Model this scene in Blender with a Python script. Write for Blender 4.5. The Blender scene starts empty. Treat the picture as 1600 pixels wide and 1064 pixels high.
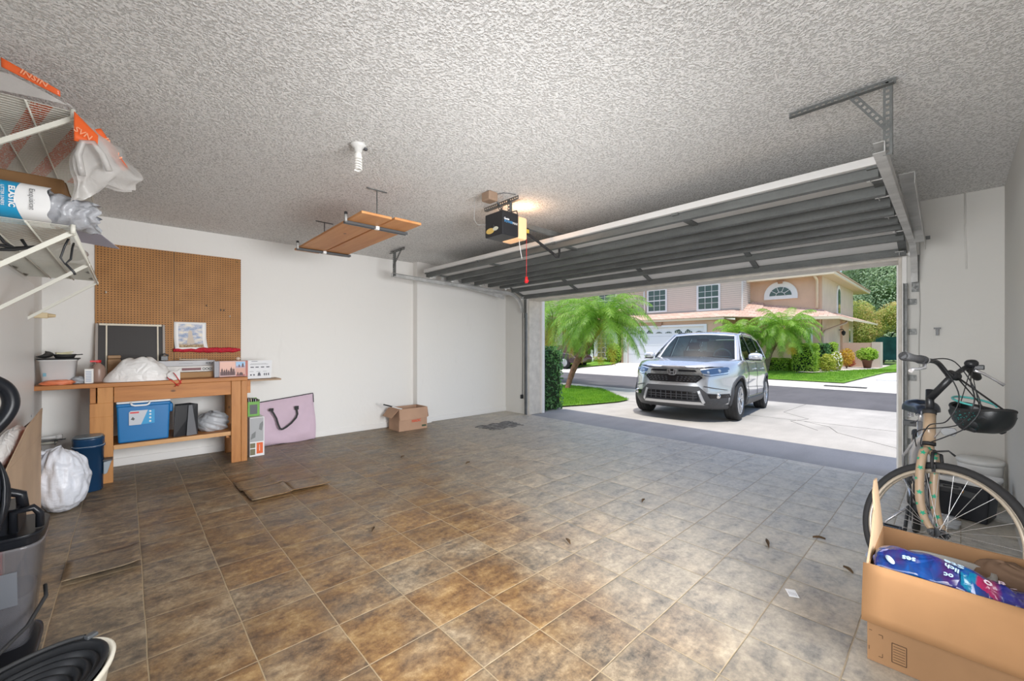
import bpy, bmesh, math, random
from mathutils import Vector, Matrix, Euler
random.seed(7)
SC = bpy.context.scene
COL = SC.collection
PI = math.pi

# ------------------------------------------------------------------ camera
cam_d = bpy.data.cameras.new('camera')
cam = bpy.data.objects.new('camera', cam_d)
COL.objects.link(cam)
cam_d.sensor_width = 36.0
cam_d.lens = 36.0 * 647.0 / 1600.0
cam_d.shift_y = 6.0 / 1600.0
cam_d.clip_start = 0.03
cam_d.clip_end = 400
cam.location = (0, 0, 1.29)
cam.rotation_euler = (PI / 2, 0, math.atan2(0.7318, 0.6815) - PI / 2)
SC.camera = cam

# ------------------------------------------------------------------ light and exposure
SC.view_settings.view_transform = 'Standard'
SC.view_settings.look = 'None'
SC.view_settings.gamma = 1.0
SC.view_settings.use_curve_mapping = False
SC.view_settings.exposure = 0.25
SC.cycles.max_bounces = 10
SC.cycles.diffuse_bounces = 7
SC.cycles.transparent_max_bounces = 24
SC.cycles.sample_clamp_indirect = 6.0

world = bpy.data.worlds.new('sky')
SC.world = world
world.use_nodes = True
wn = world.node_tree
wn.nodes.clear()
w_out = wn.nodes.new('ShaderNodeOutputWorld')
w_bg = wn.nodes.new('ShaderNodeBackground')
w_sky = wn.nodes.new('ShaderNodeTexSky')
w_sky.sky_type = 'NISHITA'
w_sky.sun_disc = False
w_sky.sun_elevation = math.radians(75)
w_sky.air_density = 1.0
w_sky.dust_density = 2.2
w_sky.ozone_density = 1.0
w_bg.inputs['Strength'].default_value = 0.22
wn.links.new(w_sky.outputs[0], w_bg.inputs['Color'])
wn.links.new(w_bg.outputs[0], w_out.inputs['Surface'])

sun_d = bpy.data.lights.new('sun', 'SUN')
sun_d.energy = 2.7
sun_d.angle = math.radians(0.7)
sun_d.color = (1.0, 0.955, 0.88)
sun = bpy.data.objects.new('sun', sun_d)
COL.objects.link(sun)
sun.location = (0, 0, 30)
sun.rotation_euler = Vector((-0.23, -0.26, 1.0)).to_track_quat('Z', 'Y').to_euler()

# added fill lights shining in through openings cut in the unseen walls
def fill_light(name, loc, rot, sx, sy, power, color=(0.985, 0.99, 1.0)):
    d = bpy.data.lights.new(name, 'AREA'); d.shape = 'RECTANGLE'; d.size = sx; d.size_y = sy; d.energy = power; d.color = color; d.spread = math.radians(106)
    o = bpy.data.objects.new(name, d); COL.objects.link(o); o.location = loc; o.rotation_euler = rot
    return o
fill_light('fill_light', (-0.72, 0.80, 1.40), (0, -PI / 2 + 0.14, 0), 1.5, 1.9, 44)
fill_light('fill_light', (1.55, -0.40, 1.34), (PI / 2 - 0.20, 0, 0), 1.9, 1.3, 76)

# ------------------------------------------------------------------ helpers
def tag(o, label=None, cat=None, group=None, kind=None):
    if label: o['label'] = label
    if cat: o['category'] = cat
    if group: o['group'] = group
    if kind: o['kind'] = kind
    return o

def empty(name, loc, label=None, cat=None, group=None):
    o = bpy.data.objects.new(name, None)
    o.empty_display_size = 0.1
    o.location = loc
    COL.objects.link(o)
    return tag(o, label, cat, group)

def dup(root, offset, label=None, group=None, rotz=0.0):
    """copy a thing with its parts and sub-parts, moved by offset"""
    r = root.copy(); COL.objects.link(r)
    r.location = Vector(root.location) + Vector(offset)
    r.rotation_euler = (root.rotation_euler[0], root.rotation_euler[1], root.rotation_euler[2] + rotz)
    if label: r['label'] = label
    if group: r['group'] = group
    for ch in list(root.children):
        c = ch.copy(); COL.objects.link(c); c.parent = r
        for g in list(ch.children):
            d = g.copy(); COL.objects.link(d); d.parent = c
    return r

def wloc(o):
    if o.parent is None: return Vector(o.location)
    return wloc(o.parent) + o.matrix_parent_inverse.translation + Vector(o.location)

def rotm(rx=0, ry=0, rz=0):
    return Euler((rx, ry, rz)).to_matrix()

class MB:
    """collects shapes in world coordinates, links them as ONE mesh object"""
    def __init__(self):
        self.bm = bmesh.new()
    def _v(self, pts):
        return [self.bm.verts.new(p) for p in pts]
    def face(self, pts, mi=0, smooth=False):
        f = self.bm.faces.new(self._v(pts)); f.material_index = mi; f.smooth = smooth
        return f
    def box(self, c, s, R=None, mi=0, taper=1.0):
        c = Vector(c); hx, hy, hz = s[0] / 2, s[1] / 2, s[2] / 2
        co = []
        for z in (-1, 1):
            t = taper if z < 0 else 1.0
            for x, y in ((-1, -1), (1, -1), (1, 1), (-1, 1)):
                p = Vector((x * hx * t, y * hy * t, z * hz))
                if R is not None: p = R @ p
                co.append(c + p)
        v = self._v(co)
        for idx in ((3, 2, 1, 0), (4, 5, 6, 7), (0, 1, 5, 4), (1, 2, 6, 5), (2, 3, 7, 6), (3, 0, 4, 7)):
            f = self.bm.faces.new([v[i] for i in idx]); f.material_index = mi
        return self
    def b2(self, x0, x1, y0, y1, z0, z1, mi=0):
        return self.box(((x0 + x1) / 2, (y0 + y1) / 2, (z0 + z1) / 2), (abs(x1 - x0), abs(y1 - y0), abs(z1 - z0)), mi=mi)
    def bar(self, p0, p1, w, h, up=(0, 0, 1), mi=0):
        """box beam from p0 to p1, w wide, h high (along up)"""
        p0, p1 = Vector(p0), Vector(p1)
        d = p1 - p0; L = d.length; d.normalize()
        up = Vector(up); s = d.cross(up)
        if s.length < 1e-5: s = d.cross(Vector((1, 0, 0)))
        s.normalize(); u = s.cross(d)
        R = Matrix((d, s, u)).transposed()
        return self.box((p0 + p1) / 2, (L, w, h), R, mi)
    def cyl(self, p0, p1, r, r2=None, seg=16, mi=0, cap=True, smooth=True):
        p0, p1 = Vector(p0), Vector(p1); r2 = r if r2 is None else r2
        d = (p1 - p0).normalized()
        a = d.orthogonal().normalized(); b = d.cross(a)
        A = self._v([p0 + (a * math.cos(t) + b * math.sin(t)) * r for t in [2 * PI * i / seg for i in range(seg)]])
        B = self._v([p1 + (a * math.cos(t) + b * math.sin(t)) * r2 for t in [2 * PI * i / seg for i in range(seg)]])
        for i in range(seg):
            j = (i + 1) % seg
            f = self.bm.faces.new((A[i], A[j], B[j], B[i])); f.material_index = mi; f.smooth = smooth
        if cap:
            f = self.bm.faces.new(A[::-1]); f.material_index = mi
            f = self.bm.faces.new(B); f.material_index = mi
        return self
    def tube(self, pts, r, seg=8, mi=0, cap=True, closed=False):
        pts = [Vector(p) for p in pts]; n = len(pts)
        rr = r if isinstance(r, (list, tuple)) else [r] * n
        rings = []; prev = None
        for i, p in enumerate(pts):
            if closed: d = pts[(i + 1) % n] - pts[i - 1]
            else: d = pts[min(i + 1, n - 1)] - pts[max(i - 1, 0)]
            if d.length < 1e-9: d = Vector((0, 0, 1))
            d.normalize()
            if prev is None: a = d.orthogonal().normalized()
            else:
                a = prev - d * prev.dot(d)
                a = a.normalized() if a.length > 1e-6 else d.orthogonal().normalized()
            prev = a; b = d.cross(a)
            rings.append(self._v([p + (a * math.cos(2 * PI * k / seg) + b * math.sin(2 * PI * k / seg)) * rr[i] for k in range(seg)]))
        m = n if closed else n - 1
        for i in range(m):
            A, B = rings[i], rings[(i + 1) % n]
            for k in range(seg):
                j = (k + 1) % seg
                f = self.bm.faces.new((A[k], A[j], B[j], B[k])); f.smooth = True; f.material_index = mi
        if cap and not closed:
            f = self.bm.faces.new(rings[0][::-1]); f.material_index = mi
            f = self.bm.faces.new(rings[-1]); f.material_index = mi
        return self
    def ring(self, c, R, r, axis=(0, 0, 1), seg=40, sub=8, mi=0, sx=1.0, up=None):
        ax = Vector(axis).normalized()
        a = (Vector(up) if up else ax.orthogonal()).normalized(); b = ax.cross(a)
        c = Vector(c)
        return self.tube([c + a * R * math.cos(2 * PI * i / seg) + b * R * sx * math.sin(2 * PI * i / seg) for i in range(seg)], r, sub, mi, closed=True)
    def lathe(self, prof, c=(0, 0, 0), axis=(0, 0, 1), seg=32, mi=0, close=False, smooth=True, sx=1.0, sy=1.0, rz=0.0):
        """prof: (radius, height) pairs, turned round axis at c"""
        ax = Vector(axis).normalized(); c = Vector(c)
        if abs(ax.z) > 0.999: a, b = Vector((math.cos(rz), math.sin(rz), 0)), Vector((-math.sin(rz), math.cos(rz), 0))
        else: a = ax.orthogonal().normalized(); b = ax.cross(a)
        rings = []
        for (r, h) in prof:
            if r < 1e-6: rings.append([self.bm.verts.new(c + ax * h)])
            else: rings.append(self._v([c + ax * h + a * r * sx * math.cos(2 * PI * k / seg) + b * r * sy * math.sin(2 * PI * k / seg) for k in range(seg)]))
        n = len(rings)
        for i in range(n if close else n - 1):
            A, B = rings[i], rings[(i + 1) % n]
            m = mi[i] if isinstance(mi, (list, tuple)) else mi
            for k in range(seg):
                j = (k + 1) % seg
                if len(A) == 1 and len(B) == 1: continue
                if len(A) == 1: vs = (A[0], B[j], B[k])
                elif len(B) == 1: vs = (A[k], A[j], B[0])
                else: vs = (A[k], A[j], B[j], B[k])
                f = self.bm.faces.new(vs); f.smooth = smooth; f.material_index = m
        return self
    def grid(self, fn, nu, nv, mi=0, smooth=True, closeu=False):
        """fn(u,v) -> point, u,v in 0..1"""
        V = [[self.bm.verts.new(fn(i / nu, j / nv)) for j in range(nv + 1)] for i in range(nu if closeu else nu + 1)]
        for i in range(nu):
            for j in range(nv):
                a, b = V[i], V[(i + 1) % len(V)]
                m = mi((i + .5) / nu, (j + .5) / nv) if callable(mi) else mi
                if m is None: continue
                f = self.bm.faces.new((a[j], b[j], b[j + 1], a[j + 1])); f.smooth = smooth; f.material_index = m
        return self
    def prism(self, poly, fn, h0, h1, mi=0):
        """poly of (a,b); fn(a,b,h) -> point"""
        A = self._v([fn(a, b, h0) for a, b in poly]); B = self._v([fn(a, b, h1) for a, b in poly]); n = len(poly)
        for i in range(n):
            j = (i + 1) % n
            f = self.bm.faces.new((A[i], A[j], B[j], B[i])); f.material_index = mi
        f = self.bm.faces.new(A[::-1]); f.material_index = mi
        f = self.bm.faces.new(B); f.material_index = mi
        return self
    def build(self, name, mats, parent=None, bevel=0.0, seg=2, solid=0.0, recalc=True, sub=0, merge=0.0):
        bm = self.bm
        if merge: bmesh.ops.remove_doubles(bm, verts=bm.verts, dist=merge)
        if recalc: bmesh.ops.recalc_face_normals(bm, faces=bm.faces)
        me = bpy.data.meshes.new(name)
        bm.to_mesh(me); bm.free()
        if not isinstance(mats, (list, tuple)): mats = [mats]
        for m in mats: me.materials.append(m)
        o = bpy.data.objects.new(name, me); COL.objects.link(o)
        if solid:
            md = o.modifiers.new('solid', 'SOLIDIFY'); md.thickness = solid; md.offset = 0
        if bevel:
            md = o.modifiers.new('bevel', 'BEVEL'); md.width = bevel; md.segments = seg; md.limit_method = 'ANGLE'; md.angle_limit = math.radians(40)
        if sub:
            md = o.modifiers.new('sub', 'SUBSURF'); md.levels = sub; md.render_levels = sub
        if parent is not None:
            base = wloc(parent)
            o.parent = parent
            o.matrix_parent_inverse = Matrix.Translation(-base)
        return o

def smooth(pts, n=6):
    pts = [Vector(p) for p in pts]; out = []
    for i in range(len(pts) - 1):
        p0 = pts[max(i - 1, 0)]; p1 = pts[i]; p2 = pts[i + 1]; p3 = pts[min(i + 2, len(pts) - 1)]
        for k in range(n):
            t_ = k / n
            out.append(0.5 * ((2 * p1) + (-p0 + p2) * t_ + (2 * p0 - 5 * p1 + 4 * p2 - p3) * t_ ** 2 + (-p0 + 3 * p1 - 3 * p2 + p3) * t_ ** 3))
    out.append(pts[-1]); return out

def structure(o):
    o['kind'] = 'structure'; return o

def text_mesh(body, size, name, mat, parent, loc, xdir, ydir, extrude=0.0006, align='CENTER', bold=0.0, squeeze=1.0, mi=None):
    """lettering as a mesh; xdir = reading direction, ydir = up of the letters"""
    cu = bpy.data.curves.new('lettering', 'FONT')
    cu.body = body; cu.size = size; cu.align_x = align; cu.align_y = 'CENTER'; cu.extrude = extrude; cu.offset = bold
    cu.resolution_u = 2
    tmp = bpy.data.objects.new('lettering', cu); COL.objects.link(tmp)
    dg = bpy.context.evaluated_depsgraph_get()
    me = bpy.data.meshes.new_from_object(tmp.evaluated_get(dg))
    bpy.data.objects.remove(tmp); bpy.data.curves.remove(cu)
    x = Vector(xdir).normalized(); y = Vector(ydir); y = (y - x * y.dot(x)).normalized(); z = x.cross(y)
    R = Matrix((x * squeeze, y, z)).transposed().to_4x4(); R.translation = Vector(loc)
    me.transform(R)
    me.materials.clear(); me.materials.append(mat)
    o = bpy.data.objects.new(name, me); COL.objects.link(o)
    if parent is not None:
        base = wloc(parent)
        o.parent = parent; o.matrix_parent_inverse = Matrix.Translation(-base)
    return o

# ------------------------------------------------------------------ materials
def mat(name, col, rough=0.6, metal=0.0, bump=0.0, bscale=40.0, var=0.0, vscale=6.0, coat=0.0, spec=0.5, emit=None, es=0.0, alpha=1.0, trans=0.0, sss=0.0, stretch=(1, 1, 1), detail=4.0, sheen=0.0):
    m = bpy.data.materials.new(name); m.use_nodes = True
    nt = m.node_tree; b = nt.nodes['Principled BSDF']
    c4 = (col[0], col[1], col[2], 1)
    b.inputs['Base Color'].default_value = c4
    b.inputs['Roughness'].default_value = rough
    b.inputs['Metallic'].default_value = metal
    b.inputs['Specular IOR Level'].default_value = spec
    b.inputs['Coat Weight'].default_value = coat
    b.inputs['Alpha'].default_value = alpha
    b.inputs['Transmission Weight'].default_value = trans
    if sheen: b.inputs['Sheen Weight'].default_value = sheen
    if emit is not None:
        b.inputs['Emission Color'].default_value = (*emit, 1); b.inputs['Emission Strength'].default_value = es
    if bump or var:
        tc = nt.nodes.new('ShaderNodeTexCoord'); mp = nt.nodes.new('ShaderNodeMapping')
        mp.inputs['Scale'].default_value = stretch
        nt.links.new(tc.outputs['Object'], mp.inputs['Vector'])
        if var:
            n = nt.nodes.new('ShaderNodeTexNoise'); n.inputs['Scale'].default_value = vscale; n.inputs['Detail'].default_value = detail
            nt.links.new(mp.outputs[0], n.inputs['Vector'])
            r = nt.nodes.new('ShaderNodeValToRGB')
            r.color_ramp.elements[0].position = 0.3; r.color_ramp.elements[1].position = 0.7
            r.color_ramp.elements[0].color = tuple(max(0, x * (1 - var)) for x in col) + (1,)
            r.color_ramp.elements[1].color = tuple(min(1, x * (1 + var)) for x in col) + (1,)
            nt.links.new(n.outputs['Fac'], r.inputs[0]); nt.links.new(r.outputs[0], b.inputs['Base Color'])
        if bump:
            n2 = nt.nodes.new('ShaderNodeTexNoise'); n2.inputs['Scale'].default_value = bscale; n2.inputs['Detail'].default_value = 3
            nt.links.new(mp.outputs[0], n2.inputs['Vector'])
            bp = nt.nodes.new('ShaderNodeBump'); bp.inputs['Strength'].default_value = bump; bp.inputs['Distance'].default_value = 0.01
            nt.links.new(n2.outputs['Fac'], bp.inputs['Height']); nt.links.new(bp.outputs[0], b.inputs['Normal'])
    return m

class NT:
    """short hand for shader nodes"""
    def __init__(self, name):
        self.m = bpy.data.materials.new(name); self.m.use_nodes = True
        self.nt = self.m.node_tree; self.b = self.nt.nodes['Principled BSDF']
        self.tc = self.nt.nodes.new('ShaderNodeTexCoord')
        self.obj = self.tc.outputs['Object']
    def n(self, t, **kw):
        x = self.nt.nodes.new(t)
        for k, v in kw.items():
            if k in x.inputs: x.inputs[k].default_value = v
            else: setattr(x, k, v)
        return x
    def l(self, a, b): self.nt.links.new(a, b)
    def mapping(self, src, loc=(0, 0, 0), scale=(1, 1, 1), rot=(0, 0, 0)):
        x = self.n('ShaderNodeMapping'); x.inputs['Location'].default_value = loc; x.inputs['Scale'].default_value = scale; x.inputs['Rotation'].default_value = rot
        self.l(src, x.inputs['Vector']); return x.outputs[0]
    def noise(self, vec, scale, detail=4, rough=0.5):
        x = self.n('ShaderNodeTexNoise'); x.inputs['Scale'].default_value = scale; x.inputs['Detail'].default_value = detail; x.inputs['Roughness'].default_value = rough
        self.l(vec, x.inputs['Vector']); return x.outputs['Fac']
    def ramp(self, fac, stops):
        x = self.n('ShaderNodeValToRGB'); e = x.color_ramp.elements
        while len(e) < len(stops): e.new(0.5)
        for i, (p, c) in enumerate(stops):
            e[i].position = p; e[i].color = (*c, 1) if len(c) == 3 else c
        self.l(fac, x.inputs[0]); return x.outputs[0]
    def math(self, op, a, b=None, c=None, clamp=False):
        x = self.n('ShaderNodeMath', operation=op); x.use_clamp = clamp
        for i, v in enumerate((a, b, c)):
            if v is None: continue
            if isinstance(v, (int, float)): x.inputs[i].default_value = v
            else: self.l(v, x.inputs[i])
        return x.outputs[0]
    def mix(self, fac, a, b, mode='MIX'):
        x = self.n('ShaderNodeMix', data_type='RGBA', blend_type=mode)
        for k, v in ((0, fac), (6, a), (7, b)):
            if isinstance(v, (int, float)): x.inputs[k].default_value = v
            elif isinstance(v, tuple): x.inputs[k].default_value = (*v, 1)
            else: self.l(v, x.inputs[k])
        return x.outputs[2]
    def bump(self, h, strength=0.3, dist=0.01, normal=None):
        x = self.n('ShaderNodeBump'); x.inputs['Strength'].default_value = strength; x.inputs['Distance'].default_value = dist
        self.l(h, x.inputs['Height'])
        if normal is not None: self.l(normal, x.inputs['Normal'])
        return x.outputs[0]
    def sep(self, vec):
        x = self.n('ShaderNodeSeparateXYZ'); self.l(vec, x.inputs[0]); return x.outputs
    def set(self, k, v):
        if isinstance(v, (int, float)): self.b.inputs[k].default_value = v
        elif isinstance(v, tuple): self.b.inputs[k].default_value = (*v, 1)
        else: self.l(v, self.b.inputs[k])

def glass_mat(name, tint, gloss=0.12, rough=0.02):
    m = bpy.data.materials.new(name); m.use_nodes = True; nt = m.node_tree; nt.nodes.clear()
    out = nt.nodes.new('ShaderNodeOutputMaterial'); tr = nt.nodes.new('ShaderNodeBsdfTransparent'); gl = nt.nodes.new('ShaderNodeBsdfGlossy')
    mx = nt.nodes.new('ShaderNodeMixShader'); fr = nt.nodes.new('ShaderNodeLayerWeight')
    tr.inputs[0].default_value = (*tint, 1); gl.inputs['Roughness'].default_value = rough; gl.inputs[0].default_value = (0.9, 0.95, 0.95, 1)
    fr.inputs[0].default_value = gloss
    mx.inputs[0].default_value = gloss; nt.links.new(tr.outputs[0], mx.inputs[1]); nt.links.new(gl.outputs[0], mx.inputs[2])
    nt.links.new(mx.outputs[0], out.inputs[0])
    return m

# floor tiles
def floor_tile_material(stain=True):
    t = NT('floor_tile'); T = 0.326; X0, Y0 = 0.065, 1.285 - 0.326 * 3
    s = t.sep(t.obj)
    gx = t.math('DIVIDE', t.math('SUBTRACT', s[0], X0), T); gy = t.math('DIVIDE', t.math('SUBTRACT', s[1], Y0), T)
    # slightly wavy grout
    wob = t.math('MULTIPLY', t.math('SUBTRACT', t.noise(t.obj, 1.7, 2), 0.5), 0.045)
    gx = t.math('ADD', gx, wob); gy = t.math('ADD', gy, wob)
    ex = t.math('ABSOLUTE', t.math('SUBTRACT', t.math('FRACT', gx), 0.5)); ey = t.math('ABSOLUTE', t.math('SUBTRACT', t.math('FRACT', gy), 0.5))
    edge = t.math('MAXIMUM', ex, ey)
    grout = t.math('SMOOTH_MIN', 1.0, t.math('MULTIPLY', t.math('SUBTRACT', edge, 0.4895), 220.0), 0.05); grout = t.math('MAXIMUM', grout, 0.0)
    cell = t.n('ShaderNodeCombineXYZ'); t.l(t.math('FLOOR', gx), cell.inputs[0]); t.l(t.math('FLOOR', gy), cell.inputs[1])
    wn_ = t.n('ShaderNodeTexWhiteNoise'); wn_.noise_dimensions = '3D'; t.l(cell.outputs[0], wn_.inputs['Vector'])
    rnd = wn_.outputs['Value']
    # offset the slate pattern per tile
    off = t.n('ShaderNodeVectorMath', operation='MULTIPLY_ADD'); t.l(wn_.outputs['Color'], off.inputs[0]); off.inputs[1].default_value = (7, 7, 7); t.l(t.obj, off.inputs[2])
    streak = t.noise(t.mapping(off.outputs[0], scale=(2.0, 4.5, 1)), 2.6, 7, 0.66)
    blot = t.noise(off.outputs[0], 6.5, 7, 0.68)
    fine = t.noise(off.outputs[0], 30, 7, 0.78)
    f = t.math('ADD', t.math('MULTIPLY', streak, 0.5), t.math('MULTIPLY', blot, 0.5))
    f = t.math('ADD', f, t.math('MULTIPLY', t.math('SUBTRACT', fine, 0.5), 0.62))
    base = t.ramp(f, [(0.30, (0.052, 0.045, 0.037)), (0.43, (0.125, 0.101, 0.074)), (0.53, (0.215, 0.163, 0.106)), (0.70, (0.38, 0.305, 0.205))])
    # rust brown patches over many tiles
    big = t.noise(t.mapping(t.obj, loc=(3.1, 1.7, 0)), 1.5, 4, 0.6)
    dv = t.n('ShaderNodeVectorMath', operation='DISTANCE'); t.l(t.mapping(t.obj, scale=(1, 0.55, 1)), dv.inputs[0]); dv.inputs[1].default_value = (1.45, 1.60, 0)
    near = t.math('MULTIPLY', t.math('SUBTRACT', 1.7, dv.outputs['Value'], clamp=True), 0.16)
    tilepatch = t.math('ADD', t.math('ADD', t.math('MULTIPLY', big, 0.80), near), t.math('MULTIPLY', rnd, 0.10))
    rustf = t.ramp(tilepatch, [(0.48, (0, 0, 0)), (0.66, (1, 1, 1))])
    # paler and greyer towards the door: daylight glare put into the tile colour
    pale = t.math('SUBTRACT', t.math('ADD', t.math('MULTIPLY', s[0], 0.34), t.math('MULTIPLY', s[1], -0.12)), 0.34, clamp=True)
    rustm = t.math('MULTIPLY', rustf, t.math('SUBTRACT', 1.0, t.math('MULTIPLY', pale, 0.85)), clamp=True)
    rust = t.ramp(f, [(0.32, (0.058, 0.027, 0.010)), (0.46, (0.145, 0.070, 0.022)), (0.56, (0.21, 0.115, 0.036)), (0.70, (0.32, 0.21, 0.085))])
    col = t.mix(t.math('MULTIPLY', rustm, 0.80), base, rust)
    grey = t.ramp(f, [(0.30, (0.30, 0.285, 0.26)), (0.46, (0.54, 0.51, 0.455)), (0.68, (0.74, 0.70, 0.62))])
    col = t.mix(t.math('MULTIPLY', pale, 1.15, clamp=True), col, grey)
    col = t.mix(t.math('MULTIPLY', t.math('SUBTRACT', rnd, 0.5), 0.35), col, (0.9, 0.8, 0.65), 'OVERLAY')
    col = t.mix(t.math('MULTIPLY', grout, 0.75), col, (0.36, 0.275, 0.165))
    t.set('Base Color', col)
    rg = t.ramp(blot, [(0.3, (0.36,) * 3), (0.7, (0.55,) * 3)])
    t.set('Roughness', rg); t.set('Specular IOR Level', 0.62)
    h = t.math('ADD', t.math('MULTIPLY', grout, -1.0), t.math('ADD', t.math('MULTIPLY', streak, 0.35), t.math('MULTIPLY', fine, 0.16)))
    cush = t.math('MULTIPLY', t.math('POWER', t.math('MULTIPLY', edge, 2.0), 8.0), -0.9)
    t.set('Normal', t.bump(t.math('ADD', h, cush), 0.55, 0.006))
    return t.m

def popcorn_material():
    t = NT('popcorn_ceiling')
    lump = t.noise(t.obj, 78, 2, 0.55); fine = t.noise(t.obj, 190, 3, 0.6)
    hr = t.ramp(lump, [(0.40, (0, 0, 0)), (0.60, (1, 1, 1))])
    h = t.math('ADD', t.math('MULTIPLY', hr, 0.75), t.math('MULTIPLY', fine, 0.35))
    t.set('Base Color', t.ramp(h, [(0.12, (0.55, 0.545, 0.53)), (0.55, (0.85, 0.845, 0.83))]))  # shade in the pits put into the colour, darker where low
    t.set('Roughness', 0.95); t.set('Specular IOR Level', 0.15)
    t.set('Normal', t.bump(h, 0.9, 0.008))
    return t.m

def wall_material(name='wall_paint', col=(0.80, 0.79, 0.765)):
    t = NT(name)
    a = t.noise(t.mapping(t.obj, scale=(1, 1, 0.7)), 26, 3, 0.55); b_ = t.noise(t.obj, 1.1, 3)
    dirt = t.noise(t.mapping(t.obj, scale=(3, 3, 0.6)), 2.2, 5, 0.6)
    c = t.mix(t.math('MULTIPLY', b_, 0.12), col, tuple(x * 0.86 for x in col))
    c = t.mix(t.ramp(dirt, [(0.62, (0, 0, 0)), (0.80, (0.16,) * 3)]), c, (0.45, 0.42, 0.38))
    t.set('Base Color', c); t.set('Roughness', 0.72); t.set('Specular IOR Level', 0.25)
    t.set('Normal', t.bump(a, 0.28, 0.006))
    return t.m

def wood_material(name, c1, c2, axis=0, scale=7.0, rough=0.55, knots=True):
    t = NT(name)
    sc = [1, 1, 1]; sc[axis] = 0.10
    g = t.noise(t.mapping(t.obj, scale=tuple(sc)), scale * 4.5, 6, 0.65)
    g2 = t.noise(t.mapping(t.obj, scale=tuple(sc)), scale, 3, 0.5)
    f = t.math('ADD', t.math('MULTIPLY', g, 0.5), t.math('MULTIPLY', g2, 0.5))
    c = t.ramp(f, [(0.34, c2), (0.62, c1)])
    if knots:
        sk = [1, 1, 1]; sk[axis] = 0.55
        v = t.n('ShaderNodeTexVoronoi'); v.inputs['Scale'].default_value = 5.5; v.inputs['Randomness'].default_value = 1
        t.l(t.mapping(t.obj, scale=tuple(sk)), v.inputs['Vector'])
        k = t.ramp(v.outputs['Distance'], [(0.045, (1, 1, 1)), (0.085, (0, 0, 0))])
        c = t.mix(t.math('MULTIPLY', k, 0.8), c, tuple(x * 0.22 for x in c2))
    t.set('Base Color', c); t.set('Roughness', rough); t.set('Normal', t.bump(g, 0.15, 0.004))
    return t.m

def galv_material(name, col, rough=0.42, metal=0.75):
    t = NT(name)
    a = t.noise(t.mapping(t.obj, scale=(1, 0.3, 1)), 9, 5, 0.6); b_ = t.noise(t.obj, 70, 3)
    t.set('Base Color', t.ramp(a, [(0.3, tuple(x * 0.75 for x in col)), (0.7, tuple(min(1, x * 1.2) for x in col))]))
    t.set('Metallic', metal); t.set('Roughness', t.ramp(b_, [(0.3, (rough * 0.8,) * 3), (0.7, (rough * 1.25,) * 3)]))
    return t.m

def concrete_material(name, col, bump=0.25, rough=0.9):
    t = NT(name)
    a = t.noise(t.obj, 0.9, 4, 0.55); b_ = t.noise(t.obj, 60, 4, 0.7)
    st = t.noise(t.mapping(t.obj, scale=(0.35, 1.6, 1)), 2.4, 5, 0.6)
    f = t.math('ADD', t.math('MULTIPLY', a, 0.45), t.math('ADD', t.math('MULTIPLY', b_, 0.25), t.math('MULTIPLY', st, 0.3)))
    t.set('Base Color', t.ramp(f, [(0.33, tuple(x * 0.74 for x in col)), (0.66, tuple(min(1, x * 1.12) for x in col))]))
    t.set('Roughness', rough); t.set('Specular IOR Level', 0.3); t.set('Normal', t.bump(b_, bump, 0.004))
    return t.m

def cardboard_material(name, col=(0.30, 0.17, 0.085)):
    t = NT(name)
    a = t.noise(t.obj, 3.0, 4, 0.5); b_ = t.noise(t.mapping(t.obj, scale=(1, 1, 0.05)), 160, 2)
    t.set('Base Color', t.ramp(a, [(0.3, tuple(x * 0.86 for x in col)), (0.7, tuple(x * 1.1 for x in col))]))
    t.set('Roughness', 0.85); t.set('Specular IOR Level', 0.2); t.set('Normal', t.bump(b_, 0.08, 0.002))
    return t.m

M = {}
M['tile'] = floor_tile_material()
M['popcorn'] = popcorn_material()
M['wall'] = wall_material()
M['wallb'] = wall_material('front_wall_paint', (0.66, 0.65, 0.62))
M['trim'] = mat('white_trim', (0.80, 0.79, 0.77), 0.5)
M['jamb'] = mat('jamb_paint', (0.62, 0.58, 0.52), 0.65, var=0.12, vscale=9)
M['apron'] = concrete_material('shaded_apron_concrete', (0.40, 0.40, 0.405))  # eave shade on the apron put into this darker grey
M['drive'] = concrete_material('driveway_concrete', (0.50, 0.475, 0.435))
M['asphalt'] = concrete_material('asphalt', (0.135, 0.13, 0.135), 0.35)
M['galv'] = galv_material('galvanised_steel', (0.17, 0.175, 0.17), 0.5, 0.35)
M['galvd'] = galv_material('dull_galvanised_steel', (0.125, 0.132, 0.128), 0.55, 0.25)
M['rail'] = galv_material('bright_rail_steel', (0.50, 0.50, 0.49), 0.62, 0.25)
M['doorskin'] = mat('white_door_skin', (0.62, 0.615, 0.60), 0.5)
M['black'] = mat('black_plastic', (0.018, 0.019, 0.022), 0.35)
M['blackm'] = mat('matt_black', (0.02, 0.02, 0.021), 0.7)
M['dark'] = mat('dark_grey_plastic', (0.07, 0.075, 0.08), 0.45)
M['grey'] = mat('grey_plastic', (0.30, 0.31, 0.32), 0.45)
M['white'] = mat('white_plastic', (0.80, 0.80, 0.79), 0.4)
M['wire'] = mat('white_coated_wire', (0.66, 0.65, 0.58), 0.4)
M['card'] = cardboard_material('cardboard')
M['cardp'] = cardboard_material('pinkish_cardboard', (0.44, 0.28, 0.19))
M['cardl'] = cardboard_material('pale_cardboard', (0.50, 0.36, 0.25))
M['wood'] = wood_material('orange_lumber', (0.50, 0.205, 0.05), (0.32, 0.11, 0.022), 0)
M['woodz'] = wood_material('orange_lumber_post', (0.53, 0.24, 0.068), (0.36, 0.135, 0.03), 2)
M['wood2'] = wood_material('hanging_board_wood', (0.66, 0.32, 0.12), (0.50, 0.20, 0.06), 1, 3)
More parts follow.
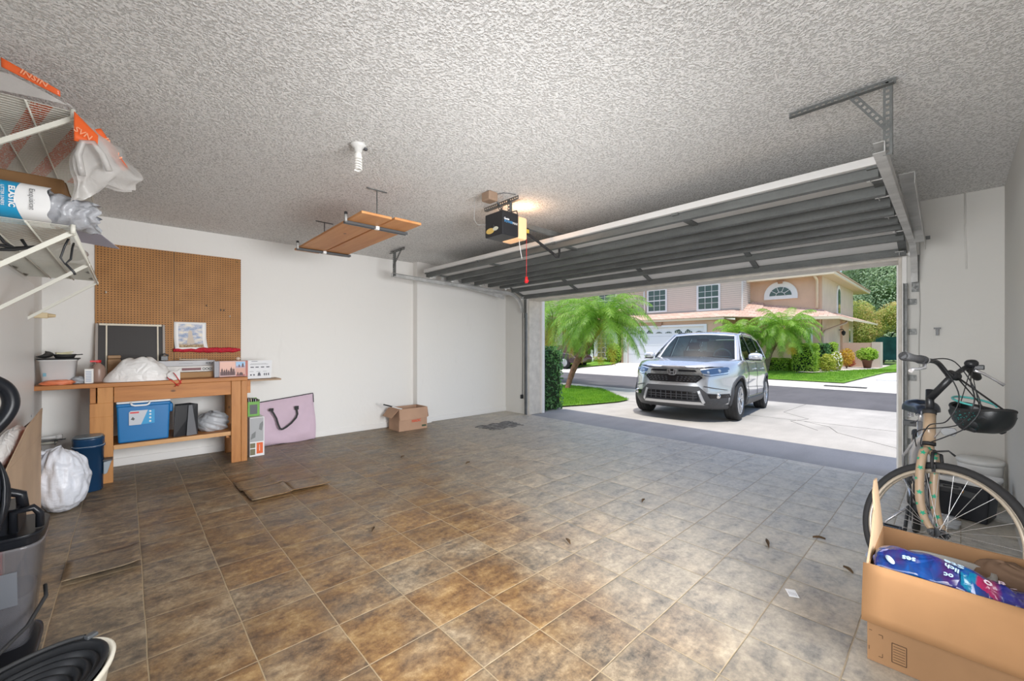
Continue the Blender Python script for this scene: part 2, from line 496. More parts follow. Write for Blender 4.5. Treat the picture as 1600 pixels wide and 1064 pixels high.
M['rawwood'] = wood_material('raw_wood', (0.42, 0.30, 0.20), (0.30, 0.20, 0.13), 0, 8, 0.7, False)
M['darkwood'] = wood_material('dark_wood', (0.10, 0.05, 0.025), (0.05, 0.025, 0.012), 1, 6)
M['red'] = mat('red_plastic', (0.62, 0.015, 0.02), 0.4)
M['orange'] = mat('orange_print', (0.72, 0.12, 0.02), 0.5)
# ------------------------------------------------------------------ room shell
CEIL = 2.62
XL, XF, YR, YB = -0.60, 5.40, -0.275, 6.05     # left wall, front wall (door), right wall, back wall (pegboard)
m = MB(); m.face([(XL - 1.2, YR - 1.2, 0), (XF + 0.02, YR - 1.2, 0), (XF + 0.02, YB, 0), (XL - 1.2, YB, 0)])
structure(m.build('floor', M['tile']))
m = MB(); m.b2(XL - 1.4, XF + 0.35, YR - 1.3, YB + 0.15, CEIL, CEIL + 0.12)
structure(m.build('ceiling', M['popcorn']))
m = MB(); m.b2(XL - 0.12, 3.5, YB, YB + 0.15, 0, CEIL); m.b2(3.5, XF + 0.35, YB - 0.07, YB + 0.15, 0, CEIL)
structure(m.build('wall_back', M['wall']))
m = MB(); m.b2(3.425, 3.68, YB - 0.13, YB + 0.01, 0, CEIL)
structure(m.build('trim_1', M['wall']))
m = MB(); m.b2(XL - 0.12, XL, 1.85, YB, 0, CEIL); m.b2(XL - 0.12, XL, YR, 1.85, 0, 0.55); m.b2(XL - 0.12, XL, YR, 1.85, 2.5, CEIL); m.b2(XL - 0.12, XL, YR - 0.12, -0.2, 0, CEIL)
structure(m.build('wall_left', M['wall']))
m = MB(); m.b2(2.55, XF + 0.35, YR - 0.12, YR, 0, CEIL); m.b2(0.55, 2.55, YR - 0.12, YR, 0, 0.62); m.b2(0.55, 2.55, YR - 0.12, YR, 2.2, CEIL); m.b2(XL, 0.55, YR - 0.12, YR, 0, CEIL)
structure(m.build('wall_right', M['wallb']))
OY0, OY1, OZ = 0.355, 5.35, 2.115
m = MB()
m.b2(XF, XF + 0.35, OY1, YB - 0.07, 0, CEIL); m.b2(XF, XF + 0.35, YR, OY0, 0, CEIL); m.b2(XF, XF + 0.35, OY0, OY1, OZ, CEIL)
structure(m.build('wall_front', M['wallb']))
# wooden jamb and header casing round the opening
m = MB()
m.b2(XF - 0.015, XF + 0.30, OY1 - 0.025, OY1, 0, OZ); m.b2(XF - 0.015, XF + 0.30, OY0, OY0 + 0.025, 0, OZ)
m.b2(XF - 0.015, XF + 0.30, OY0 + 0.025, OY1 - 0.025, OZ - 0.025, OZ)
structure(m.build('trim_2', M['jamb'], bevel=0.003))
m = MB()
m.b2(XF + 0.30, XF + 0.37, OY1 - 0.06, OY1 + 0.06, 0, OZ + 0.06); m.b2(XF + 0.30, XF + 0.37, OY0 - 0.06, OY0 + 0.06, 0, OZ + 0.06)
structure(m.build('trim_3', M['trim'], bevel=0.003))
m = MB(); m.b2(XF - 0.012, XF, OY0 - 0.035, OY0, 0, OZ + 0.05); m.b2(XF - 0.012, XF, OY1, OY1 + 0.035, 0, OZ + 0.05)
structure(m.build('trim_4', M['trim'], bevel=0.003))
# baseboards
def baseboard(name, segs):
    m = MB()
    for (x0, x1, y0, y1) in segs:
        m.b2(x0, x1, y0, y1, 0, 0.085)
    structure(m.build(name, M['trim'], bevel=0.006))
baseboard('baseboard_back', [(XL, 3.425, YB - 0.014, YB), (3.68, XF, YB - 0.084, YB - 0.07), (3.413, 3.692, YB - 0.142, YB - 0.13)])
baseboard('baseboard_left', [(XL, XL + 0.014, 1.9, YB)])
# roof and eaves over the garage, seen only by its shadow on the drive
m = MB(); m.b2(XL - 1.4, 5.76, YR - 1.3, 8.5, CEIL + 0.12, CEIL + 0.30)
structure(m.build('roof', M['trim']))
m = MB(); m.b2(XF, XF + 0.35, YB + 0.15, 8.5, -0.05, CEIL + 0.12)
structure(m.build('wall_outside', mat('tan_stucco', (0.55, 0.42, 0.33), 0.9, bump=0.4, bscale=60)))

# hairline cracks and a cable-like seam on the front wall
m = MB()
m.tube([(XF - 0.002, -0.05, CEIL), (XF - 0.002, -0.052, 2.35), (XF - 0.002, -0.048, 2.34), (XF - 0.002, -0.056, 2.1), (XF - 0.002, -0.058, 1.95)], 0.006, 6)
tag(m.build('conduit', M['wallb']), 'thin painted cable running down the front wall from the ceiling', 'cable')

# ------------------------------------------------------------------ grounds outside
def gz(x):
    if x < 6.3: return -0.012
    if x < 12.6: return -0.012 - 0.0345 * (x - 6.3)
    if x < 17.4: return -0.229
    if x < 18.6: return -0.229 + 0.12 * (x - 17.4)
    if x < 21.5: return -0.085 + 0.086 * (x - 18.6)
    return 0.165
def ground_strip(name, xs, y0f, y1f, mt, dz=0.0, ny=1):
    m = MB()
    for a, b_ in zip(xs[:-1], xs[1:]):
        m.face([(a, y0f(a), gz(a) + dz), (b_, y0f(b_), gz(b_) + dz), (b_, y1f(b_), gz(b_) + dz), (a, y1f(a), gz(a) + dz)])
    return m.build(name, mt, recalc=False)
c_ = lambda v: (lambda x: v)
structure(ground_strip('driveway', [5.42, 6.3, 8, 10, 12.6], c_(-12), c_(30), M['drive']))
m = MB(); m.b2(5.42, 6.42, -3, 5.33, -0.03, -0.004)
structure(m.build('apron', M['apron']))
structure(ground_strip('street', [12.6, 17.4], c_(-40), c_(60), M['asphalt']))
structure(ground_strip('far_pavement', [17.4, 18.6, 21.5, 30], c_(-30), c_(60), mat('pale_concrete', (0.66, 0.62, 0.56), 0.9, bump=0.2, bscale=60, var=0.1), 0.0))
m = MB()
m.b2(-40, 5.42, -40, 40, -0.08, -0.02)  # unseen pale ground added to bounce sunlight into the garage
structure(m.build('bounce_ground', mat('bounce_ground_concrete', (0.62, 0.60, 0.57), 0.9)))
m = MB(); m.face([(-200, -200, -0.45), (300, -200, -0.45), (300, 300, -0.45), (-200, 300, -0.45)])
structure(m.build('terrain', mat('far_ground', (0.14, 0.22, 0.06), 1.0, var=0.3, vscale=0.3)))
# cracks and joints in the drive
m = MB()
def crack(pts):
    for (x0, y0), (x1, y1) in zip(pts[:-1], pts[1:]):
        m.bar((x0, y0, gz(x0) + 0.001), (x1, y1, gz(x1) + 0.001), 0.012, 0.003)
crack([(12.6, 2.6), (10.2, 2.5), (9.4, 1.9), (8.8, 2.05), (8.0, 1.5)])
crack([(7.1, 0.4), (8.0, 1.25), (8.6, 1.45), (9.0, 1.9)])
crack([(9.0, -8), (9.0, 5.5)])
structure(m.build('drive_cracks', mat('crack_dark', (0.20, 0.19, 0.17), 1.0)))

# loose and curling floor tiles
def loose_tile(x, y, rz, tilt_x, tilt_y, label):
    m = MB(); s = 0.158
    R = rotm(tilt_x, tilt_y, rz)
    def fn(u, v):
        a, b_ = (u - .5) * 2 * s, (v - .5) * 2 * s
        curl = 0.012 * max(0, (u - 0.7) / 0.3) ** 2 + 0.015 * max(0, (0.3 - v) / 0.3) ** 2
        p = R @ Vector((a, b_, 0)); return Vector((x, y, 0.012)) + p + Vector((0, 0, curl + 0.5 * s * (abs(tilt_x) + abs(tilt_y))))
    m.grid(fn, 8, 8)
    o = m.build('floor_tile', M['tile'], solid=0.004, recalc=False)
    tag(o, label, 'tile', 'loose floor tiles')
loose_tile(0.88, 4.382, 0.02, 0.035, 0.0, 'curled brown floor tile lifting in front of the bench leg')
loose_tile(0.90, 4.056, 0.04, 0.05, 0.015, 'upturned brown floor tile with a dark raised corner, next to the worn orange patch')
loose_tile(1.22, 4.066, -0.04, 0.02, 0.02, 'shifted brown floor tile leaving a dark gap on its right')
loose_tile(-0.098, 3.404, 0.0, 0.012, 0.0, 'floor tile with a lifted front edge near the white rubbish bag')
# dry leaves and scraps on the floor
m0 = mat('dry_leaf', (0.10, 0.06, 0.03), 0.9)
leaves = [(3.02, 0.83, .4, 'long dry leaf, the longest scrap on the pale tiles'), (2.1, 1.72, 1.1, 'dark leaf scrap mid floor near the brown tiles'), (3.1, 1.75, .2, 'dark leaf scrap on pale tiles left of the long leaf'),
          (3.0, .42, .8, 'curled leaf lying near the big cardboard box'), (3.35, .62, 2.0, 'thin dark twig beyond the long leaf'), (2.3, 4.3, .5, 'dark crumb on the tiles before the pilaster'), (2.7, 3.6, .3, 'dark chip on greenish tiles at mid floor'), (1.25, 2.75, .9, 'small dark lump on the orange stained tiles')]
for i, (x, y, a, lb) in enumerate(leaves):
    m = MB(); L = 0.035 if i else 0.06; W = 0.010
    m.grid(lambda u, v: Vector((x, y, 0.004)) + rotm(0, 0, a) @ Vector(((u - .5) * 2 * L, (v - .5) * 2 * W * math.sin(PI * min(max(u, .06), .94)), 0.012 * (v - .5) ** 2 * 4 + 0.006 * math.sin(3 * u))), 8, 3)
    tag(m.build('dry_leaf', m0, solid=0.001), lb, 'leaf', 'dry leaves on the floor')
m = MB(); m.box((2.52, 0.58, 0.003), (0.07, 0.045, 0.002), rotm(0, 0, .5)); 
o = m.build('paper_label', mat('scrap_paper', (0.85, 0.85, 0.86), 0.6)); tag(o, 'small white paper label on the pale tiles left of the big box', 'label')
m = MB()
for k in range(5): m.box(Vector((2.52, 0.58, 0.0045)) + rotm(0, 0, .5) @ Vector((-0.012 + 0.002 * k, -0.014 + 0.007 * k, 0)), (0.03, 0.0018, 0.0005), rotm(0, 0, .5))
m.build('print', mat('grey_print', (0.35, 0.35, 0.38), 0.6), o)
# thin dark sheet standing for bare, broken tiles by the back corner
def patchf(u, v):
    e = min(u, 1 - u, v, 1 - v)
    j = 0.03 * math.sin(17 * u + 5 * v) * (e < .12) + 0.02 * math.sin(31 * v) * (e < .12)
    return Vector((4.00 + 0.66 * u + j, 4.72 + 0.42 * v + j, 0.0035 + 0.001 * math.sin(40 * u)))
m = MB(); m.grid(patchf, 26, 18)
wm = NT('worn_grey_patch'); w1 = wm.noise(wm.obj, 14, 6, 0.7)
wm.set('Base Color', wm.ramp(w1, [(0.35, (0.06, 0.055, 0.05)), (0.5, (0.17, 0.16, 0.15)), (0.64, (0.36, 0.34, 0.31))])); wm.set('Roughness', 0.8); wm.set('Normal', wm.bump(w1, 0.6, 0.01))
tag(m.build('bare_tile_patch', wm.m, solid=0.003), 'flat worn dark grey patch of bare tiles near the far corner', 'mat')
# ------------------------------------------------------------------ perforated angle iron
def perf(m, p0, p1, w=0.032, up=(0, 0, 1), pitch=0.027, t=0.003, legs=True):
    """flat strap with a row of holes, plus a second leg along up"""
    p0, p1 = Vector(p0), Vector(p1); d = p1 - p0; L = d.length; d.normalize()
    up = Vector(up); up = (up - d * up.dot(d)).normalized(); s = d.cross(up)
    e = w * 0.30
    for q in (-1, 1):
        m.bar(p0 + up * q * (w / 2 - e / 2), p1 + up * q * (w / 2 - e / 2), t, e, up)
    n = max(2, int(L / pitch))
    for i in range(n + 1):
        c = p0 + d * (L * i / n)
        a = c - d * pitch * 0.22; b_ = c + d * pitch * 0.22
        m.bar(a, b_, t * 0.7, w * 0.99, up)
    if legs:
        m.bar(p0 - up * w / 2 + s * w * 0.45, p1 - up * w / 2 + s * w * 0.45, w * 0.9, t, up)
# ------------------------------------------------------------------ overhead door
DY0, DY1 = 0.31, 5.375
door = empty('garage_door', (4.2, 2.85, 2.35), 'wide white sectional garage door raised overhead, grey steel struts on its underside', 'garage door')
path = [(3.215, 2.398), (3.74, 2.385), (4.30, 2.375), (4.87, 2.365), (5.33, 2.195)]
for i in range(4):
    (xa, za), (xb, zb) = path[i], path[i + 1]
    m = MB(); dx, dz = xb - xa, zb - za; L = math.hypot(dx, dz); ux, uz = dx / L, dz / L
    g = 0.004
    m.prism([(g, 0), (L - g, 0), (L - g, 0.012), (L - 0.03, 0.048), (L - g, 0.05), (g, 0.05), (0.03, 0.048), (g, 0.03)][:6] if False else [(g, 0), (L - g, 0), (L - g, -0.05), (g, -0.05)],
            lambda a, b_, h: Vector((xa + ux * a + uz * -b_ * 0 - uz * b_ * -1 * 0, 0, 0)) + Vector((ux * a - uz * b_, h, uz * a + ux * b_)) - Vector((ux * 0, 0, 0)) + Vector((0, 0, za)) - Vector((xa * 0, 0, 0)) if False else Vector((xa + ux * a - uz * b_, h, za + uz * a + ux * b_)), DY0, DY1)
    pn = m.build('door_section', M['doorskin'], door, bevel=0.004)
    # centre and quarter stiles inside the section
    m = MB()
    for yy in (DY0 + 0.03, 1.55, 2.85, 4.12, DY1 - 0.03):
        m.bar((xa + ux * 0.02 + uz * 0.058, yy, za + uz * 0.02 - 0.058), (xb - ux * 0.02 + uz * 0.058, yy, zb - uz * 0.02 - 0.058), 0.055, 0.016, (0, 0, 1))
    m.build('stile', M['galvd'], pn)
def path_z(x):
    for (xa, za), (xb, zb) in zip(path[:-1], path[1:]):
        if xa <= x <= xb: return za + (zb - za) * (x - xa) / (xb - xa) - 0.05
    return 2.3
for x, zb in [(3.26, 2.285), (3.62, 2.268), (3.905, 2.258), (4.16, 2.252), (4.45, 2.250), (4.71, 2.252), (4.99, 2.206), (5.245, 2.112)]:
    zt = path_z(x)
    m = MB()
    m.b2(x - 0.004, x, DY0 + 0.005, DY1 - 0.005, zb, zt - 0.002)
    m.b2(x, x + 0.05, DY0 + 0.005, DY1 - 0.005, zb, zb + 0.004)
    m.b2(x + 0.046, x + 0.05, DY0 + 0.005, DY1 - 0.005, zb, zt - 0.004)
    m.b2(x - 0.012, x, DY0 + 0.005, DY1 - 0.005, zt - 0.006, zt - 0.001)
    m.build('strut', M['galvd'], door, bevel=0.001)
m = MB()
for x, _ in [(3.35, 0), (3.74, 0), (4.30, 0), (4.87, 0), (5.26, 0)]:
    z = path_z(x) - 0.03
    for yy, sg in ((DY0 + 0.05, -1), (DY1 - 0.05, 1)):
        m = MB(); m.b2(x - 0.05, x + 0.05, yy - 0.03, yy + 0.03, z, z + 0.006); m.b2(x - 0.05, x + 0.05, yy - 0.002, yy + 0.002, z - 0.03, z)
        hg = m.build('hinge', M['rail'], door)
        m = MB(); m.cyl((x, yy - 0.02 * sg, z - 0.02), (x, yy + 0.07 * sg, z - 0.02), 0.005, seg=8); m.cyl((x, yy + 0.058 * sg, z - 0.02), (x, yy + 0.072 * sg, z - 0.02), 0.022, seg=14)
        m.build('roller', M['white'], hg)
m = MB(); m.b2(5.29, 5.345, DY0, DY1, 2.125, 2.15)
m.build('bottom_seal', M['jamb'], door, bevel=0.004)

# ------------------------------------------------------------------ tracks
def channel(m, pts, side):
    """C shaped roller track along pts; side = +1/-1 gives the open side in y"""
    for a, b_ in zip(pts[:-1], pts[1:]):
        a, b_ = Vector(a), Vector(b_)
        d = (b_ - a).normalized(); n = d.cross(Vector((0, 1, 0))).normalized()
        m.bar(a + Vector((0, -side * 0.022, 0)), b_ + Vector((0, -side * 0.022, 0)), 0.003, 0.052, n)
        for q in (-1, 1): m.bar(a + n * q * 0.026, b_ + n * q * 0.026, 0.045, 0.003, n)
def track(name, y, side, label):
    xe = 2.74
    root = empty(name, (XF - 0.05, y, 0), label, 'track', 'garage door tracks')
    pts = [(xe, y, 2.27), (4.72, y, 2.205)]
    cx_, cz = 4.98, 1.86
    for k in range(0, 7):
        a = PI / 2 - k * PI / 12
        pts.append((4.98 + 0.335 * math.cos(a), y, 1.865 + 0.335 * math.sin(a)))
    m = MB(); channel(m, pts, side); m.build('curved_track', M['rail'], root)
    m = MB(); yv = y + (0.062 if side > 0 else -0.085); m.b2(5.30, 5.345, yv - 0.014, yv - 0.011, 0.01, 1.86); m.b2(5.30, 5.345, yv + 0.011, yv + 0.014, 0.01, 1.86); m.b2(5.342, 5.345, yv - 0.011, yv + 0.011, 0.01, 1.86); m.build('vertical_track', M['galv'], root)
    m = MB(); yy = y - side * 0.05
    m.bar((3.62, yy, 2.375), (4.95, yy, 2.165), 0.075, 0.004); m.bar((3.62, yy - side * 0.036, 2.34), (4.95, yy - side * 0.036, 2.13), 0.004, 0.075)
    m.build('upper_rail', M['rail'], root)
    m = MB(); m.b2(5.380, 5.386, y - 0.028, y + 0.022, 1.78, 2.12); m.cyl((5.380, y, 1.82), (5.374, y, 1.82), 0.010, seg=8); m.cyl((5.380, y, 2.0), (5.374, y, 2.0), 0.010, seg=8); m.box((5.39, y - side * 0.055, 2.27), (0.02, 0.09, 0.03))
    m.build('flag_bracket', M['galv'], root)
    for z in (0.35, 0.95, 1.38, 1.66):
        m = MB(); m.b2(5.382, 5.388, y + side * 0.045, y - side * 0.01, z, z + 0.055); m.b2(5.346, 5.388, y + side * 0.040, y + side * 0.046, z, z + 0.055)
        m.cyl((5.379, y + side * 0.01, z + 0.027), (5.376, y + side * 0.01, z + 0.027), 0.009, seg=8)
        m.build('bracket', M['galv'], root)
    return root
tr = track('door_track', 0.265, 1, 'grey steel garage door track beside the bicycle wall, right of the opening')
tl = track('door_track', 5.43, -1, 'grey steel garage door track left of the opening, by the safety sensor')
# hangers
def hanger(name, x, ya, yb, ys, zend, diag_from, label, parent=None):
    root = empty(name, (x, ys, CEIL), label, 'bracket', 'ceiling hangers of the door tracks')
    m = MB(); perf(m, (x, ya, CEIL - 0.020), (x, yb, CEIL - 0.020), 0.034, (0, 0, 1)); m.build('ceiling_angle', M['galvd'], root)
    m = MB(); perf(m, (x, ys, CEIL - 0.02), (x, ys, zend), 0.034, (0, 1, 0)); m.build('drop_angle', M['galvd'], root)
    m = MB(); perf(m, (x - 0.004, diag_from, CEIL - 0.02), (x - 0.004, ys, zend + 0.13), 0.032, (0, 0, 1), legs=False); m.build('brace', M['galvd'], root)
hanger('track_hanger', 2.79, 0.65, 0.21, 0.236, 2.245, 0.38, 'perforated grey angle bracket on the ceiling above the bicycle side track')
hanger('track_hanger', 2.77, 5.52, 5.12, 5.44, 2.26, 5.20, 'perforated grey angle bracket on the ceiling near the white pilaster')
# cable along the front wall, hook, sensor
m = MB(); m.tube([(5.392, 0.235 + 0.004 * math.sin(i), 2.12 - i * 0.11) for i in range(17)], 0.004, 6); m.tube([(5.392, 0.30, 2.28), (5.392, 0.235, 2.28), (5.392, 0.232, 2.12)], 0.004, 6)
tag(m.build('sensor_cable', mat('pale_cable', (0.45, 0.44, 0.42), 0.6)), 'thin pale cable stapled down the wall right of the door track', 'cable')
m = MB(); m.cyl((5.40, 0.12, 1.42), (5.375, 0.12, 1.42), 0.012, seg=10); m.box((5.37, 0.12, 1.40), (0.012, 0.02, 0.06)); m.box((5.37, 0.12, 1.435), (0.012, 0.045, 0.014))
tag(m.build('wall_hook', M['black']), 'small black hook on the wall to the right of the opening, above the handlebar', 'hook')
s_ = empty('safety_sensor', (5.36, 5.47, 0.32), 'small black door safety sensor low on the left door track', 'sensor')
m = MB(); m.box((5.37, 5.50, 0.32), (0.05, 0.035, 0.075)); m.build('housing', M['black'], s_, bevel=0.006)
m = MB(); m.cyl((5.37, 5.482, 0.335), (5.37, 5.476, 0.335), 0.010, seg=12); m.build('lens', M['dark'], s_)
m = MB(); m.tube([(5.34, 5.475, 2.08), (5.37, 5.478, 1.9), (5.372, 5.478, 1.2), (5.37, 5.48, 0.6), (5.375, 5.49, 0.36)], 0.005, 6)
tag(m.build('sensor_wire', M['blackm']), 'black wire running down the wall to the left safety sensor', 'cable')

# ------------------------------------------------------------------ opener
op = empty('garage_door_opener', (2.6, 2.86, 2.37), 'black ceiling mounted garage door opener with a lit amber lens', 'door opener')
X0, X1, Y0_, Y1_, Z0_, Z1_ = 2.437, 2.634, 2.739, 2.984, 2.272, 2.485
m = MB(); m.b2(X0, X1, Y0_, Y1_, Z0_, Z1_); m.build('housing', M['black'], op, bevel=0.008, seg=3)
lensm = mat('amber_lens', (0.75, 0.48, 0.28), 0.35, emit=(1.0, 0.52, 0.24), es=0.42)
m = MB(); m.b2(X1 + 0.001, 2.755, Y0_ + 0.006, Y1_ - 0.006, Z0_ - 0.006, Z1_ - 0.012); m.build('light_lens', lensm, op, bevel=0.02, seg=3)
lt = text_mesh('Genie', 0.026, 'lettering', mat('white_print', (0.8, 0.82, 0.85), 0.5), op, (X0 + 0.048, Y0_ - 0.001, 2.412), (1, 0, 0), (0, 0, 1), bold=0.0006)
lt = text_mesh('POWER', 0.030, 'lettering', mat('blue_print', (0.06, 0.22, 0.42), 0.5), op, (X0 + 0.072, Y0_ - 0.001, 2.388), (1, 0, 0), (0, 0, 1), bold=0.0008)
lt = text_mesh('MAX', 0.028, 'lettering', M['white'], op, (X0 + 0.152, Y0_ - 0.001, 2.386), (1, 0, 0), (0, 0, 1))
m = MB(); m.prism([(0.055 * math.cos(a), 0.026 * math.sin(a)) for a in [PI * i / 10 for i in range(21)]], lambda a, b_, h: Vector((h, Y1_ - 0.075 + a * 0 + a, 2.325 + b_)), X0 - 0.003, X0)
m.build('sticker', mat('tan_sticker', (0.62, 0.43, 0.12), 0.6), op)
m = MB(); m.prism([(0.035 * math.cos(a), 0.018 * math.sin(a)) for a in [PI * i / 8 for i in range(17)]], lambda a, b_, h: Vector((h, Y0_ + 0.095 + a, 2.335 + b_)), X0 - 0.0035, X0)
m.build('sticker', mat('pale_sticker', (0.55, 0.55, 0.45), 0.6), op)
m = MB(); m.lathe([(0.0, 0.004), (0.018, 0.004), (0.02, 0), (0.008, -0.002)], (X0 - 0.003, Y0_ + 0.125, 2.365), (-1, 0, 0), 16); m.build('knob', M['blackm'], op)
m = MB(); perf(m, (2.55, 2.66, CEIL - 0.020), (2.55, 3.127, CEIL - 0.020), 0.034, (0, 0, 1))
m.build('ceiling_angle', M['galvd'], op)
m = MB(); perf(m, (2.55, 2.78, CEIL - 0.02), (2.55, 2.78, Z1_), 0.030, (0, 1, 0)); perf(m, (2.55, 2.93, CEIL - 0.02), (2.55, 2.86, Z1_), 0.030, (0, 1, 0), legs=False)
m.build('hanger_strap', M['galvd'], op)
m = MB(); m.tube([(2.55, 2.75, Z1_ + 0.002), (2.62, 2.75, Z1_ + 0.03), (2.64, 2.76, Z1_ + 0.002)], 0.005, 6); m.build('clip', M['blackm'], op)
m = MB()
m.b2(2.62, 5.36, 2.845, 2.875, 2.430, 2.434); m.b2(2.62, 5.36, 2.858, 2.862, 2.434, 2.47); m.b2(2.62, 5.36, 2.845, 2.849, 2.415, 2.43); m.b2(2.62, 5.36, 2.871, 2.875, 2.415, 2.43)
m.build('rail', M['galv'], op)
m = MB(); m.cyl((5.375, 2.86, 2.44), (5.40, 2.86, 2.44), 0.03); m.box((5.385, 2.86, 2.44), (0.025, 0.12, 0.05)); m.build('header_bracket', M['galvd'], op)
m = MB(); m.box((2.83, 2.86, 2.395), (0.09, 0.045, 0.05)); m.box((2.80, 2.86, 2.36), (0.05, 0.04, 0.04)); tg = m.build('trolley', M['blackm'], op, bevel=0.004)
m = MB(); m.box((2.845, 2.835, 2.385), (0.035, 0.01, 0.035)); m.build('latch', mat('yellow_latch', (0.55, 0.42, 0.06), 0.5), tg)
m = MB()
A, B = Vector((2.84, 2.85, 2.375)), Vector((3.29, 2.85, 2.215))
m.bar(A, A.lerp(B, .55), 0.004, 0.03, (0, 0, 1)); m.bar(A.lerp(B, .45) + Vector((0, 0.005, 0)), A.lerp(B, .93) + Vector((0, 0.005, 0)), 0.004, 0.03)
m.tube([A.lerp(B, .9), B + Vector((-.01, 0, -0.012)), B + Vector((0.03, 0, -0.012)), B + Vector((0.045, 0, 0.03)), B + Vector((0.045, 0, 0.08))], 0.012, 8)
for f in (.2, .35, .5, .65, .8): 
    c = A.lerp(B, f); m.cyl(c + Vector((0, -0.01, 0)), c + Vector((0, 0.012, 0)), 0.008, seg=8)
m.build('arm', M['blackm'], op)
m = MB(); m.tube([(2.845, 2.85, 2.365), (2.847, 2.85, 2.1), (2.845, 2.85, 1.93)], 0.0025, 6); m.build('release_cord', M['red'], op)
m = MB(); m.cyl((2.845, 2.85, 1.945), (2.845, 2.85, 1.885), 0.013, 0.016, 12); m.cyl((2.845, 2.83, 1.905), (2.845, 2.87, 1.905), 0.012, seg=10); m.build('release_handle', M['red'], op)
m = MB(); m.tube([(2.70, 2.80, 2.268), (2.705, 2.80, 2.22), (2.72, 2.80, 2.16), (2.735, 2.80, 2.10)], 0.003, 6); m.build('antenna_wire', M['white'], op)
pl = bpy.data.lights.new('opener_bulb', 'POINT'); pl.energy = 3.0; pl.color = (1, 0.62, 0.36); pl.shadow_soft_size = 0.05
po = bpy.data.objects.new('opener_bulb', pl); COL.objects.link(po); po.location = (2.80, 2.86, 2.515)
# outlet box with cords
ob = empty('ceiling_outlet', (2.331, 2.774, CEIL), 'brown outlet box on the ceiling behind the opener with plugged cords', 'outlet')
m = MB(); m.box((2.331, 2.79, CEIL - 0.04), (0.10, 0.11, 0.08)); m.build('box', mat('brown_outlet', (0.28, 0.19, 0.13), 0.5), ob, bevel=0.012, seg=3)
m = MB(); m.tube([(2.36, 2.76, CEIL - 0.06), (2.42, 2.74, CEIL - 0.11), (2.46, 2.77, 2.52), (2.48, 2.80, Z1_)], 0.005, 6); m.tube([(2.30, 2.83, CEIL - 0.06), (2.36, 2.75, CEIL - 0.02), (2.42, 2.70, CEIL - 0.004), (2.52, 2.66, CEIL - 0.004)], 0.003, 6)
m.build('cord', M['dark'], ob)
m = MB(); m.tube([(2.30, 2.96, CEIL - 0.003), (2.303, 2.97, 2.50), (2.306, 2.98, 2.42), (2.35, 2.985, 2.38), (2.437, 2.975, 2.40)], 0.003, 6)
m.build('cord', mat('grey_cord', (0.33, 0.33, 0.32), 0.6), ob)

# ------------------------------------------------------------------ ceiling lamp
lp = empty('ceiling_lamp', (1.129, 2.713, CEIL), 'white porcelain ceiling lamp holder with a white spiral bulb', 'lamp')
m = MB(); m.lathe([(0.0, 0), (0.050, 0), (0.050, -0.010), (0.038, -0.024), (0.026, -0.030), (0.022, -0.055), (0.0, -0.055)], (1.129, 2.713, CEIL), seg=28); m.build('lamp_holder', mat('porcelain', (0.62, 0.62, 0.60), 0.25), lp)
m = MB(); m.box((1.168, 2.69, CEIL - 0.028), (0.02, 0.02, 0.014)); m.build('pull_switch', M['dark'], lp)
m = MB(); m.lathe([(0.016, -0.055), (0.021, -0.06), (0.024, -0.09), (0.014, -0.095), (0.0, -0.095)], (1.129, 2.713, CEIL), seg=20)
pts = []
for i in range(90):
    a = i * 2 * PI / 20; pts.append((1.129 + 0.020 * math.cos(a), 2.713 + 0.020 * math.sin(a), CEIL - 0.098 - 0.075 * i / 89))
m.tube(pts, 0.0055, 7); m.build('spiral_bulb', mat('frosted_bulb', (0.70, 0.69, 0.66), 0.4, emit=(1, .96, .9), es=0.08), lp)

# ------------------------------------------------------------------ hanging wooden rack under the ceiling
rk = empty('hanging_rack', (1.575, 4.0, 2.3), 'wooden boards hanging on steel rods below the ceiling, left of the opener', 'rack')
for x0, x1, y0, y1 in ((1.325, 1.575, 3.12, 4.86), (1.592, 1.835, 3.10, 4.84)):
    m = MB(); m.b2(x0, x1, y0, y1, 2.302, 2.322); m.build('board', M['wood2'], rk, bevel=0.003)
for yy in (3.40, 4.69):
    m = MB(); m.b2(1.30, 1.56, yy - 0.02, yy + 0.02, 2.296, 2.300); m.b2(1.30, 1.56, yy - 0.02, yy - 0.016, 2.278, 2.30); m.b2(1.30, 1.56, yy + 0.016, yy + 0.02, 2.278, 2.30); m.b2(1.30, 1.56, yy - 0.016, yy + 0.016, 2.284, 2.287)
    m.b2(1.595, 1.86, yy - 0.02, yy + 0.02, 2.296, 2.300); m.b2(1.595, 1.86, yy - 0.02, yy - 0.016, 2.278, 2.30); m.b2(1.595, 1.86, yy + 0.016, yy + 0.02, 2.278, 2.30); m.b2(1.595, 1.86, yy - 0.016, yy + 0.016, 2.284, 2.287)
    m.build('crossbar', M['dark'], rk)
    m = MB(); m.box((1.578, yy, 2.29), (0.035, 0.03, 0.03)); m.cyl((1.578, yy, 2.275), (1.578, yy, 2.285), 0.012, seg=6); m.build('coupling', M['white'], rk, bevel=0.002)
    m = MB(); m.cyl((1.578, yy, 2.30), (1.578, yy, CEIL - 0.003), 0.005, seg=8); m.build('rod', M['galvd'], rk)
    m = MB(); m.tube([(1.578 + t, yy, CEIL - 0.004) for t in (-0.09, -.03, .03, 0.09)], 0.006, 6); m.build('ceiling_anchor', M['galvd'], rk)
    m = MB(); m.cyl((1.302, yy - 0.025, 2.285), (1.302, yy - 0.025, 2.345), 0.011, seg=12); pp = m.build('pipe_stub', M['rail'], rk)
    m = MB(); m.cyl((1.302, yy - 0.025, 2.345), (1.302, yy - 0.025, 2.365), 0.013, seg=12); m.build('cap', M['black'], pp)
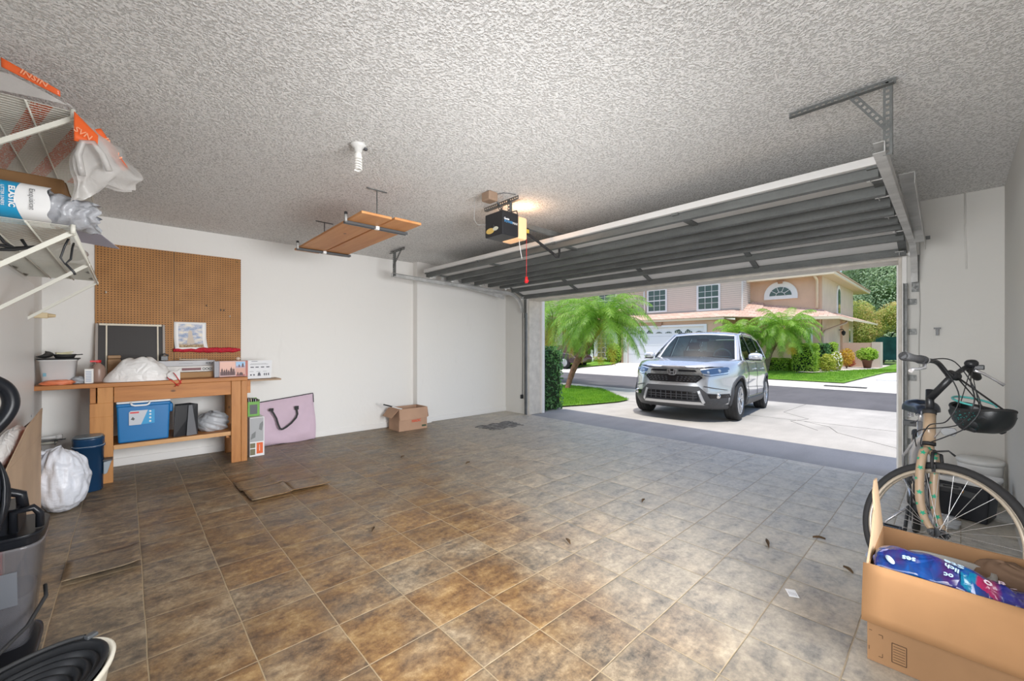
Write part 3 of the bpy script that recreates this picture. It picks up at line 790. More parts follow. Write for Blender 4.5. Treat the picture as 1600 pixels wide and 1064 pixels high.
# ------------------------------------------------------------------ pegboards with real rows of holes drawn as pits
def pegboard_material():
    t = NT('pegboard')
    s = t.sep(t.obj); P = 0.0254
    fx = t.math('SUBTRACT', t.math('FRACT', t.math('DIVIDE', s[0], P)), 0.5); fz = t.math('SUBTRACT', t.math('FRACT', t.math('DIVIDE', s[2], P)), 0.5)
    r = t.math('SQRT', t.math('ADD', t.math('MULTIPLY', fx, fx), t.math('MULTIPLY', fz, fz)))
    hole = t.ramp(r, [(0.19, (1, 1, 1)), (0.25, (0, 0, 0))])
    n = t.noise(t.obj, 5, 4)
    c = t.ramp(n, [(0.3, (0.34, 0.15, 0.035)), (0.7, (0.43, 0.20, 0.055))])
    t.set('Base Color', t.mix(hole, c, (0.07, 0.028, 0.010))); t.set('Roughness', 0.6)
    t.set('Normal', t.bump(hole, -0.6, 0.006))
    return t.m
M['peg'] = pegboard_material()
for x0, x1, lb in ((-0.235, 0.392, 'left brown pegboard panel, the one behind the framed mesh screen'), (0.397, 1.034, 'right brown pegboard panel, the one with the art print and red roll')):
    m = MB(); m.b2(x0, x1, 6.024, 6.049, 1.02, 2.337)
    o = m.build('pegboard', M['peg']); tag(o, lb, 'pegboard', 'pegboard panels')
def peg_hook(x, z, lb, mt=None, L=0.05):
    m = MB(); m.tube([(x, 6.024, z), (x, 6.0, z), (x, 6.024 - L, z - 0.01), (x, 6.02 - L, z + 0.012)], 0.0025, 6)
    m.cyl((x, 6.024, z), (x, 6.020, z), 0.007, seg=8)
    tag(m.build('peg_hook', mt or M['wire']), lb, 'hook', 'pegboard hooks')
peg_hook(-0.155, 1.83, 'lone white hook on the left pegboard panel')
peg_hook(0.92, 1.63, 'white hook just above right end of the red roll', L=0.03)
peg_hook(0.44, 1.76, 'leftmost brass hook of the row above the art print', galv_material('brass', (0.5, 0.34, 0.14)), 0.03)
peg_hook(0.69, 1.745, 'brass hook in the middle of the row above the art print', M['galvd'], 0.03)
peg_hook(0.83, 1.70, 'steel hook of the pair near the right end of the row', M['galvd'], 0.03)
peg_hook(0.86, 1.70, 'steel hook furthest right in the row above the print', M['galvd'], 0.03)
peg_hook(0.99, 2.30, 'small brass hook in the top right corner of the pegboard', galv_material('brass_hook', (0.5, 0.34, 0.14)), 0.02)

# ------------------------------------------------------------------ workbench
wb = empty('workbench', (0.3, 5.7, 0), 'orange stained lumber workbench with a lower shelf against the back wall', 'workbench')
m = MB(); m.b2(-0.588, 0.985, 5.35, 6.02, 0.892, 0.93); m.build('worktop', M['wood'], wb, bevel=0.004)
m = MB(); m.b2(0.80, 1.335, 5.42, 5.66, 0.872, 0.890); m.build('support_board', M['rawwood'], wb, bevel=0.002)
m = MB(); m.b2(-0.086, 0.832, 5.375, 5.412, 0.745, 0.890); m.build('front_rail', M['wood'], wb, bevel=0.003)
m = MB(); m.b2(-0.26, 1.0, 5.98, 6.018, 0.745, 0.890); m.build('back_rail', M['wood'], wb, bevel=0.003)
for x0, x1 in ((-0.245, -0.205), (0.985, 1.022)):
    m = MB(); m.b2(x0, x1, 5.41, 6.0, 0.745, 0.890); m.build('side_rail', M['wood'], wb, bevel=0.003)
m = MB(); m.b2(-0.245, -0.090, 5.372, 5.408, 0.62, 0.745); m.b2(-0.195, -0.090, 5.372, 5.408, 0.745, 0.89); m.b2(-0.245, -0.090, 5.372, 5.408, 0, 0.62); m.b2(-0.13, -0.09, 5.408, 5.45, 0.0, 0.89)
m.build('leg', M['woodz'], wb, bevel=0.002)
m = MB(); m.b2(0.835, 0.925, 5.372, 5.41, 0, 0.89); m.b2(0.927, 0.983, 5.368, 5.41, 0, 0.89); m.b2(0.955, 0.983, 5.41, 5.46, 0, 0.745)
m.build('leg', M['woodz'], wb, bevel=0.003)
for x in (-0.16, 0.93):
    m = MB(); m.b2(x - 0.07, x + 0.02, 5.93, 5.975, 0, 0.89); m.build('leg', M['woodz'], wb, bevel=0.003)
m = MB(); m.b2(-0.13, 0.93, 5.405, 5.96, 0.322, 0.340); m.build('lower_shelf', M['wood'], wb, bevel=0.003)
m = MB(); m.b2(-0.088, 0.833, 5.39, 5.404, 0.300, 0.342); m.build('shelf_edge', wood_material('pale_lumber', (0.62, 0.36, 0.16), (0.50, 0.25, 0.09), 0), wb, bevel=0.002)
for xa, xb in ((0.80, 0.86), (-0.13, -0.09)):
    m = MB(); m.b2(xa, xb, 5.455, 5.93, 0.265, 0.322); m.build('shelf_rail', M['wood'], wb, bevel=0.002)

# soft crumpled bag shape
def bag_mesh(name, c, size, mt, parent=None, seed=0, folds=0.06, flat=0.0, nu=56, nv=30, rz=0.0, power=0.8, stretch_top=0.0):
    rnd = random.Random(seed); ph = [(rnd.uniform(2, 9), rnd.uniform(1, 7), rnd.uniform(0, 6.28), rnd.uniform(.3, 1)) for _ in range(9)]
    def fn(u, v):
        a = 2 * PI * u; e = (v - .5) * PI
        cx, sx_ = math.cos(a), math.sin(a)
        r = abs(math.cos(e)) ** power
        z = math.sin(e)
        w = sum(k * math.sin(p * a * 1.0 + q * e * 2 + f) for p, q, f, k in [(round(p), q, f, k) for p, q, f, k in ph]) / 4.0
        w2 = abs(math.sin(3 * a + 4 * e + ph[0][2])) - .5
        s = 1 + folds * w + folds * 0.8 * w2
        x, y, zz = cx * r * s * size[0] / 2, sx_ * r * s * size[1] / 2, z * (1 + folds * w) * size[2] / 2
        if z > 0: zz *= 1 + stretch_top * math.sin(a * 2 + 1)
        zz = max(zz, -size[2] / 2 * (1 - flat))
        p = rotm(0, 0, rz) @ Vector((x, y, zz))
        return Vector(c) + p + Vector((0, 0, size[2] / 2 * (1 - flat)))
    m = MB(); m.grid(fn, nu, nv, closeu=True)
    return m.build(name, mt, parent, merge=0.0005)
def plastic_bag_mat(name, col, rough=0.38, alpha=1.0, crump=0.45, scale=9.0):
    t = NT(name)
    v = t.n('ShaderNodeTexVoronoi', feature='DISTANCE_TO_EDGE'); v.inputs['Scale'].default_value = scale
    nn = t.n('ShaderNodeTexNoise'); nn.inputs['Scale'].default_value = scale * 0.6; t.l(t.obj, nn.inputs['Vector'])
    va = t.n('ShaderNodeVectorMath', operation='MULTIPLY_ADD'); t.l(nn.outputs['Color'], va.inputs[0]); va.inputs[1].default_value = (0.25, 0.25, 0.25); t.l(t.obj, va.inputs[2])
    t.l(va.outputs[0], v.inputs['Vector'])
    h = t.math('ADD', t.math('MULTIPLY', v.outputs['Distance'], 1.6), t.math('MULTIPLY', t.noise(t.mapping(t.obj, scale=(1, 1, 2.2)), scale * 2, 4), 0.7))
    t.set('Base Color', t.ramp(t.noise(t.obj, 6, 4), [(0.3, tuple(x * 0.9 for x in col)), (0.7, col)])); t.set('Roughness', rough); t.set('Alpha', alpha)
    t.set('Normal', t.bump(h, crump, 0.02)); t.set('Subsurface Weight', 0.08); t.b.inputs['Subsurface Radius'].default_value = (0.02, 0.02, 0.02)
    return t.m
M['bag'] = plastic_bag_mat('white_bag_film', (0.80, 0.79, 0.78))
M['bagblue'] = plastic_bag_mat('bluish_bin_liner', (0.74, 0.77, 0.84), crump=0.4, scale=8)
M['bagclear'] = plastic_bag_mat('milky_film', (0.60, 0.58, 0.56), 0.3, 0.62)

# ---- things on the lower shelf
ck = empty('cooler', (0.13, 5.6, 0.342), 'blue picnic cooler with white lid on the bench shelf', 'cooler')
cb = mat('cooler_blue', (0.006, 0.16, 0.42), 0.35); cw = mat('cooler_white', (0.82, 0.84, 0.86), 0.4)
m = MB()
for z0, z1, e0, e1 in ((0.342, 0.715, 0.012, 0.0),):
    A = [(-0.070 + e0, 5.425 + e0), (0.325 - e0, 5.425 + e0), (0.325 - e0, 5.72 - e0), (-0.070 + e0, 5.72 - e0)]
    B = [(-0.070, 5.425), (0.325, 5.425), (0.325, 5.72), (-0.070, 5.72)]
    va = m._v([(x, y, z0) for x, y in A]); vb = m._v([(x, y, z1) for x, y in B])
    for i in range(4): m.bm.faces.new((va[i], va[(i + 1) % 4], vb[(i + 1) % 4], vb[i]))
    m.bm.faces.new(va[::-1]); m.bm.faces.new(vb)
m.b2(-0.075, 0.330, 5.418, 5.725, 0.685, 0.718); m.b2(0.318, 0.352, 5.50, 5.64, 0.60, 0.69)
m.build('body', cb, ck, bevel=0.014, seg=3)
m = MB(); m.b2(-0.072, 0.328, 5.42, 5.722, 0.719, 0.741); m.build('lid', cw, ck, bevel=0.01, seg=3)
m = MB(); m.tube([(0.03, 5.413, 0.728), (0.04, 5.405, 0.705), (0.06, 5.403, 0.698), (0.14, 5.403, 0.698), (0.16, 5.405, 0.705), (0.17, 5.413, 0.728)], 0.009, 8); m.build('handle', cw, ck)
m = MB(); m.prism([(0.018, 0.51), (0.018, 0.635), (0.03, 0.648), (0.155, 0.648), (0.105, 0.51)], lambda a, b_, h: Vector((a, h, b_)), 5.4165, 5.4185)
lab = m.build('label', mat('cooler_label', (0.52, 0.55, 0.60), 0.5), ck)
m = MB(); m.b2(0.026, 0.09, 5.4155, 5.4165, 0.622, 0.636); m.build('label_stripe', M['red'], lab)
m = MB(); m.prism([(0.03, 0.565), (0.045, 0.59), (0.06, 0.57), (0.052, 0.555)], lambda a, b_, h: Vector((a, h, b_)), 5.4155, 5.4165); m.build('label_picture', M['dark'], lab)
m = MB(); m.prism([(0.105, 0.51), (0.155, 0.648), (0.205, 0.648), (0.205, 0.515)], lambda a, b_, h: Vector((a, h, b_)), 5.4170, 5.4187)
l2 = m.build('label_side', mat('label_blue', (0.02, 0.30, 0.60), 0.5), ck)
m = MB()
for z in (0.535, 0.57, 0.603, 0.633): m.lathe([(0, 0.001), (0.009, 0.001), (0.009, 0)], (0.172, 5.4168, z), (0, -1, 0), 14)
m.build('label_icons', cw, l2)
gb = empty('gift_bag', (0.45, 5.55, 0.342), 'black glossy paper carrier bag standing on the bench shelf', 'bag')
m = MB()
P0 = [(0.352, 5.44), (0.555, 5.50), (0.50, 5.66), (0.36, 5.60)]
T0 = [(0.368, 5.45), (0.555, 5.49), (0.50, 5.65), (0.372, 5.60)]
va = m._v([(x, y, 0.342) for x, y in P0]); vb = m._v([(x, y, 0.66) for x, y in T0])
gm = mat('black_gloss_paper', (0.025, 0.026, 0.03), 0.28); gm2 = mat('grey_sheen_paper', (0.16, 0.165, 0.18), 0.3)
for i in range(4): f = m.bm.faces.new((va[i], va[(i + 1) % 4], vb[(i + 1) % 4], vb[i]))
m.bm.faces.new(va[::-1])
m.build('body', gm, gb, solid=0.002)
m = MB(); m.face([(0.455, 5.433, 0.343), (0.545, 5.462, 0.343), (0.505, 5.465, 0.655), (0.475, 5.455, 0.655)]); m.build('gusset', gm2, gb, solid=0.003)
tag(bag_mesh('plastic_bag', (0.705, 5.66, 0.341), (0.29, 0.32, 0.24), plastic_bag_mat('grey_bag_film', (0.48, 0.50, 0.53)), seed=3, folds=0.10, flat=0.35), 'crumpled grey plastic bag on the bench shelf right of black bag', 'bag')

# ---- things on the worktop
tub = empty('storage_tub', (-0.455, 5.6, 0.93), 'translucent white plastic tub at the left end of the bench', 'tub')
def tapered(m, cx, cy, z0, z1, w0, d0, w1, d1, wall=0.004, rim=0.008, open_top=True, n=10, pw=5.0):
    def ring(w, d, z):
        o = []
        for k in range(4 * n):
            a = 2 * PI * k / (4 * n); c, s = math.cos(a), math.sin(a)
            o.append((cx + w / 2 * math.copysign(abs(c) ** (2 / pw), c), cy + d / 2 * math.copysign(abs(s) ** (2 / pw), s), z))
        return m._v(o)
    seq = [(w0 - 0.01, d0 - 0.01, z0), (w0, d0, z0 + 0.006), (w1, d1, z1 - 0.012), (w1 + 2 * rim, d1 + 2 * rim, z1 - 0.010), (w1 + 2 * rim, d1 + 2 * rim, z1), (w1 - 2 * wall, d1 - 2 * wall, z1)]
    if open_top: seq += [(w0 - 2 * wall, d0 - 2 * wall, z0 + 0.012)]
    R = [ring(*q) for q in seq]; N = 4 * n
    for A, B in zip(R[:-1], R[1:]):
        for k in range(N):
            f = m.bm.faces.new((A[k], A[(k + 1) % N], B[(k + 1) % N], B[k])); f.smooth = True
    m.bm.faces.new(R[0][::-1]); m.bm.faces.new(R[-1])
m = MB(); tapered(m, -0.452, 5.60, 0.930, 1.152, 0.20, 0.19, 0.235, 0.225); m.build('body', mat('cloudy_plastic', (0.66, 0.66, 0.66), 0.4), tub)
m = MB(); m.box((-0.53, 5.50, 1.02), (0.02, 0.002, 0.03)); m.build('print', mat('teal_print', (0.15, 0.35, 0.45), 0.5), tub)
m = MB(); tapered(m, -0.452, 5.60, 1.153, 1.163, 0.25, 0.235, 0.255, 0.24, open_top=False); tag(m.build('tray', M['black']), 'thin black tray lying on top of the white tub', 'tray')
pn = empty('frying_pan', (-0.42, 5.6, 1.165), 'black pan stacked on the tub beside the shoe', 'pan')
m = MB(); m.lathe([(0, 0), (0.06, 0), (0.076, 0.035), (0.073, 0.035), (0.058, 0.004), (0, 0.004)], (-0.415, 5.60, 1.164)); m.build('bowl', M['blackm'], pn)
m = MB(); m.bar((-0.355, 5.58, 1.19), (-0.30, 5.55, 1.197), 0.018, 0.008); m.build('handle', M['black'], pn, bevel=0.003)
sh = MB(); sh.grid(lambda u, v: Vector((-0.535 + 0.055 * math.cos(2 * PI * u) * math.sin(PI * v) ** .6, 5.58 + 0.10 * math.sin(2 * PI * u) * math.sin(PI * v) ** .6, 1.165 + 0.066 * v * (0.7 + 0.3 * math.cos(2 * PI * u)))), 24, 10, closeu=True)
tag(sh.build('knee_pad', mat('black_rubber', (0.03, 0.03, 0.03), 0.6, bump=0.5, bscale=60), merge=0.0004), 'rounded black knee pad on top of the white tub, at its left', 'pad')
m = MB(); m.box((-0.42, 5.57, 1.205), (0.10, 0.05, 0.012), rotm(0.1, 0.1, 0.3)); m.box((-0.40, 5.58, 1.215), (0.08, 0.03, 0.010), rotm(0, -0.15, -0.2))
tag(m.build('sandpaper', mat('yellowish_card', (0.62, 0.58, 0.38), 0.7), bevel=0.002), 'small pale yellow cards tossed in the black pan', 'card')
tag(bag_mesh('orange_bag', (-0.445, 5.45, 0.930), (0.21, 0.10, 0.05), plastic_bag_mat('orange_film', (0.75, 0.22, 0.10)), seed=5, folds=0.12, flat=0.3), 'flattened orange plastic bag in front of the white tub', 'bag')
tag(bag_mesh('grey_bag', (-0.325, 5.52, 0.930), (0.10, 0.14, 0.075), plastic_bag_mat('smoky_film', (0.42, 0.44, 0.47)), seed=6, folds=0.12, flat=0.3), 'small grey crumpled bag between the tub and the carton', 'bag')
ct = empty('carton', (-0.25, 5.5, 0.93), 'small white printed carton between the tub and the brown jug', 'carton')
m = MB(); m.b2(-0.282, -0.224, 5.46, 5.54, 0.931, 1.062); m.build('body', mat('white_card', (0.74, 0.74, 0.72), 0.6), ct, bevel=0.002)
m = MB()
for k in range(7): m.b2(-0.274, -0.236, 5.4588, 5.4598, 0.945 + 0.015 * k, 0.952 + 0.015 * k)
m.build('print', mat('blue_grey_print', (0.30, 0.38, 0.52), 0.6), ct)
jg = empty('jug', (-0.19, 5.56, 0.93), 'brown plastic jug with a red cap on the bench', 'jug')
m = MB(); m.lathe([(0, 0), (0.045, 0), (0.05, 0.01), (0.05, 0.12), (0.042, 0.15), (0.018, 0.175), (0.016, 0.185), (0, 0.185)], (-0.195, 5.565, 0.931)); m.build('body', mat('brown_jug', (0.30, 0.20, 0.16), 0.35), jg)
m = MB(); m.lathe([(0, 0), (0.02, 0), (0.02, 0.022), (0, 0.024)], (-0.195, 5.565, 1.117)); m.b2(-0.25, -0.19, 5.545, 5.57, 1.122, 1.138); m.build('cap', M['red'], jg)
# framed mesh screen
sc_ = empty('window_screen', (0.04, 5.98, 0.93), 'framed dark mesh screen leaning on the left pegboard', 'screen')
m = MB(); Yb, Yt = 5.90, 5.995
def lean(x, z, d=0): return Vector((x, Yb + (Yt - Yb) * (z - 0.935) / 0.57 - d, z))
m.bar(lean(-0.222, 0.935), lean(-0.222, 1.502), 0.02, 0.026, (0, 1, 0)); m.bar(lean(0.302, 0.935), lean(0.302, 1.502), 0.02, 0.030, (0, 1, 0)); m.bar(lean(-0.235, 0.945), lean(0.317, 0.945), 0.02, 0.02, (0, 1, 0))
m.build('outer_frame', mat('aged_metal_frame', (0.33, 0.29, 0.26), 0.5), sc_)
m = MB(); m.bar(lean(-0.205, 1.496, .003), lean(0.285, 1.496, .003), 0.02, 0.012, (0, 1, 0)); m.bar(lean(-0.150, 0.95, .003), lean(-0.150, 1.49, .003), 0.012, 0.016, (0, 1, 0)); m.bar(lean(0.252, 0.95, .003), lean(0.252, 1.49, .003), 0.012, 0.016, (0, 1, 0))
m.build('inner_frame', mat('cream_frame', (0.68, 0.62, 0.50), 0.5), sc_)
mm = NT('dark_mesh'); 
sx = mm.sep(mm.obj)
fx = mm.math('ABSOLUTE', mm.math('SUBTRACT', mm.math('FRACT', mm.math('MULTIPLY', sx[0], 120.0)), 0.5)); fz = mm.math('ABSOLUTE', mm.math('SUBTRACT', mm.math('FRACT', mm.math('MULTIPLY', sx[2], 120.0)), 0.5))
mm.set('Base Color', (0.045, 0.042, 0.042)); mm.set('Roughness', 0.6)
mm.set('Alpha', mm.ramp(mm.math('MAXIMUM', fx, fz), [(0.30, (0.86,) * 3), (0.34, (1, 1, 1))]))
m = MB(); m.face([lean(-0.212, 0.945), lean(0.292, 0.945), lean(0.292, 1.495), lean(-0.212, 1.495)]); m.build('mesh', mm.m, sc_)
# big white bag with red ties
wbg = empty('shopping_bag', (0.11, 5.5, 0.93), 'large rumpled white plastic bag with red drawstrings on the bench', 'bag')
def wb_fn(u, v):
    a = 2 * PI * u; e = v * PI / 2
    prof = [(-0.19, 0.05), (-0.10, 0.13), (-0.03, 0.215), (0.06, 0.215), (0.15, 0.225), (0.22, 0.19), (0.30, 0.12), (0.40, 0.04)]
    x = 0.115 + 0.285 * math.cos(a) * math.cos(e) ** .55
    y = 5.52 + 0.14 * math.sin(a) * math.cos(e) ** .5
    h = 0
    for (xa, ha), (xb, hb) in zip(prof[:-1], prof[1:]):
        if xa <= x <= xb: h = ha + (hb - ha) * (x - xa) / (xb - xa)
    if x < -0.19: h = 0.03
    if x > 0.40: h = 0.03
    w = 0.010 * math.sin(x * 30 + y * 40) + 0.008 * math.sin(x * 44 - y * 33 + 1) + 0.004 * math.sin(y * 60 + x * 15)
    return Vector((x + 0.4 * w, y, 0.932 + h * math.sin(e) ** .8 + w * math.sin(e)))
m = MB(); m.grid(wb_fn, 84, 30, closeu=True); m.build('bag_body', M['bag'], wbg, merge=0.0005)
m = MB(); m.grid(lambda u, v: Vector((0.30 + 0.10 * u, 5.385 + 0.03 * v - 0.02 * u, 0.945 + 0.06 * v + 0.03 * u - 0.05 * u * (1 - v) + 0.008 * math.sin(9 * u + 5 * v))), 12, 8); m.build('bag_mouth', M['bag'], wbg, solid=0.002)
m = MB()
m.tube([(0.345, 5.375, 1.005), (0.36, 5.352, 0.985), (0.385, 5.345, 0.935), (0.405, 5.34, 0.90), (0.385, 5.343, 0.87), (0.35, 5.345, 0.91), (0.31, 5.35, 0.945), (0.30, 5.36, 0.96)], 0.004, 6)
m.tube([(0.355, 5.345, 0.865), (0.39, 5.342, 0.90), (0.41, 5.343, 0.93)], 0.0035, 6)
m.build('drawstring', M['red'], wbg)
# boxes behind the bag
lb = empty('long_carton', (0.5, 5.72, 0.93), 'long white carton with dark red stripe lying on the brown box', 'box')
m = MB(); m.b2(0.10, 0.73, 5.66, 5.76, 0.992, 1.052); m.build('body', mat('offwhite_card', (0.66, 0.65, 0.63), 0.6), lb, bevel=0.002)
m = MB(); m.b2(0.435, 0.60, 5.658, 5.6595, 1.008, 1.034); m.build('stripe', mat('maroon_print', (0.20, 0.09, 0.10), 0.6), lb)
m = MB()
for x in (0.625, 0.653, 0.681): m.ring((x, 5.658, 1.021), 0.011, 0.0028, (0, 1, 0), 18, 5)
m.build('print', M['dark'], lb)
lg = empty('long_carton', (0.4, 5.80, 0.93), 'long light grey carton lying behind the striped one', 'box')
m = MB(); m.b2(0.05, 0.74, 5.77, 5.90, 0.931, 1.110); m.build('body', mat('light_grey_card', (0.52, 0.52, 0.54), 0.6), lg, bevel=0.003)
m = MB(); m.b2(0.655, 0.675, 5.767, 5.769, 1.076, 1.086); m.b2(0.68, 0.70, 5.767, 5.769, 1.076, 1.086); m.b2(0.71, 0.725, 5.767, 5.769, 1.076, 1.088); m.b2(0.42, 0.54, 5.767, 5.769, 1.080, 1.082); m.build('print', M['dark'], lg)
m = MB(); m.b2(0.36, 0.72, 5.60, 5.755, 0.931, 0.990); tag(m.build('brown_box', cardboard_material('brown_card', (0.40, 0.24, 0.12)), bevel=0.003), 'low plain brown box under the long striped carton', 'box')
m = MB(); m.box((0.55, 5.82, 1.122), (0.25, 0.05, 0.012), rotm(0, 0.02, 0)); m.tube([(0.435, 5.82, 1.12), (0.43, 5.82, 1.15)], 0.003, 5); tag(m.build('tan_tray', mat('tan_plastic', (0.45, 0.37, 0.26), 0.5), bevel=0.004), 'flat tan tray lying on the long grey carton', 'tray')
# photo box
ph = empty('picture_box', (0.85, 5.6, 0.93), 'box printed with beach family photos at the right end of the bench', 'box')
m = MB(); m.b2(0.745, 1.012, 5.50, 5.58, 0.931, 1.105); m.build('body', mat('pink_card', (0.56, 0.36, 0.34), 0.5), ph, bevel=0.002)
m = MB(); m.b2(0.70, 0.744, 5.50, 5.58, 0.931, 1.105); m.build('spine', mat('grey_spine', (0.28, 0.28, 0.31), 0.5), ph, bevel=0.002)
def pic(x0, x1, z0, z1, y, sky, ground, figs, parent, horizon=0.45):
    m = MB(); m.b2(x0, x1, y - 0.001, y, z0, z1, 0); zh = z0 + (z1 - z0) * horizon
    m.b2(x0, x1, y - 0.0015, y, z0, zh, 1)
    for fx, fh, fw in figs:
        x = x0 + (x1 - x0) * fx
        m.prism([(x - fw, z0 + 0.004), (x + fw, z0 + 0.004), (x + fw * .8, z0 + fh * .75), (x + fw * .3, z0 + fh * .8), (x, z0 + fh), (x - fw * .3, z0 + fh * .8), (x - fw * .8, z0 + fh * .75)], lambda a, b_, h: Vector((a, h, b_)), y - 0.0025, y - 0.0016, 2)
    return m.build('picture', [sky, ground, mat('figure_print', (0.12, 0.07, 0.07), 0.6)], parent)
skp = mat('dusk_print', (0.72, 0.44, 0.36), 0.5); sdp = mat('dark_dusk_print', (0.20, 0.12, 0.13), 0.5); blp = mat('sky_print', (0.30, 0.50, 0.72), 0.5); sandp = mat('sand_print', (0.60, 0.33, 0.26), 0.5)
pic(0.752, 0.89, 0.945, 1.095, 5.4995, skp, sdp, [(.12, .09, .01), (.28, .075, .009), (.42, .082, .009), (.56, .07, .008), (.74, .10, .013), (.9, .09, .01)], ph, 0.28)
pic(0.898, 0.985, 1.03, 1.095, 5.4995, blp, mat('sea_print', (0.35, 0.30, 0.42), 0.5), [(.35, .04, .006), (.75, .055, .008)], ph, 0.3)
pic(0.898, 0.985, 0.936, 1.022, 5.4995, sandp, mat('towel_print', (0.45, 0.12, 0.10), 0.5), [(.2, .05, .008), (.55, .045, .02)], ph, 0.2)
m = MB(); m.b2(0.99, 1.0122, 5.4985, 5.4998, 0.931, 1.105); m.build('edge_stripe', mat('brick_print', (0.42, 0.12, 0.09), 0.5), ph)
wc = empty('leaflet', (1.15, 5.58, 0.93), 'white printed card standing on the board beside the picture box', 'card')
m = MB(); m.prism([(1.022, 0.892), (1.262, 0.892), (1.272, 1.10), (1.022, 1.105)], lambda a, b_, h: Vector((a, h, b_)), 5.565, 5.569); m.build('body', mat('leaflet_white', (0.66, 0.67, 0.69), 0.5), wc)
m = MB()
for x in (1.05, 1.10, 1.155, 1.21): m.b2(x, x + 0.034, 5.5635, 5.5645, 1.018, 1.030)
m.b2(1.045, 1.23, 5.5635, 5.5645, 1.055, 1.058); m.b2(1.055, 1.21, 5.5635, 5.5645, 1.066, 1.068); m.b2(1.06, 1.12, 5.5635, 5.5645, 1.09, 1.095)
for x in (1.04, 1.11, 1.175): m.b2(x, x + 0.04, 5.5635, 5.5645, 0.972, 0.975)
m.lathe([(0, .001), (0.009, .001), (0.009, 0)], (1.055, 5.565, 0.935), (0, -1, 0), 12); m.lathe([(0, .001), (0.009, .001), (0.009, 0)], (1.085, 5.565, 0.935), (0, -1, 0), 12)
m.prism([(1.12, 0.922), (1.155, 0.922), (1.148, 0.955), (1.137, 0.965), (1.126, 0.955)], lambda a, b_, h: Vector((a, h, b_)), 5.5635, 5.5645)
for x in (1.185, 1.205, 1.228): m.b2(x, x + 0.012, 5.5635, 5.5645, 0.925, 0.952)
m.build('print', mat('dark_print', (0.10, 0.10, 0.12), 0.6), wc)
m = MB(); m.lathe([(0, -0.02), (0.016, -0.012), (0.022, 0.0), (0.016, 0.014), (0, 0.022)], (0.93, 5.56, 1.127), seg=16); tag(m.build('seashell', mat('shell', (0.62, 0.50, 0.40), 0.5)), 'small pale shell on top of the picture box', 'shell')
m = MB(); m.box((0.30, 5.83, 1.14), (0.06, 0.05, 0.05)); m.tube([(0.27, 5.82, 1.165), (0.30, 5.82, 1.19), (0.335, 5.82, 1.165)], 0.009, 6); tag(m.build('clamp', M['black'], bevel=0.006), 'black clamp lying behind the white bag, before the pegboard', 'clamp')
m = MB(); m.box((-0.09, 5.88, 1.16), (0.10, 0.05, 0.035)); m.b2(-0.14, -0.04, 5.85, 5.90, 0.931, 1.14); tag(m.build('wood_block', wood_material('tan_block', (0.42, 0.26, 0.14), (0.30, 0.17, 0.08), 0), bevel=0.01), 'tan wooden block behind the white bag, before the screen', 'block')
# print on the pegboard and red roll
pp_ = empty('art_print', (0.55, 6.0, 1.24), 'white bordered print of a cloudy landscape hanging on the pegboard', 'print')
def curl(x, z, off=0.0):
    k = max(0, (1.40 - z) / 0.17)
    return Vector((x + 0.018 * k * k * (1 if x > .5 else .6), 6.018 - 0.035 * k * k - off, z))
m = MB(); m.grid(lambda u, v: curl(0.392 + 0.295 * u, 1.235 + 0.31 * v), 10, 14); m.build('sheet', mat('print_paper', (0.84, 0.84, 0.84), 0.5), pp_, solid=0.001)
t = NT('cloud_print')
s = t.sep(t.obj)
cl = t.noise(t.mapping(t.obj, scale=(1, 1, 1.6)), 16, 6, 0.6)
skyc = t.ramp(cl, [(0.38, (0.25, 0.33, 0.50)), (0.5, (0.50, 0.52, 0.60)), (0.62, (0.80, 0.74, 0.62))])
gr = t.ramp(t.noise(t.obj, 60, 4), [(0.35, (0.22, 0.15, 0.07)), (0.65, (0.58, 0.42, 0.25))])
zf = t.math('ADD', s[2], t.math('MULTIPLY', cl, 0.03))
t.set('Base Color', t.mix(t.ramp(t.math('MULTIPLY', t.math('SUBTRACT', zf, 1.275), 20), [(0.4, (0, 0, 0)), (0.9, (1, 1, 1))]), gr, skyc)); t.set('Roughness', 0.5)
m = MB(); m.grid(lambda u, v: curl(0.430 + 0.222 * u, 1.255 + 0.268 * v, 0.0012), 8, 12); pc = m.build('painting', t.m, pp_)
m = MB()
m.prism([(0.50, 1.30), (0.575, 1.30), (0.56, 1.39), (0.555, 1.44), (0.535, 1.455), (0.52, 1.43), (0.52, 1.38)], lambda a, b_, h: curl(a, b_, h), 0.0015, 0.0022)
m.build('figure', mat('dune_print', (0.60, 0.52, 0.44), 0.6), pc)
rr = NT('red_net'); rr.set('Base Color', rr.ramp(rr.noise(rr.obj, 90, 3), [(0.35, (0.35, 0.0, 0.015)), (0.65, (0.75, 0.02, 0.05))])); rr.set('Roughness', 0.45); rr.set('Normal', rr.bump(rr.noise(rr.obj, 120, 3), 1.0, 0.01))
m = MB(); m.tube([(0.385 + 0.04 * i, 5.995, 1.222 + 0.004 * math.sin(i * 2.1)) for i in range(17)], [0.020 if i < 6 else 0.030 if i < 15 else 0.024 - 0.012 * (i - 15) for i in range(17)], 12); tag(m.build('red_roll', rr.m), 'red net roll lying along the pegboard below the art print', 'roll')

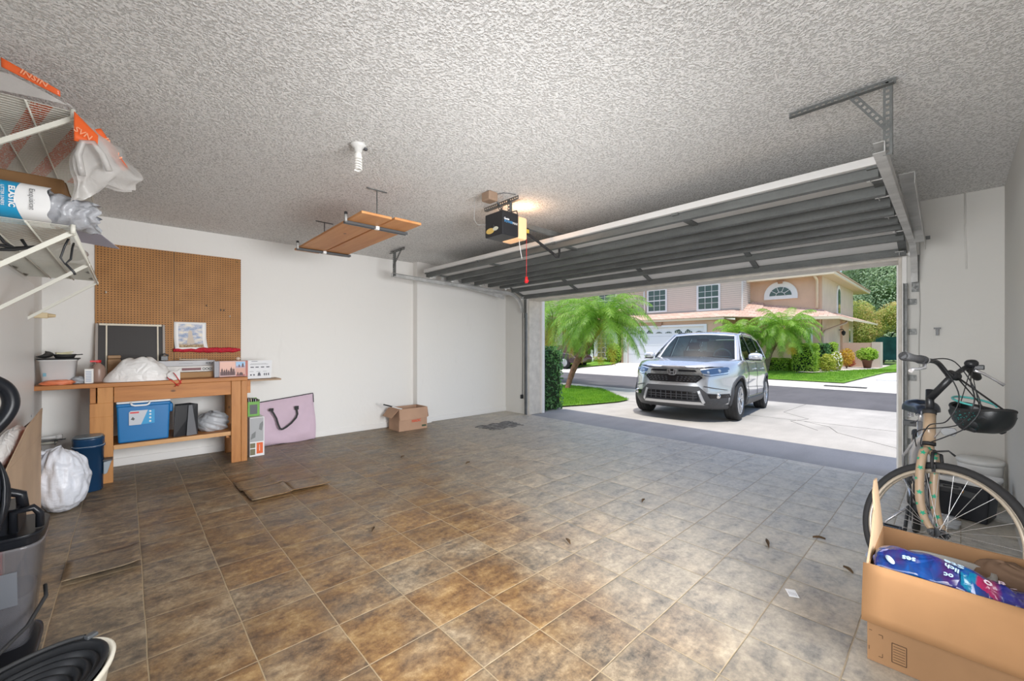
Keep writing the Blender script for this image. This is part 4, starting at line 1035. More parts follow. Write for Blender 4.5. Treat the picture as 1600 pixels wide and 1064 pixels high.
# ------------------------------------------------------------------ right of the bench
gb = empty('magazine_box', (1.10, 5.66, 0.45), 'green open box of magazines on top of the printer carton', 'box')
m = MB(); m.b2(1.03, 1.150, 5.60, 5.604, 0.456, 0.62); m.b2(1.03, 1.034, 5.60, 5.76, 0.456, 0.62); m.b2(1.146, 1.150, 5.60, 5.76, 0.456, 0.64); m.b2(1.03, 1.15, 5.756, 5.76, 0.456, 0.65); m.b2(1.03, 1.15, 5.60, 5.76, 0.452, 0.457)
m.build('body', mat('lime_card', (0.14, 0.38, 0.05), 0.5), gb)
m = MB(); m.b2(1.05, 1.125, 5.5975, 5.599, 0.475, 0.585); m.build('picture', M['dark'], gb)
for k in range(5):
    m = MB(); m.box((1.052 + 0.019 * k, 5.68, 0.56), (0.008, 0.135, 0.20 - 0.008 * k), rotm(0, 0.08 * (k - 2) * .6, 0)); tag(m.build('magazine', mat('magazine_cover', [(0.3, .3, .32), (.5, .45, .35), (.12, .13, .15), (.4, .42, .45), (.2, .16, .12)][k], 0.5)), ['leftmost thin magazine standing in the green box', 'tan covered magazine, second from left in the green box', 'black magazine in the middle of the green box', 'silver magazine, second from right in the green box', 'dark brown magazine at the right end of the green box'][k], 'magazine', 'magazines in the green box')
pb = empty('printer_carton', (1.11, 5.63, 0), 'white carton with a grey product photo and orange square beside the bench', 'box')
m = MB(); m.b2(1.03, 1.178, 5.50, 5.76, 0.001, 0.450); m.build('body', mat('carton_white', (0.74, 0.74, 0.75), 0.5), pb, bevel=0.003)
m = MB(); m.b2(1.034, 1.168, 5.498, 5.4995, 0.17, 0.442); a = m.build('photo', mat('photo_grey', (0.36, 0.37, 0.38), 0.5), pb)
m = MB(); m.prism([(1.12, 0.31), (1.15, 0.29), (1.165, 0.36), (1.16, 0.40), (1.13, 0.37)], lambda a, b_, h: Vector((a, h, b_)), 5.4965, 5.4978); m.prism([(1.04, 0.20), (1.085, 0.22), (1.09, 0.29), (1.05, 0.26)], lambda a, b_, h: Vector((a, h, b_)), 5.4965, 5.4978); m.build('machine_picture', mat('pic_dark', (0.16, 0.17, 0.17), 0.4), a)
m = MB(); m.b2(1.098, 1.162, 5.498, 5.4995, 0.03, 0.155); sq = m.build('orange_square', M['orange'], pb)
m = MB(); m.b2(1.034, 1.085, 5.498, 5.4995, 0.02, 0.09); m.b2(1.034, 1.085, 5.498, 5.4995, 0.10, 0.155); m.build('thumbnail', mat('thumb_brown', (0.16, 0.15, 0.08), 0.5), pb)
m = MB(); m.b2(1.126, 1.130, 5.4965, 5.4978, 0.06, 0.13); m.build('print', M['white'], sq)
pk = empty('storage_bag', (1.52, 5.97, 0), 'flat pink fabric storage bag with black piping standing against the wall', 'bag')
def pkp(u, v, off):
    x = 1.17 + (1.885 - 1.17) * u - 0.03 * (v - 1) * 0 + 0.012 * math.sin(v * 5) * (u > .8)
    zt = 0.545 + 0.075 * u
    z = 0.004 + (zt - 0.004) * v
    edge = min(u, 1 - u, v * .8, (1 - v) * .8); k = min(1, edge * 7)
    y = 5.955 - 0.035 * k ** .5 - 0.010 * math.sin(u * 9 + v * 4) * k - 0.008 * math.sin(u * 5 - v * 11) * k
    return Vector((x, y + 0.07 * v - 0.0, z + 0.008 * math.sin(u * 7) * (1 - v)))
m = MB(); m.grid(lambda u, v: pkp(u, v, 0), 34, 26)
pkm = mat('pink_fabric', (0.60, 0.46, 0.55), 0.75, bump=0.3, bscale=20, var=0.05, vscale=5)
m.grid(lambda u, v: Vector((1.17 + 0.715 * u, 5.965 + 0.075 * v, 0.004 + (0.541 + 0.075 * u) * v)), 4, 4)
m.build('body', pkm, pk)
m = MB(); m.tube([pkp(u, 1, 0) for u in [i / 24 for i in range(25)]] + [pkp(1, v, 0) + Vector((0.003, 0, 0)) for v in (0.97, 0.92, 0.86, 0.80)], 0.0065, 7)
m.tube([pkp(u, 0, 0) + Vector((0, 0, 0.004)) for u in [i / 16 for i in range(17)]], 0.004, 6)
m.build('piping', M['blackm'], pk)
m = MB(); hp = [(1.345, 5.915, 0.455), (1.365, 5.90, 0.415), (1.395, 5.89, 0.35), (1.415, 5.885, 0.27), (1.435, 5.885, 0.215), (1.46, 5.885, 0.20), (1.51, 5.885, 0.225), (1.57, 5.885, 0.27), (1.625, 5.89, 0.33), (1.645, 5.90, 0.375), (1.64, 5.915, 0.44)]
for a, b_ in zip(hp[:-1], hp[1:]): m.bar(Vector(a), Vector(b_) + (Vector(b_) - Vector(a)) * 0.1, 0.022, 0.004, (0, 1, 0))
m.box((1.345, 5.918, 0.462), (0.05, 0.006, 0.035)); m.box((1.64, 5.918, 0.455), (0.05, 0.006, 0.05))
m.build('handle', M['blackm'], pk, bevel=0.002)

# ------------------------------------------------------------------ open cardboard box by the pilaster
cbx = empty('cardboard_box', (3.12, 5.70, 0), 'small open cardboard box with flaps folded down at the pilaster', 'box')
R = rotm(0, 0, -0.0)
x0, x1, y0, y1, h = 2.93, 3.40, 5.58, 5.90, 0.33
m = MB(); t_ = 0.005
m.b2(x0, x1, y0, y0 + t_, 0.002, h); m.b2(x0, x1, y1 - t_, y1, 0.002, h); m.b2(x0, x0 + t_, y0 + t_, y1 - t_, 0.002, h); m.b2(x1 - t_, x1, y0 + t_, y1 - t_, 0.002, h); m.b2(x0 + t_, x1 - t_, y0 + t_, y1 - t_, 0.003, 0.008)
m.build('body', M['cardp'], cbx)
m = MB(); m.face([(x0, y0 - 0.003, h), (x1, y0 - 0.003, h), (x1 + 0.005, y0 - 0.018, h - 0.155), (x0 - 0.0, y0 - 0.022, h - 0.165)]); m.build('flap', M['cardp'], cbx, solid=0.005)
m = MB(); m.face([(x0 - 0.003, y0, h), (x0 - 0.003, y1, h), (x0 - 0.10, y1, h - 0.12), (x0 - 0.10, y0 + 0.04, h - 0.12)]); m.build('flap', M['cardp'], cbx, solid=0.005)
m = MB(); m.face([(x1 + 0.003, y0, h), (x1 + 0.003, y1, h), (x1 + 0.028, y1, h - 0.15), (x1 + 0.028, y0, h - 0.15)]); m.build('flap', M['cardp'], cbx, solid=0.005)
text_mesh('HAOC', 0.052, 'red_print', mat('red_ink', (0.62, 0.10, 0.05), 0.7), cbx, (3.215, y0 - 0.0015, 0.135), (1, 0, 0), (0, 0, 1), bold=0.003)
m = MB(); m.b2(3.31, 3.385, y0 - 0.002, y0, 0.035, 0.062); m.build('label', mat('dark_green_label', (0.06, 0.09, 0.05), 0.5), cbx)
st = empty('paint_brush', (2.9, 5.62, 0.36), 'black and white long handled brush resting across the small box corner', 'brush')
m = MB(); m.bar((2.965, 5.555, 0.338), (2.86, 5.66, 0.372), 0.022, 0.012); m.build('shaft', M['white'], st, bevel=0.003)
m = MB(); m.bar((2.865, 5.66, 0.372), (2.77, 5.75, 0.405), 0.03, 0.016); m.build('grip', M['black'], st, bevel=0.004)
m = MB(); m.bar((2.77, 5.75, 0.405), (2.735, 5.785, 0.42), 0.02, 0.010); m.build('tip', M['white'], st, bevel=0.002)
# ------------------------------------------------------------------ wire shelves on the left wall
SX0, SX1, SY0, SY1 = -0.598, -0.185, 2.84, 5.13
def wire_shelf(z, label, braces):
    root = empty('wire_shelf', (SX0, (SY0 + SY1) / 2, z), label, 'shelf', 'wire shelves on the left wall')
    m = MB(); n = 78
    for i in range(n + 1):
        y = SY0 + (SY1 - SY0) * i / n
        m.cyl((SX0, y, z), (SX1, y, z), 0.0017, seg=5, cap=False); m.cyl((SX1, y, z), (SX1, y, z - 0.03), 0.0017, seg=5, cap=False)
    m.build('cross_wires', M['wire'], root)
    m = MB()
    for x, zz, r in ((SX0 + 0.005, z - 0.004, 0.003), (-0.33, z - 0.006, 0.004), (-0.46, z - 0.006, 0.004), (SX1, z, 0.0045), (SX1 + 0.001, z - 0.031, 0.0045)):
        m.cyl((x, SY0 - 0.01, zz), (x, SY1 + 0.01, zz), r, seg=8)
    m.build('long_rods', M['wire'], root)
    m = MB(); m.cyl((SX1 + 0.002, SY0 - 0.014, z + 0.006), (SX1 + 0.002, SY0 - 0.014, z - 0.036), 0.009, seg=10); m.build('end_cap', M['wire'], root)
    for y, dz in braces:
        m = MB(); m.bar((SX1 - 0.004, y, z - 0.026), (SX0 + 0.006, y, z - dz), 0.014, 0.020, (0, 0, 1)); m.box((SX1, y, z - 0.026), (0.018, 0.018, 0.02)); m.box((SX0 + 0.006, y, z - dz - 0.01), (0.012, 0.02, 0.07))
        m.build('brace', M['wire'], root)
    return root
wire_shelf(2.385, 'upper white wire shelf on the left wall, holding the orange printed bag', [(2.86, 0.36)])
wire_shelf(1.845, 'lower white wire shelf on the left wall, holding the blue liner packet', [(2.86, 0.36), (3.95, 0.36), (5.05, 0.36)])

# things on the upper shelf
ob_ = empty('store_bag', (-0.35, 3.3, 2.39), 'white translucent carrier bag with orange printed bands hanging over the upper wire shelf', 'bag')
# body lying on the shelf
def body(u, v):
    x = -0.585 + 0.385 * u; y = 2.86 + 1.25 * v
    e = min(1, min(u, 1 - u) * 6) * min(1, min(v, 1 - v) * 6)
    return Vector((x, y, 2.392 + 0.055 * e + 0.012 * math.sin(x * 40 + y * 17) * e))
t = NT('printed_film'); s = t.sep(t.obj)
st_ = t.math('FRACT', t.math('MULTIPLY', t.math('ADD', s[0], t.math('MULTIPLY', s[1], 0.25)), 6.0))
band = t.ramp(st_, [(0.38, (0, 0, 0)), (0.40, (1, 1, 1)), (0.78, (1, 1, 1)), (0.80, (0, 0, 0))])
lt_ = t.ramp(t.noise(t.mapping(t.obj, scale=(3, 1, 1)), 26, 1), [(0.50, (0, 0, 0)), (0.52, (1, 1, 1)), (0.56, (1, 1, 1)), (0.58, (0, 0, 0))])
t.set('Base Color', t.mix(t.math('MULTIPLY', band, t.math('SUBTRACT', 1.0, lt_)), (0.72, 0.69, 0.64), (0.66, 0.12, 0.03))); t.set('Roughness', 0.4)
m = MB(); m.grid(body, 18, 40)
m.grid(lambda u, v: Vector((-0.585 + 0.385 * u, 2.86 + 1.25 * v, 2.390)), 6, 12); m.build('bag_body', t.m, ob_)
# orange edge band standing along the near end, reaching up to the ceiling
def band_obj(P0, P1, P2, P3, nm, bend=0.0):
    """quad strip P0->P1 top edge, P3->P2 bottom edge"""
    m = MB(); m.grid(lambda u, v: (Vector(P0).lerp(Vector(P1), u)).lerp(Vector(P3).lerp(Vector(P2), u), v) + Vector((0, bend * math.sin(PI * u), 0)), 14, 4)
    return m.build(nm, mat('orange_film', (0.72, 0.115, 0.02), 0.35), ob_, solid=0.0015, recalc=False)
A, B, C_, D_ = (-0.395, 2.80, 2.525), (-0.222, 2.80, 2.452), (-0.222, 2.81, 2.428), (-0.395, 2.81, 2.488)
bd = band_obj(A, B, C_, D_, 'orange_band')
pk_ = mat('pale_orange_ink', (0.80, 0.33, 0.18), 0.5)
text_mesh('INSIN', 0.030, 'lettering', pk_, bd, (-0.300, 2.797, 2.473), (0.173, 0, -0.070), (0.1, 0, 0.2), bold=0.0006, squeeze=1.15)
m = MB(); m.grid(lambda u, v: Vector((-0.59 + 0.39 * u, 2.82 + 0.02 * math.sin(5 * u), (2.485 - 0.40 * (u * .39 - .22) * (u > 0.56) - 0.02 * u) * (1 - v) + 2.395 * v)), 14, 8); m.build('bag_side', M['bagclear'], ob_)
# hanging tail past the shelf edge
def P(y, x, z): return Vector((x, y, z))
tail = [[(-0.205, 2.82, 2.41), (-0.195, 2.90, 2.41), (-0.185, 3.02, 2.41), (-0.175, 3.2, 2.41)],
        [(-0.16, 2.82, 2.36), (-0.14, 2.94, 2.39), (-0.11, 3.1, 2.39), (-0.09, 3.3, 2.37)],
        [(-0.16, 2.80, 2.25), (-0.09, 2.86, 2.30), (-0.03, 2.98, 2.32), (0.02, 3.15, 2.30)],
        [(-0.18, 2.80, 2.10), (-0.10, 2.82, 2.15), (-0.01, 2.90, 2.19), (0.065, 3.0, 2.17)],
        [(-0.17, 2.82, 1.97), (-0.13, 2.84, 2.00), (-0.08, 2.90, 2.08), (0.03, 3.02, 2.12)]]
def tailfn(u, v):
    i = u * 4; a = min(int(i), 3); f = i - a; j = v * 3; b_ = min(int(j), 2); g = j - b_
    p = Vector(tail[a][b_]).lerp(Vector(tail[a + 1][b_]), f).lerp(Vector(tail[a][b_ + 1]).lerp(Vector(tail[a + 1][b_ + 1]), f), g)
    return p + Vector((0.010 * math.sin(u * 17 + v * 9), 0.012 * math.sin(u * 9 - v * 14), 0.006 * math.sin(v * 20)))
m = MB(); m.grid(tailfn, 30, 24); m.build('hanging_film', M['bagclear'], ob_)
m = MB(); m.grid(lambda u, v: tailfn(u, v) + Vector((-0.015, 0.05, 0)), 20, 14); m.build('film_layer', M['bagclear'], ob_)
m = MB(); m.tube([(-0.15, 2.79, 2.08), (-0.165, 2.785, 2.17), (-0.15, 2.785, 2.235), (-0.115, 2.785, 2.245), (-0.085, 2.79, 2.20), (-0.06, 2.80, 2.13)], [.012, .014, .013, .012, .013, .014], 8); m.build('bag_handle', M['bagclear'], ob_)
b2_ = band_obj((-0.094, 2.93, 2.375), (0.010, 2.98, 2.215), (-0.014, 2.97, 2.195), (-0.128, 2.92, 2.352), 'orange_band')
text_mesh('INSIN', 0.034, 'lettering', pk_, b2_, (-0.052, 2.940, 2.290), (0.104, 0.03, -0.16), (0.16, 0, 0.10), bold=0.0006, squeeze=1.2)
b3_ = band_obj((-0.178, 2.79, 2.372), (-0.098, 2.79, 2.285), (-0.10, 2.79, 2.235), (-0.178, 2.79, 2.235), 'orange_panel')
text_mesh('SVN', 0.034, 'lettering', pk_, b3_, (-0.148, 2.783, 2.275), (0.08, 0.0, -0.045), (0.1, 0, 0.2), bold=0.0006)
# black and white printed boards lying on the upper shelf
bp_ = empty('printed_board', (-0.4, 4.4, 2.39), 'black and white printed sheet lying flat on the upper wire shelf', 'sheet')
m = MB(); m.b2(-0.59, -0.20, 4.13, 4.75, 2.392, 2.400); m.build('sheet', mat('sheet_white', (0.78, 0.77, 0.75), 0.6), bp_)
m = MB(); m.b2(-0.59, -0.195, 4.76, 5.12, 2.392, 2.42); m.build('dark_part', mat('charcoal_print', (0.08, 0.08, 0.08), 0.6), bp_)
m = MB(); m.prism([(-0.56, 4.14), (-0.40, 4.14), (-0.36, 4.3), (-0.33, 4.55), (-0.22, 4.74), (-0.50, 4.74)], lambda a, b_, h: Vector((a, b_, h)), 2.3905, 2.3918); m.build('dark_print', mat('charcoal_ink', (0.09, 0.09, 0.09), 0.6), bp_)
# things on the lower shelf
pkt = empty('liner_packet', (-0.4, 2.95, 1.85), 'blue and white packet of liners with torn grey film end on the lower wire shelf', 'packet')
zc, hh = 1.945, 0.085
def pkfn(x, w, v):  # puffy section round the packet: v 0..1 around
    a = 2 * PI * v
    return Vector((x, 2.98 + (0.13 + w) * math.copysign(abs(math.cos(a)) ** .6, math.cos(a)), zc + (hh + 0) * math.copysign(abs(math.sin(a)) ** .6, math.sin(a))))
m = MB(); m.grid(lambda u, v: pkfn(-0.59 + 0.245 * u, 0, v), 8, 28); m.build('blue_part', mat('packet_blue', (0.01, 0.27, 0.50), 0.4), pkt)
# curved boundary between blue and white
m = MB(); m.grid(lambda u, v: pkfn((-0.345 - 0.020 * (1 - abs(math.sin(2 * PI * v)) ** 1)) * (1 - u) + (-0.262 + 0.006 * math.sin(v * 40)) * u, 0.0015 * (1 - u), v), 8, 48); m.build('white_part', mat('packet_white', (0.72, 0.72, 0.72), 0.45), pkt)
m = MB()
def tornfn(u, v):
    x = -0.268 + 0.165 * u; a = 2 * PI * v; k = 1 - 0.25 * u
    return Vector((x + 0.012 * math.sin(9 * a) * u, 2.98 + 0.12 * k * math.cos(a) + 0.01 * math.sin(u * 22 + a * 3), zc - 0.010 * u - 0.004 + (hh - 0.006) * (0.98 - 0.22 * u * (math.sin(a) > 0)) * math.sin(a) + 0.008 * math.sin(u * 14 + 5 * a)))
m.grid(tornfn, 22, 40); m.build('grey_film', plastic_bag_mat('silver_film', (0.40, 0.41, 0.44), 0.22, crump=0.6, scale=8), pkt)
text_mesh('ELASTIC', 0.026, 'lettering', M['white'], pkt, (-0.372, 2.846, zc), (0, 0, -1), (1, 0, 0), bold=0.0008)
text_mesh('LITTER LINERS', 0.014, 'lettering', M['white'], pkt, (-0.398, 2.846, zc), (0, 0, -1), (1, 0, 0))
text_mesh('Exquisicat', 0.024, 'lettering', mat('grey_letters', (0.12, 0.12, 0.13), 0.5), pkt, (-0.312, 2.843, zc), (0, 0, -1), (1, 0, 0))
m = MB(); m.grid(lambda u, v: Vector((-0.59 + 0.36 * u, 3.16 + 0.38 * v, 2.150 - 0.02 * u + 0.004 * math.sin(9 * v))), 4, 6); m.box((-0.41, 3.31, 1.998), (0.35, 0.32, 0.29))
tag(m.build('brown_carton', cardboard_material('dark_brown_card', (0.22, 0.12, 0.055)), bevel=0.01), 'dark brown carton behind the liner packet on the lower shelf', 'box')
tag(bag_mesh('film_bundle', (-0.38, 3.9, 1.852), (0.38, 0.65, 0.09), plastic_bag_mat('mixed_film', (0.40, 0.37, 0.36), 0.4), seed=9, folds=0.08, flat=0.3), 'dull crumpled film bundle lying mid way along the lower wire shelf', 'bundle')
m = MB(); m.grid(lambda u, v: Vector((-0.59 + 0.38 * u, 4.30 + 0.80 * v, 1.853 + 0.03 * math.sin(PI * u) + 0.008 * math.sin(v * 12 + u * 7))), 12, 20)
tag(m.build('folded_cloth', mat('grey_green_cloth', (0.27, 0.27, 0.24), 0.85, bump=0.5, bscale=18, var=0.2), solid=0.012), 'folded dull grey green cloth at the far end of the lower wire shelf', 'cloth')
m = MB(); m.tube([(-0.22, 3.15, 1.84), (-0.235, 3.16, 1.80), (-0.25, 3.17, 1.74), (-0.235, 3.18, 1.71), (-0.215, 3.19, 1.74), (-0.21, 3.2, 1.80), (-0.208, 3.25, 1.835)], 0.005, 6); m.tube([(-0.235, 3.18, 1.715), (-0.205, 3.2, 1.675), (-0.20, 3.2, 1.66)], 0.006, 6)
tag(m.build('cord_loop', M['black']), 'black cord loop dangling through the lower wire shelf near its corner', 'cord')
m = MB(); m.tube([(-0.46, 3.1, 1.835), (-0.43, 3.12, 1.78), (-0.39, 3.14, 1.755), (-0.36, 3.15, 1.77), (-0.38, 3.16, 1.81)], 0.007, 6); m.tube([(-0.47, 3.1, 1.755), (-0.44, 3.12, 1.765), (-0.40, 3.14, 1.76), (-0.33, 3.18, 1.785)], 0.008, 6); m.tube([(-0.45, 3.1, 1.74), (-0.40, 3.12, 1.75), (-0.35, 3.15, 1.775)], 0.008, 6)
tag(m.build('black_straps', M['blackm']), 'tangled black straps hanging under the lower wire shelf, left of the cord loop', 'strap')
tag(bag_mesh('black_cloth', (-0.10, 3.38, 1.852), (0.05, 0.06, 0.12), M['blackm'], seed=2, folds=0.12), 'small black cloth tip sticking up behind the grey film end', 'cloth')
bpy.data.objects['black_cloth'].location = (-0.06, 0, 0.03)
m = MB(); m.face([(-0.19, 3.3, 1.856), (-0.03, 3.35, 1.850), (-0.10, 3.1, 1.875), (-0.19, 3.05, 1.875)]); tag(m.build('grey_sheet', mat('lilac_grey', (0.34, 0.33, 0.40), 0.5), solid=0.003), 'lilac grey sheet corner poking past the lower shelf edge', 'sheet')

# ------------------------------------------------------------------ left wall: white cabinet, shelf board, beige hook
cab = empty('wall_cabinet', (-0.585, 4.4, 0.65), 'tall flat white cabinet on the left wall behind the vacuum', 'cabinet')
m = MB(); m.b2(-0.598, -0.575, 2.95, 5.36, 0.655, 1.80); m.build('body', M['white'], cab, bevel=0.006)
m = MB(); m.cyl((-0.575, 5.2, 0.70), (-0.571, 5.2, 0.70), 0.010, seg=12); m.build('door_stud', M['grey'], cab)
m = MB(); m.b2(-0.598, -0.560, 2.95, 5.42, 0.42, 0.648); tag(m.build('wall_board', M['darkwood'], bevel=0.004), 'dark brown board fixed to the left wall under the white cabinet', 'board')
bh = empty('wall_hook', (-0.55, 5.40, 1.53), 'beige plastic holder sticking out of the left wall near the pegboard', 'hook')
m = MB(); m.b2(-0.598, -0.500, 5.39, 5.425, 1.517, 1.565); m.build('body', mat('beige_plastic', (0.66, 0.54, 0.34), 0.5), bh, bevel=0.006)
m = MB(); m.cyl((-0.50, 5.407, 1.541), (-0.455, 5.407, 1.541), 0.020, 0.012, 14); m.build('tip', mat('beige_tip', (0.60, 0.46, 0.27), 0.5), bh, bevel=0.004)

# pipes in the corner
pr = empty('pipe_bundle', (-0.55, 5.85, 0.39), 'white plastic pipe pieces lying across brackets under the left end of the bench', 'pipe')
m = MB(); m.cyl((-0.595, 5.86, 0.405), (-0.475, 5.86, 0.405), 0.016, seg=14); m.cyl((-0.49, 5.86, 0.405), (-0.450, 5.86, 0.405), 0.024, seg=16); m.build('pipe', M['white'], pr)
m = MB(); m.cyl((-0.595, 5.86, 0.355), (-0.48, 5.86, 0.355), 0.010, seg=12); m.build('thin_pipe', mat('cream_pipe', (0.7, 0.68, 0.58), 0.5), pr)
m = MB(); m.b2(-0.599, -0.43, 5.84, 5.88, 0.375, 0.381); m.b2(-0.50, -0.495, 5.84, 6.04, 0.33, 0.381); m.b2(-0.599, -0.594, 5.82, 5.90, 0.33, 0.42); m.build('bracket', M['dark'], pr)

# ------------------------------------------------------------------ white rubbish bag, blue bin
rb = empty('rubbish_bag', (-0.31, 4.95, 0), 'full white bin liner bag on the floor in front of the blue bin', 'bag')
def rbf(u, v):
    a = 2 * PI * u; e = (v - .5) * PI
    r = math.cos(e) ** .62 if v > 0 else 0
    w = 0.007 * math.sin(7 * a + 3 * e) + 0.006 * math.sin(13 * a - 4 * e) + 0.005 * math.sin(19 * a + 5 * e) + 0.004 * math.sin(11 * e + 2 * a)
    x = math.cos(a) * r * (0.150 + w * .7); y = math.sin(a) * r * (0.19 + w * .7)
    z = 0.235 + 0.235 * math.sin(e) + (0.5 * w if e > -1 else 0)
    if z < 0.06: x *= 0.9; y *= 0.9
    return Vector((-0.362 + x - 0.04 * (z > .3) * (z - .3), 4.74 + y, max(0.003, z + 0.03 * math.cos(a + 2.2) * (z > .25))))
m = MB(); m.grid(rbf, 80, 44, closeu=True); m.build('bag_body', M['bagblue'], rb, merge=0.0006)
m = MB(); m.tube([(-0.48, 4.72, 0.40), (-0.50, 4.70, 0.455), (-0.47, 4.69, 0.475), (-0.42, 4.70, 0.455)], [.02, .025, .018, .012], 8); m.build('tied_end', M['bagblue'], rb)
bb = empty('bin', (-0.24, 5.24, 0), 'dark blue oval pedal bin with a grey lid beside the bench leg', 'bin')
navy = mat('navy_plastic', (0.010, 0.045, 0.11), 0.25); 
m = MB(); tapered(m, -0.245, 5.235, 0.003, 0.40, 0.185, 0.21, 0.20, 0.23, open_top=False, pw=2.8); m.build('body', navy, bb)
m = MB(); tapered(m, -0.245, 5.235, 0.402, 0.468, 0.205, 0.235, 0.205, 0.235, rim=0.001, open_top=False, pw=2.8); m.build('lid_band', navy, bb)
m = MB(); tapered(m, -0.245, 5.235, 0.470, 0.482, 0.195, 0.225, 0.180, 0.20, rim=0.001, open_top=False, pw=2.8); m.build('lid', mat('lid_grey', (0.17, 0.22, 0.26), 0.3), bb)
m = MB(); tapered(m, -0.245, 5.235, 0.388, 0.402, 0.206, 0.236, 0.206, 0.236, rim=0.001, open_top=False, pw=2.8); m.build('rim', mat('steel_blue_rim', (0.45, 0.52, 0.60), 0.3), bb)
m = MB(); m.prism([(-0.15, 0.24), (-0.095, 0.255), (-0.10, 0.235), (-0.125, 0.14), (-0.15, 0.13)], lambda a, b_, h: Vector((a, h, b_)), 5.17, 5.27); m.build('side_handle', mat('pale_blue_grey', (0.33, 0.38, 0.42), 0.35), bb, bevel=0.006)
m = MB(); m.b2(-0.155, -0.09, 5.165, 5.275, 0.248, 0.262); m.build('handle_top', M['dark'], bb, bevel=0.004)

# ------------------------------------------------------------------ orange carton with flaps
oc = empty('moving_carton', (-0.50, 3.9, 0), 'tall orange and brown printed carton with open flaps against the left wall', 'box')
m = MB(); m.b2(-0.556, -0.468, 3.35, 3.356, 0.003, 0.62); m.b2(-0.556, -0.55, 3.35, 4.55, 0.003, 0.62); m.b2(-0.556, -0.468, 4.544, 4.55, 0.003, 0.62); m.b2(-0.556, -0.468, 3.35, 4.55, 0.003, 0.010); m.build('orange_walls', mat('orange_card', (0.66, 0.10, 0.02), 0.55), oc)
m = MB(); m.b2(-0.466, -0.460, 3.35, 4.60, 0.003, 0.62); m.build('side', M['cardl'], oc)
m = MB(); m.face([(-0.463, 3.36, 0.62), (-0.463, 4.60, 0.62), (-0.455, 4.60, 0.82), (-0.452, 3.95, 0.78)]); fl = m.build('flap', M['cardl'], oc, solid=0.005)
m = MB(); m.face([(-0.468, 3.45, 0.622), (-0.468, 4.58, 0.64), (-0.459, 4.58, 0.815), (-0.457, 4.0, 0.765)]); m.build('orange_lining', mat('orange_card_inner', (0.60, 0.12, 0.04), 0.6), oc, solid=0.003)
text_mesh('CR', 0.055, 'print', M['blackm'], oc, (-0.512, 3.348, 0.50), (1, 0, 0), (0, 0, 1), bold=0.002)
m = MB(); m.b2(-0.545, -0.48, 3.3475, 3.349, 0.40, 0.405); m.b2(-0.545, -0.50, 3.3475, 3.349, 0.385, 0.39); m.build('print_line', M['blackm'], oc)
tag(bag_mesh('liner_bag', (-0.512, 3.95, 0.56), (0.085, 0.9, 0.22), M['bag'], seed=12, folds=0.10, flat=0.1), 'crumpled white plastic liner bulging out of the orange carton', 'bag')

# ------------------------------------------------------------------ upright carpet cleaner
vblk = mat('vacuum_black', (0.010, 0.011, 0.014), 0.28, spec=0.22)
vc = empty('carpet_cleaner', (-0.42, 2.35, 0), 'black upright carpet cleaner with clear tank and coiled cord at the left edge', 'vacuum')
m = MB(); m.tube(smooth([(-0.60, 2.20, 1.17), (-0.53, 2.22, 1.20), (-0.475, 2.25, 1.205), (-0.43, 2.28, 1.17), (-0.415, 2.29, 1.115), (-0.43, 2.28, 1.06), (-0.47, 2.25, 1.00), (-0.50, 2.22, 0.94)]), 0.0225, 14); m.build('handle', vblk, vc)
m = MB(); m.tube([(-0.62, 2.2, 1.1), (-0.555, 2.2, 1.02), (-0.515, 2.2, 0.92), (-0.50, 2.2, 0.5)], 0.028, 12); m.build('pole', vblk, vc)
m = MB(); m.cyl((-0.462, 2.19, 1.02), (-0.468, 2.19, 0.62), 0.011, seg=12); m.build('chrome_tube', mat('chrome', (0.8, 0.8, 0.82), 0.12, 1.0), vc)
m = MB()
for k in range(9):
    y = 2.16 + 0.018 * (k % 3) ; x = -0.455 - 0.004 * k; rz = 0.155 - 0.006 * (k % 4)
    m.tube([(x + (0.048 + 0.005 * (k % 3)) * math.cos(a) * 1.0, y + 0.012 * math.sin(3 * a + k), 0.785 + rz * math.sin(a)) for a in [2 * PI * i / 36 for i in range(36)]], 0.0065, 7, closed=True)
m.build('coiled_cord', vblk, vc)
m = MB(); m.tube([(-0.505, 2.135, 0.86), (-0.49, 2.13, 0.83), (-0.478, 2.135, 0.79)], 0.008, 7); m.build('green_tag', mat('green_plastic', (0.02, 0.42, 0.10), 0.4), vc)
m = MB(); m.b2(-0.56, -0.485, 2.22, 2.42, 0.42, 0.95); m.build('spine', vblk, vc, bevel=0.02, seg=3)
clear = mat('clear_tank_plastic', (0.20, 0.20, 0.22), 0.15, alpha=0.42, coat=0.4)
m = MB(); tapered(m, -0.385, 2.34, 0.22, 0.585, 0.155, 0.20, 0.215, 0.26, wall=0.003, rim=0.004, pw=4); m.build('clear_tank', clear, vc)
m = MB(); tapered(m, -0.385, 2.34, 0.225, 0.40, 0.140, 0.185, 0.165, 0.21, wall=0.003, rim=0.0, open_top=False, pw=4); m.build('inner_tank', mat('milky_tank', (0.20, 0.19, 0.205), 0.3, alpha=0.7), vc)
m = MB(); m.box((-0.385, 2.205, 0.45), (0.11, 0.004, 0.12), rotm(0.1, 0, 0)); m.build('tank_label', mat('label_grey_white', (0.17, 0.18, 0.20), 0.4, alpha=0.7), vc)
m = MB(); tapered(m, -0.385, 2.34, 0.585, 0.625, 0.222, 0.268, 0.225, 0.27, rim=0.002, open_top=False, pw=4); m.box((-0.40, 2.34, 0.665), (0.13, 0.17, 0.09)); m.build('tank_lid', vblk, vc, bevel=0.006)
m = MB(); m.tube([(-0.345, 2.25, 0.63), (-0.345, 2.25, 0.70), (-0.300, 2.26, 0.705), (-0.285, 2.27, 0.68), (-0.285, 2.27, 0.63)], 0.012, 8); m.build('latch', vblk, vc)
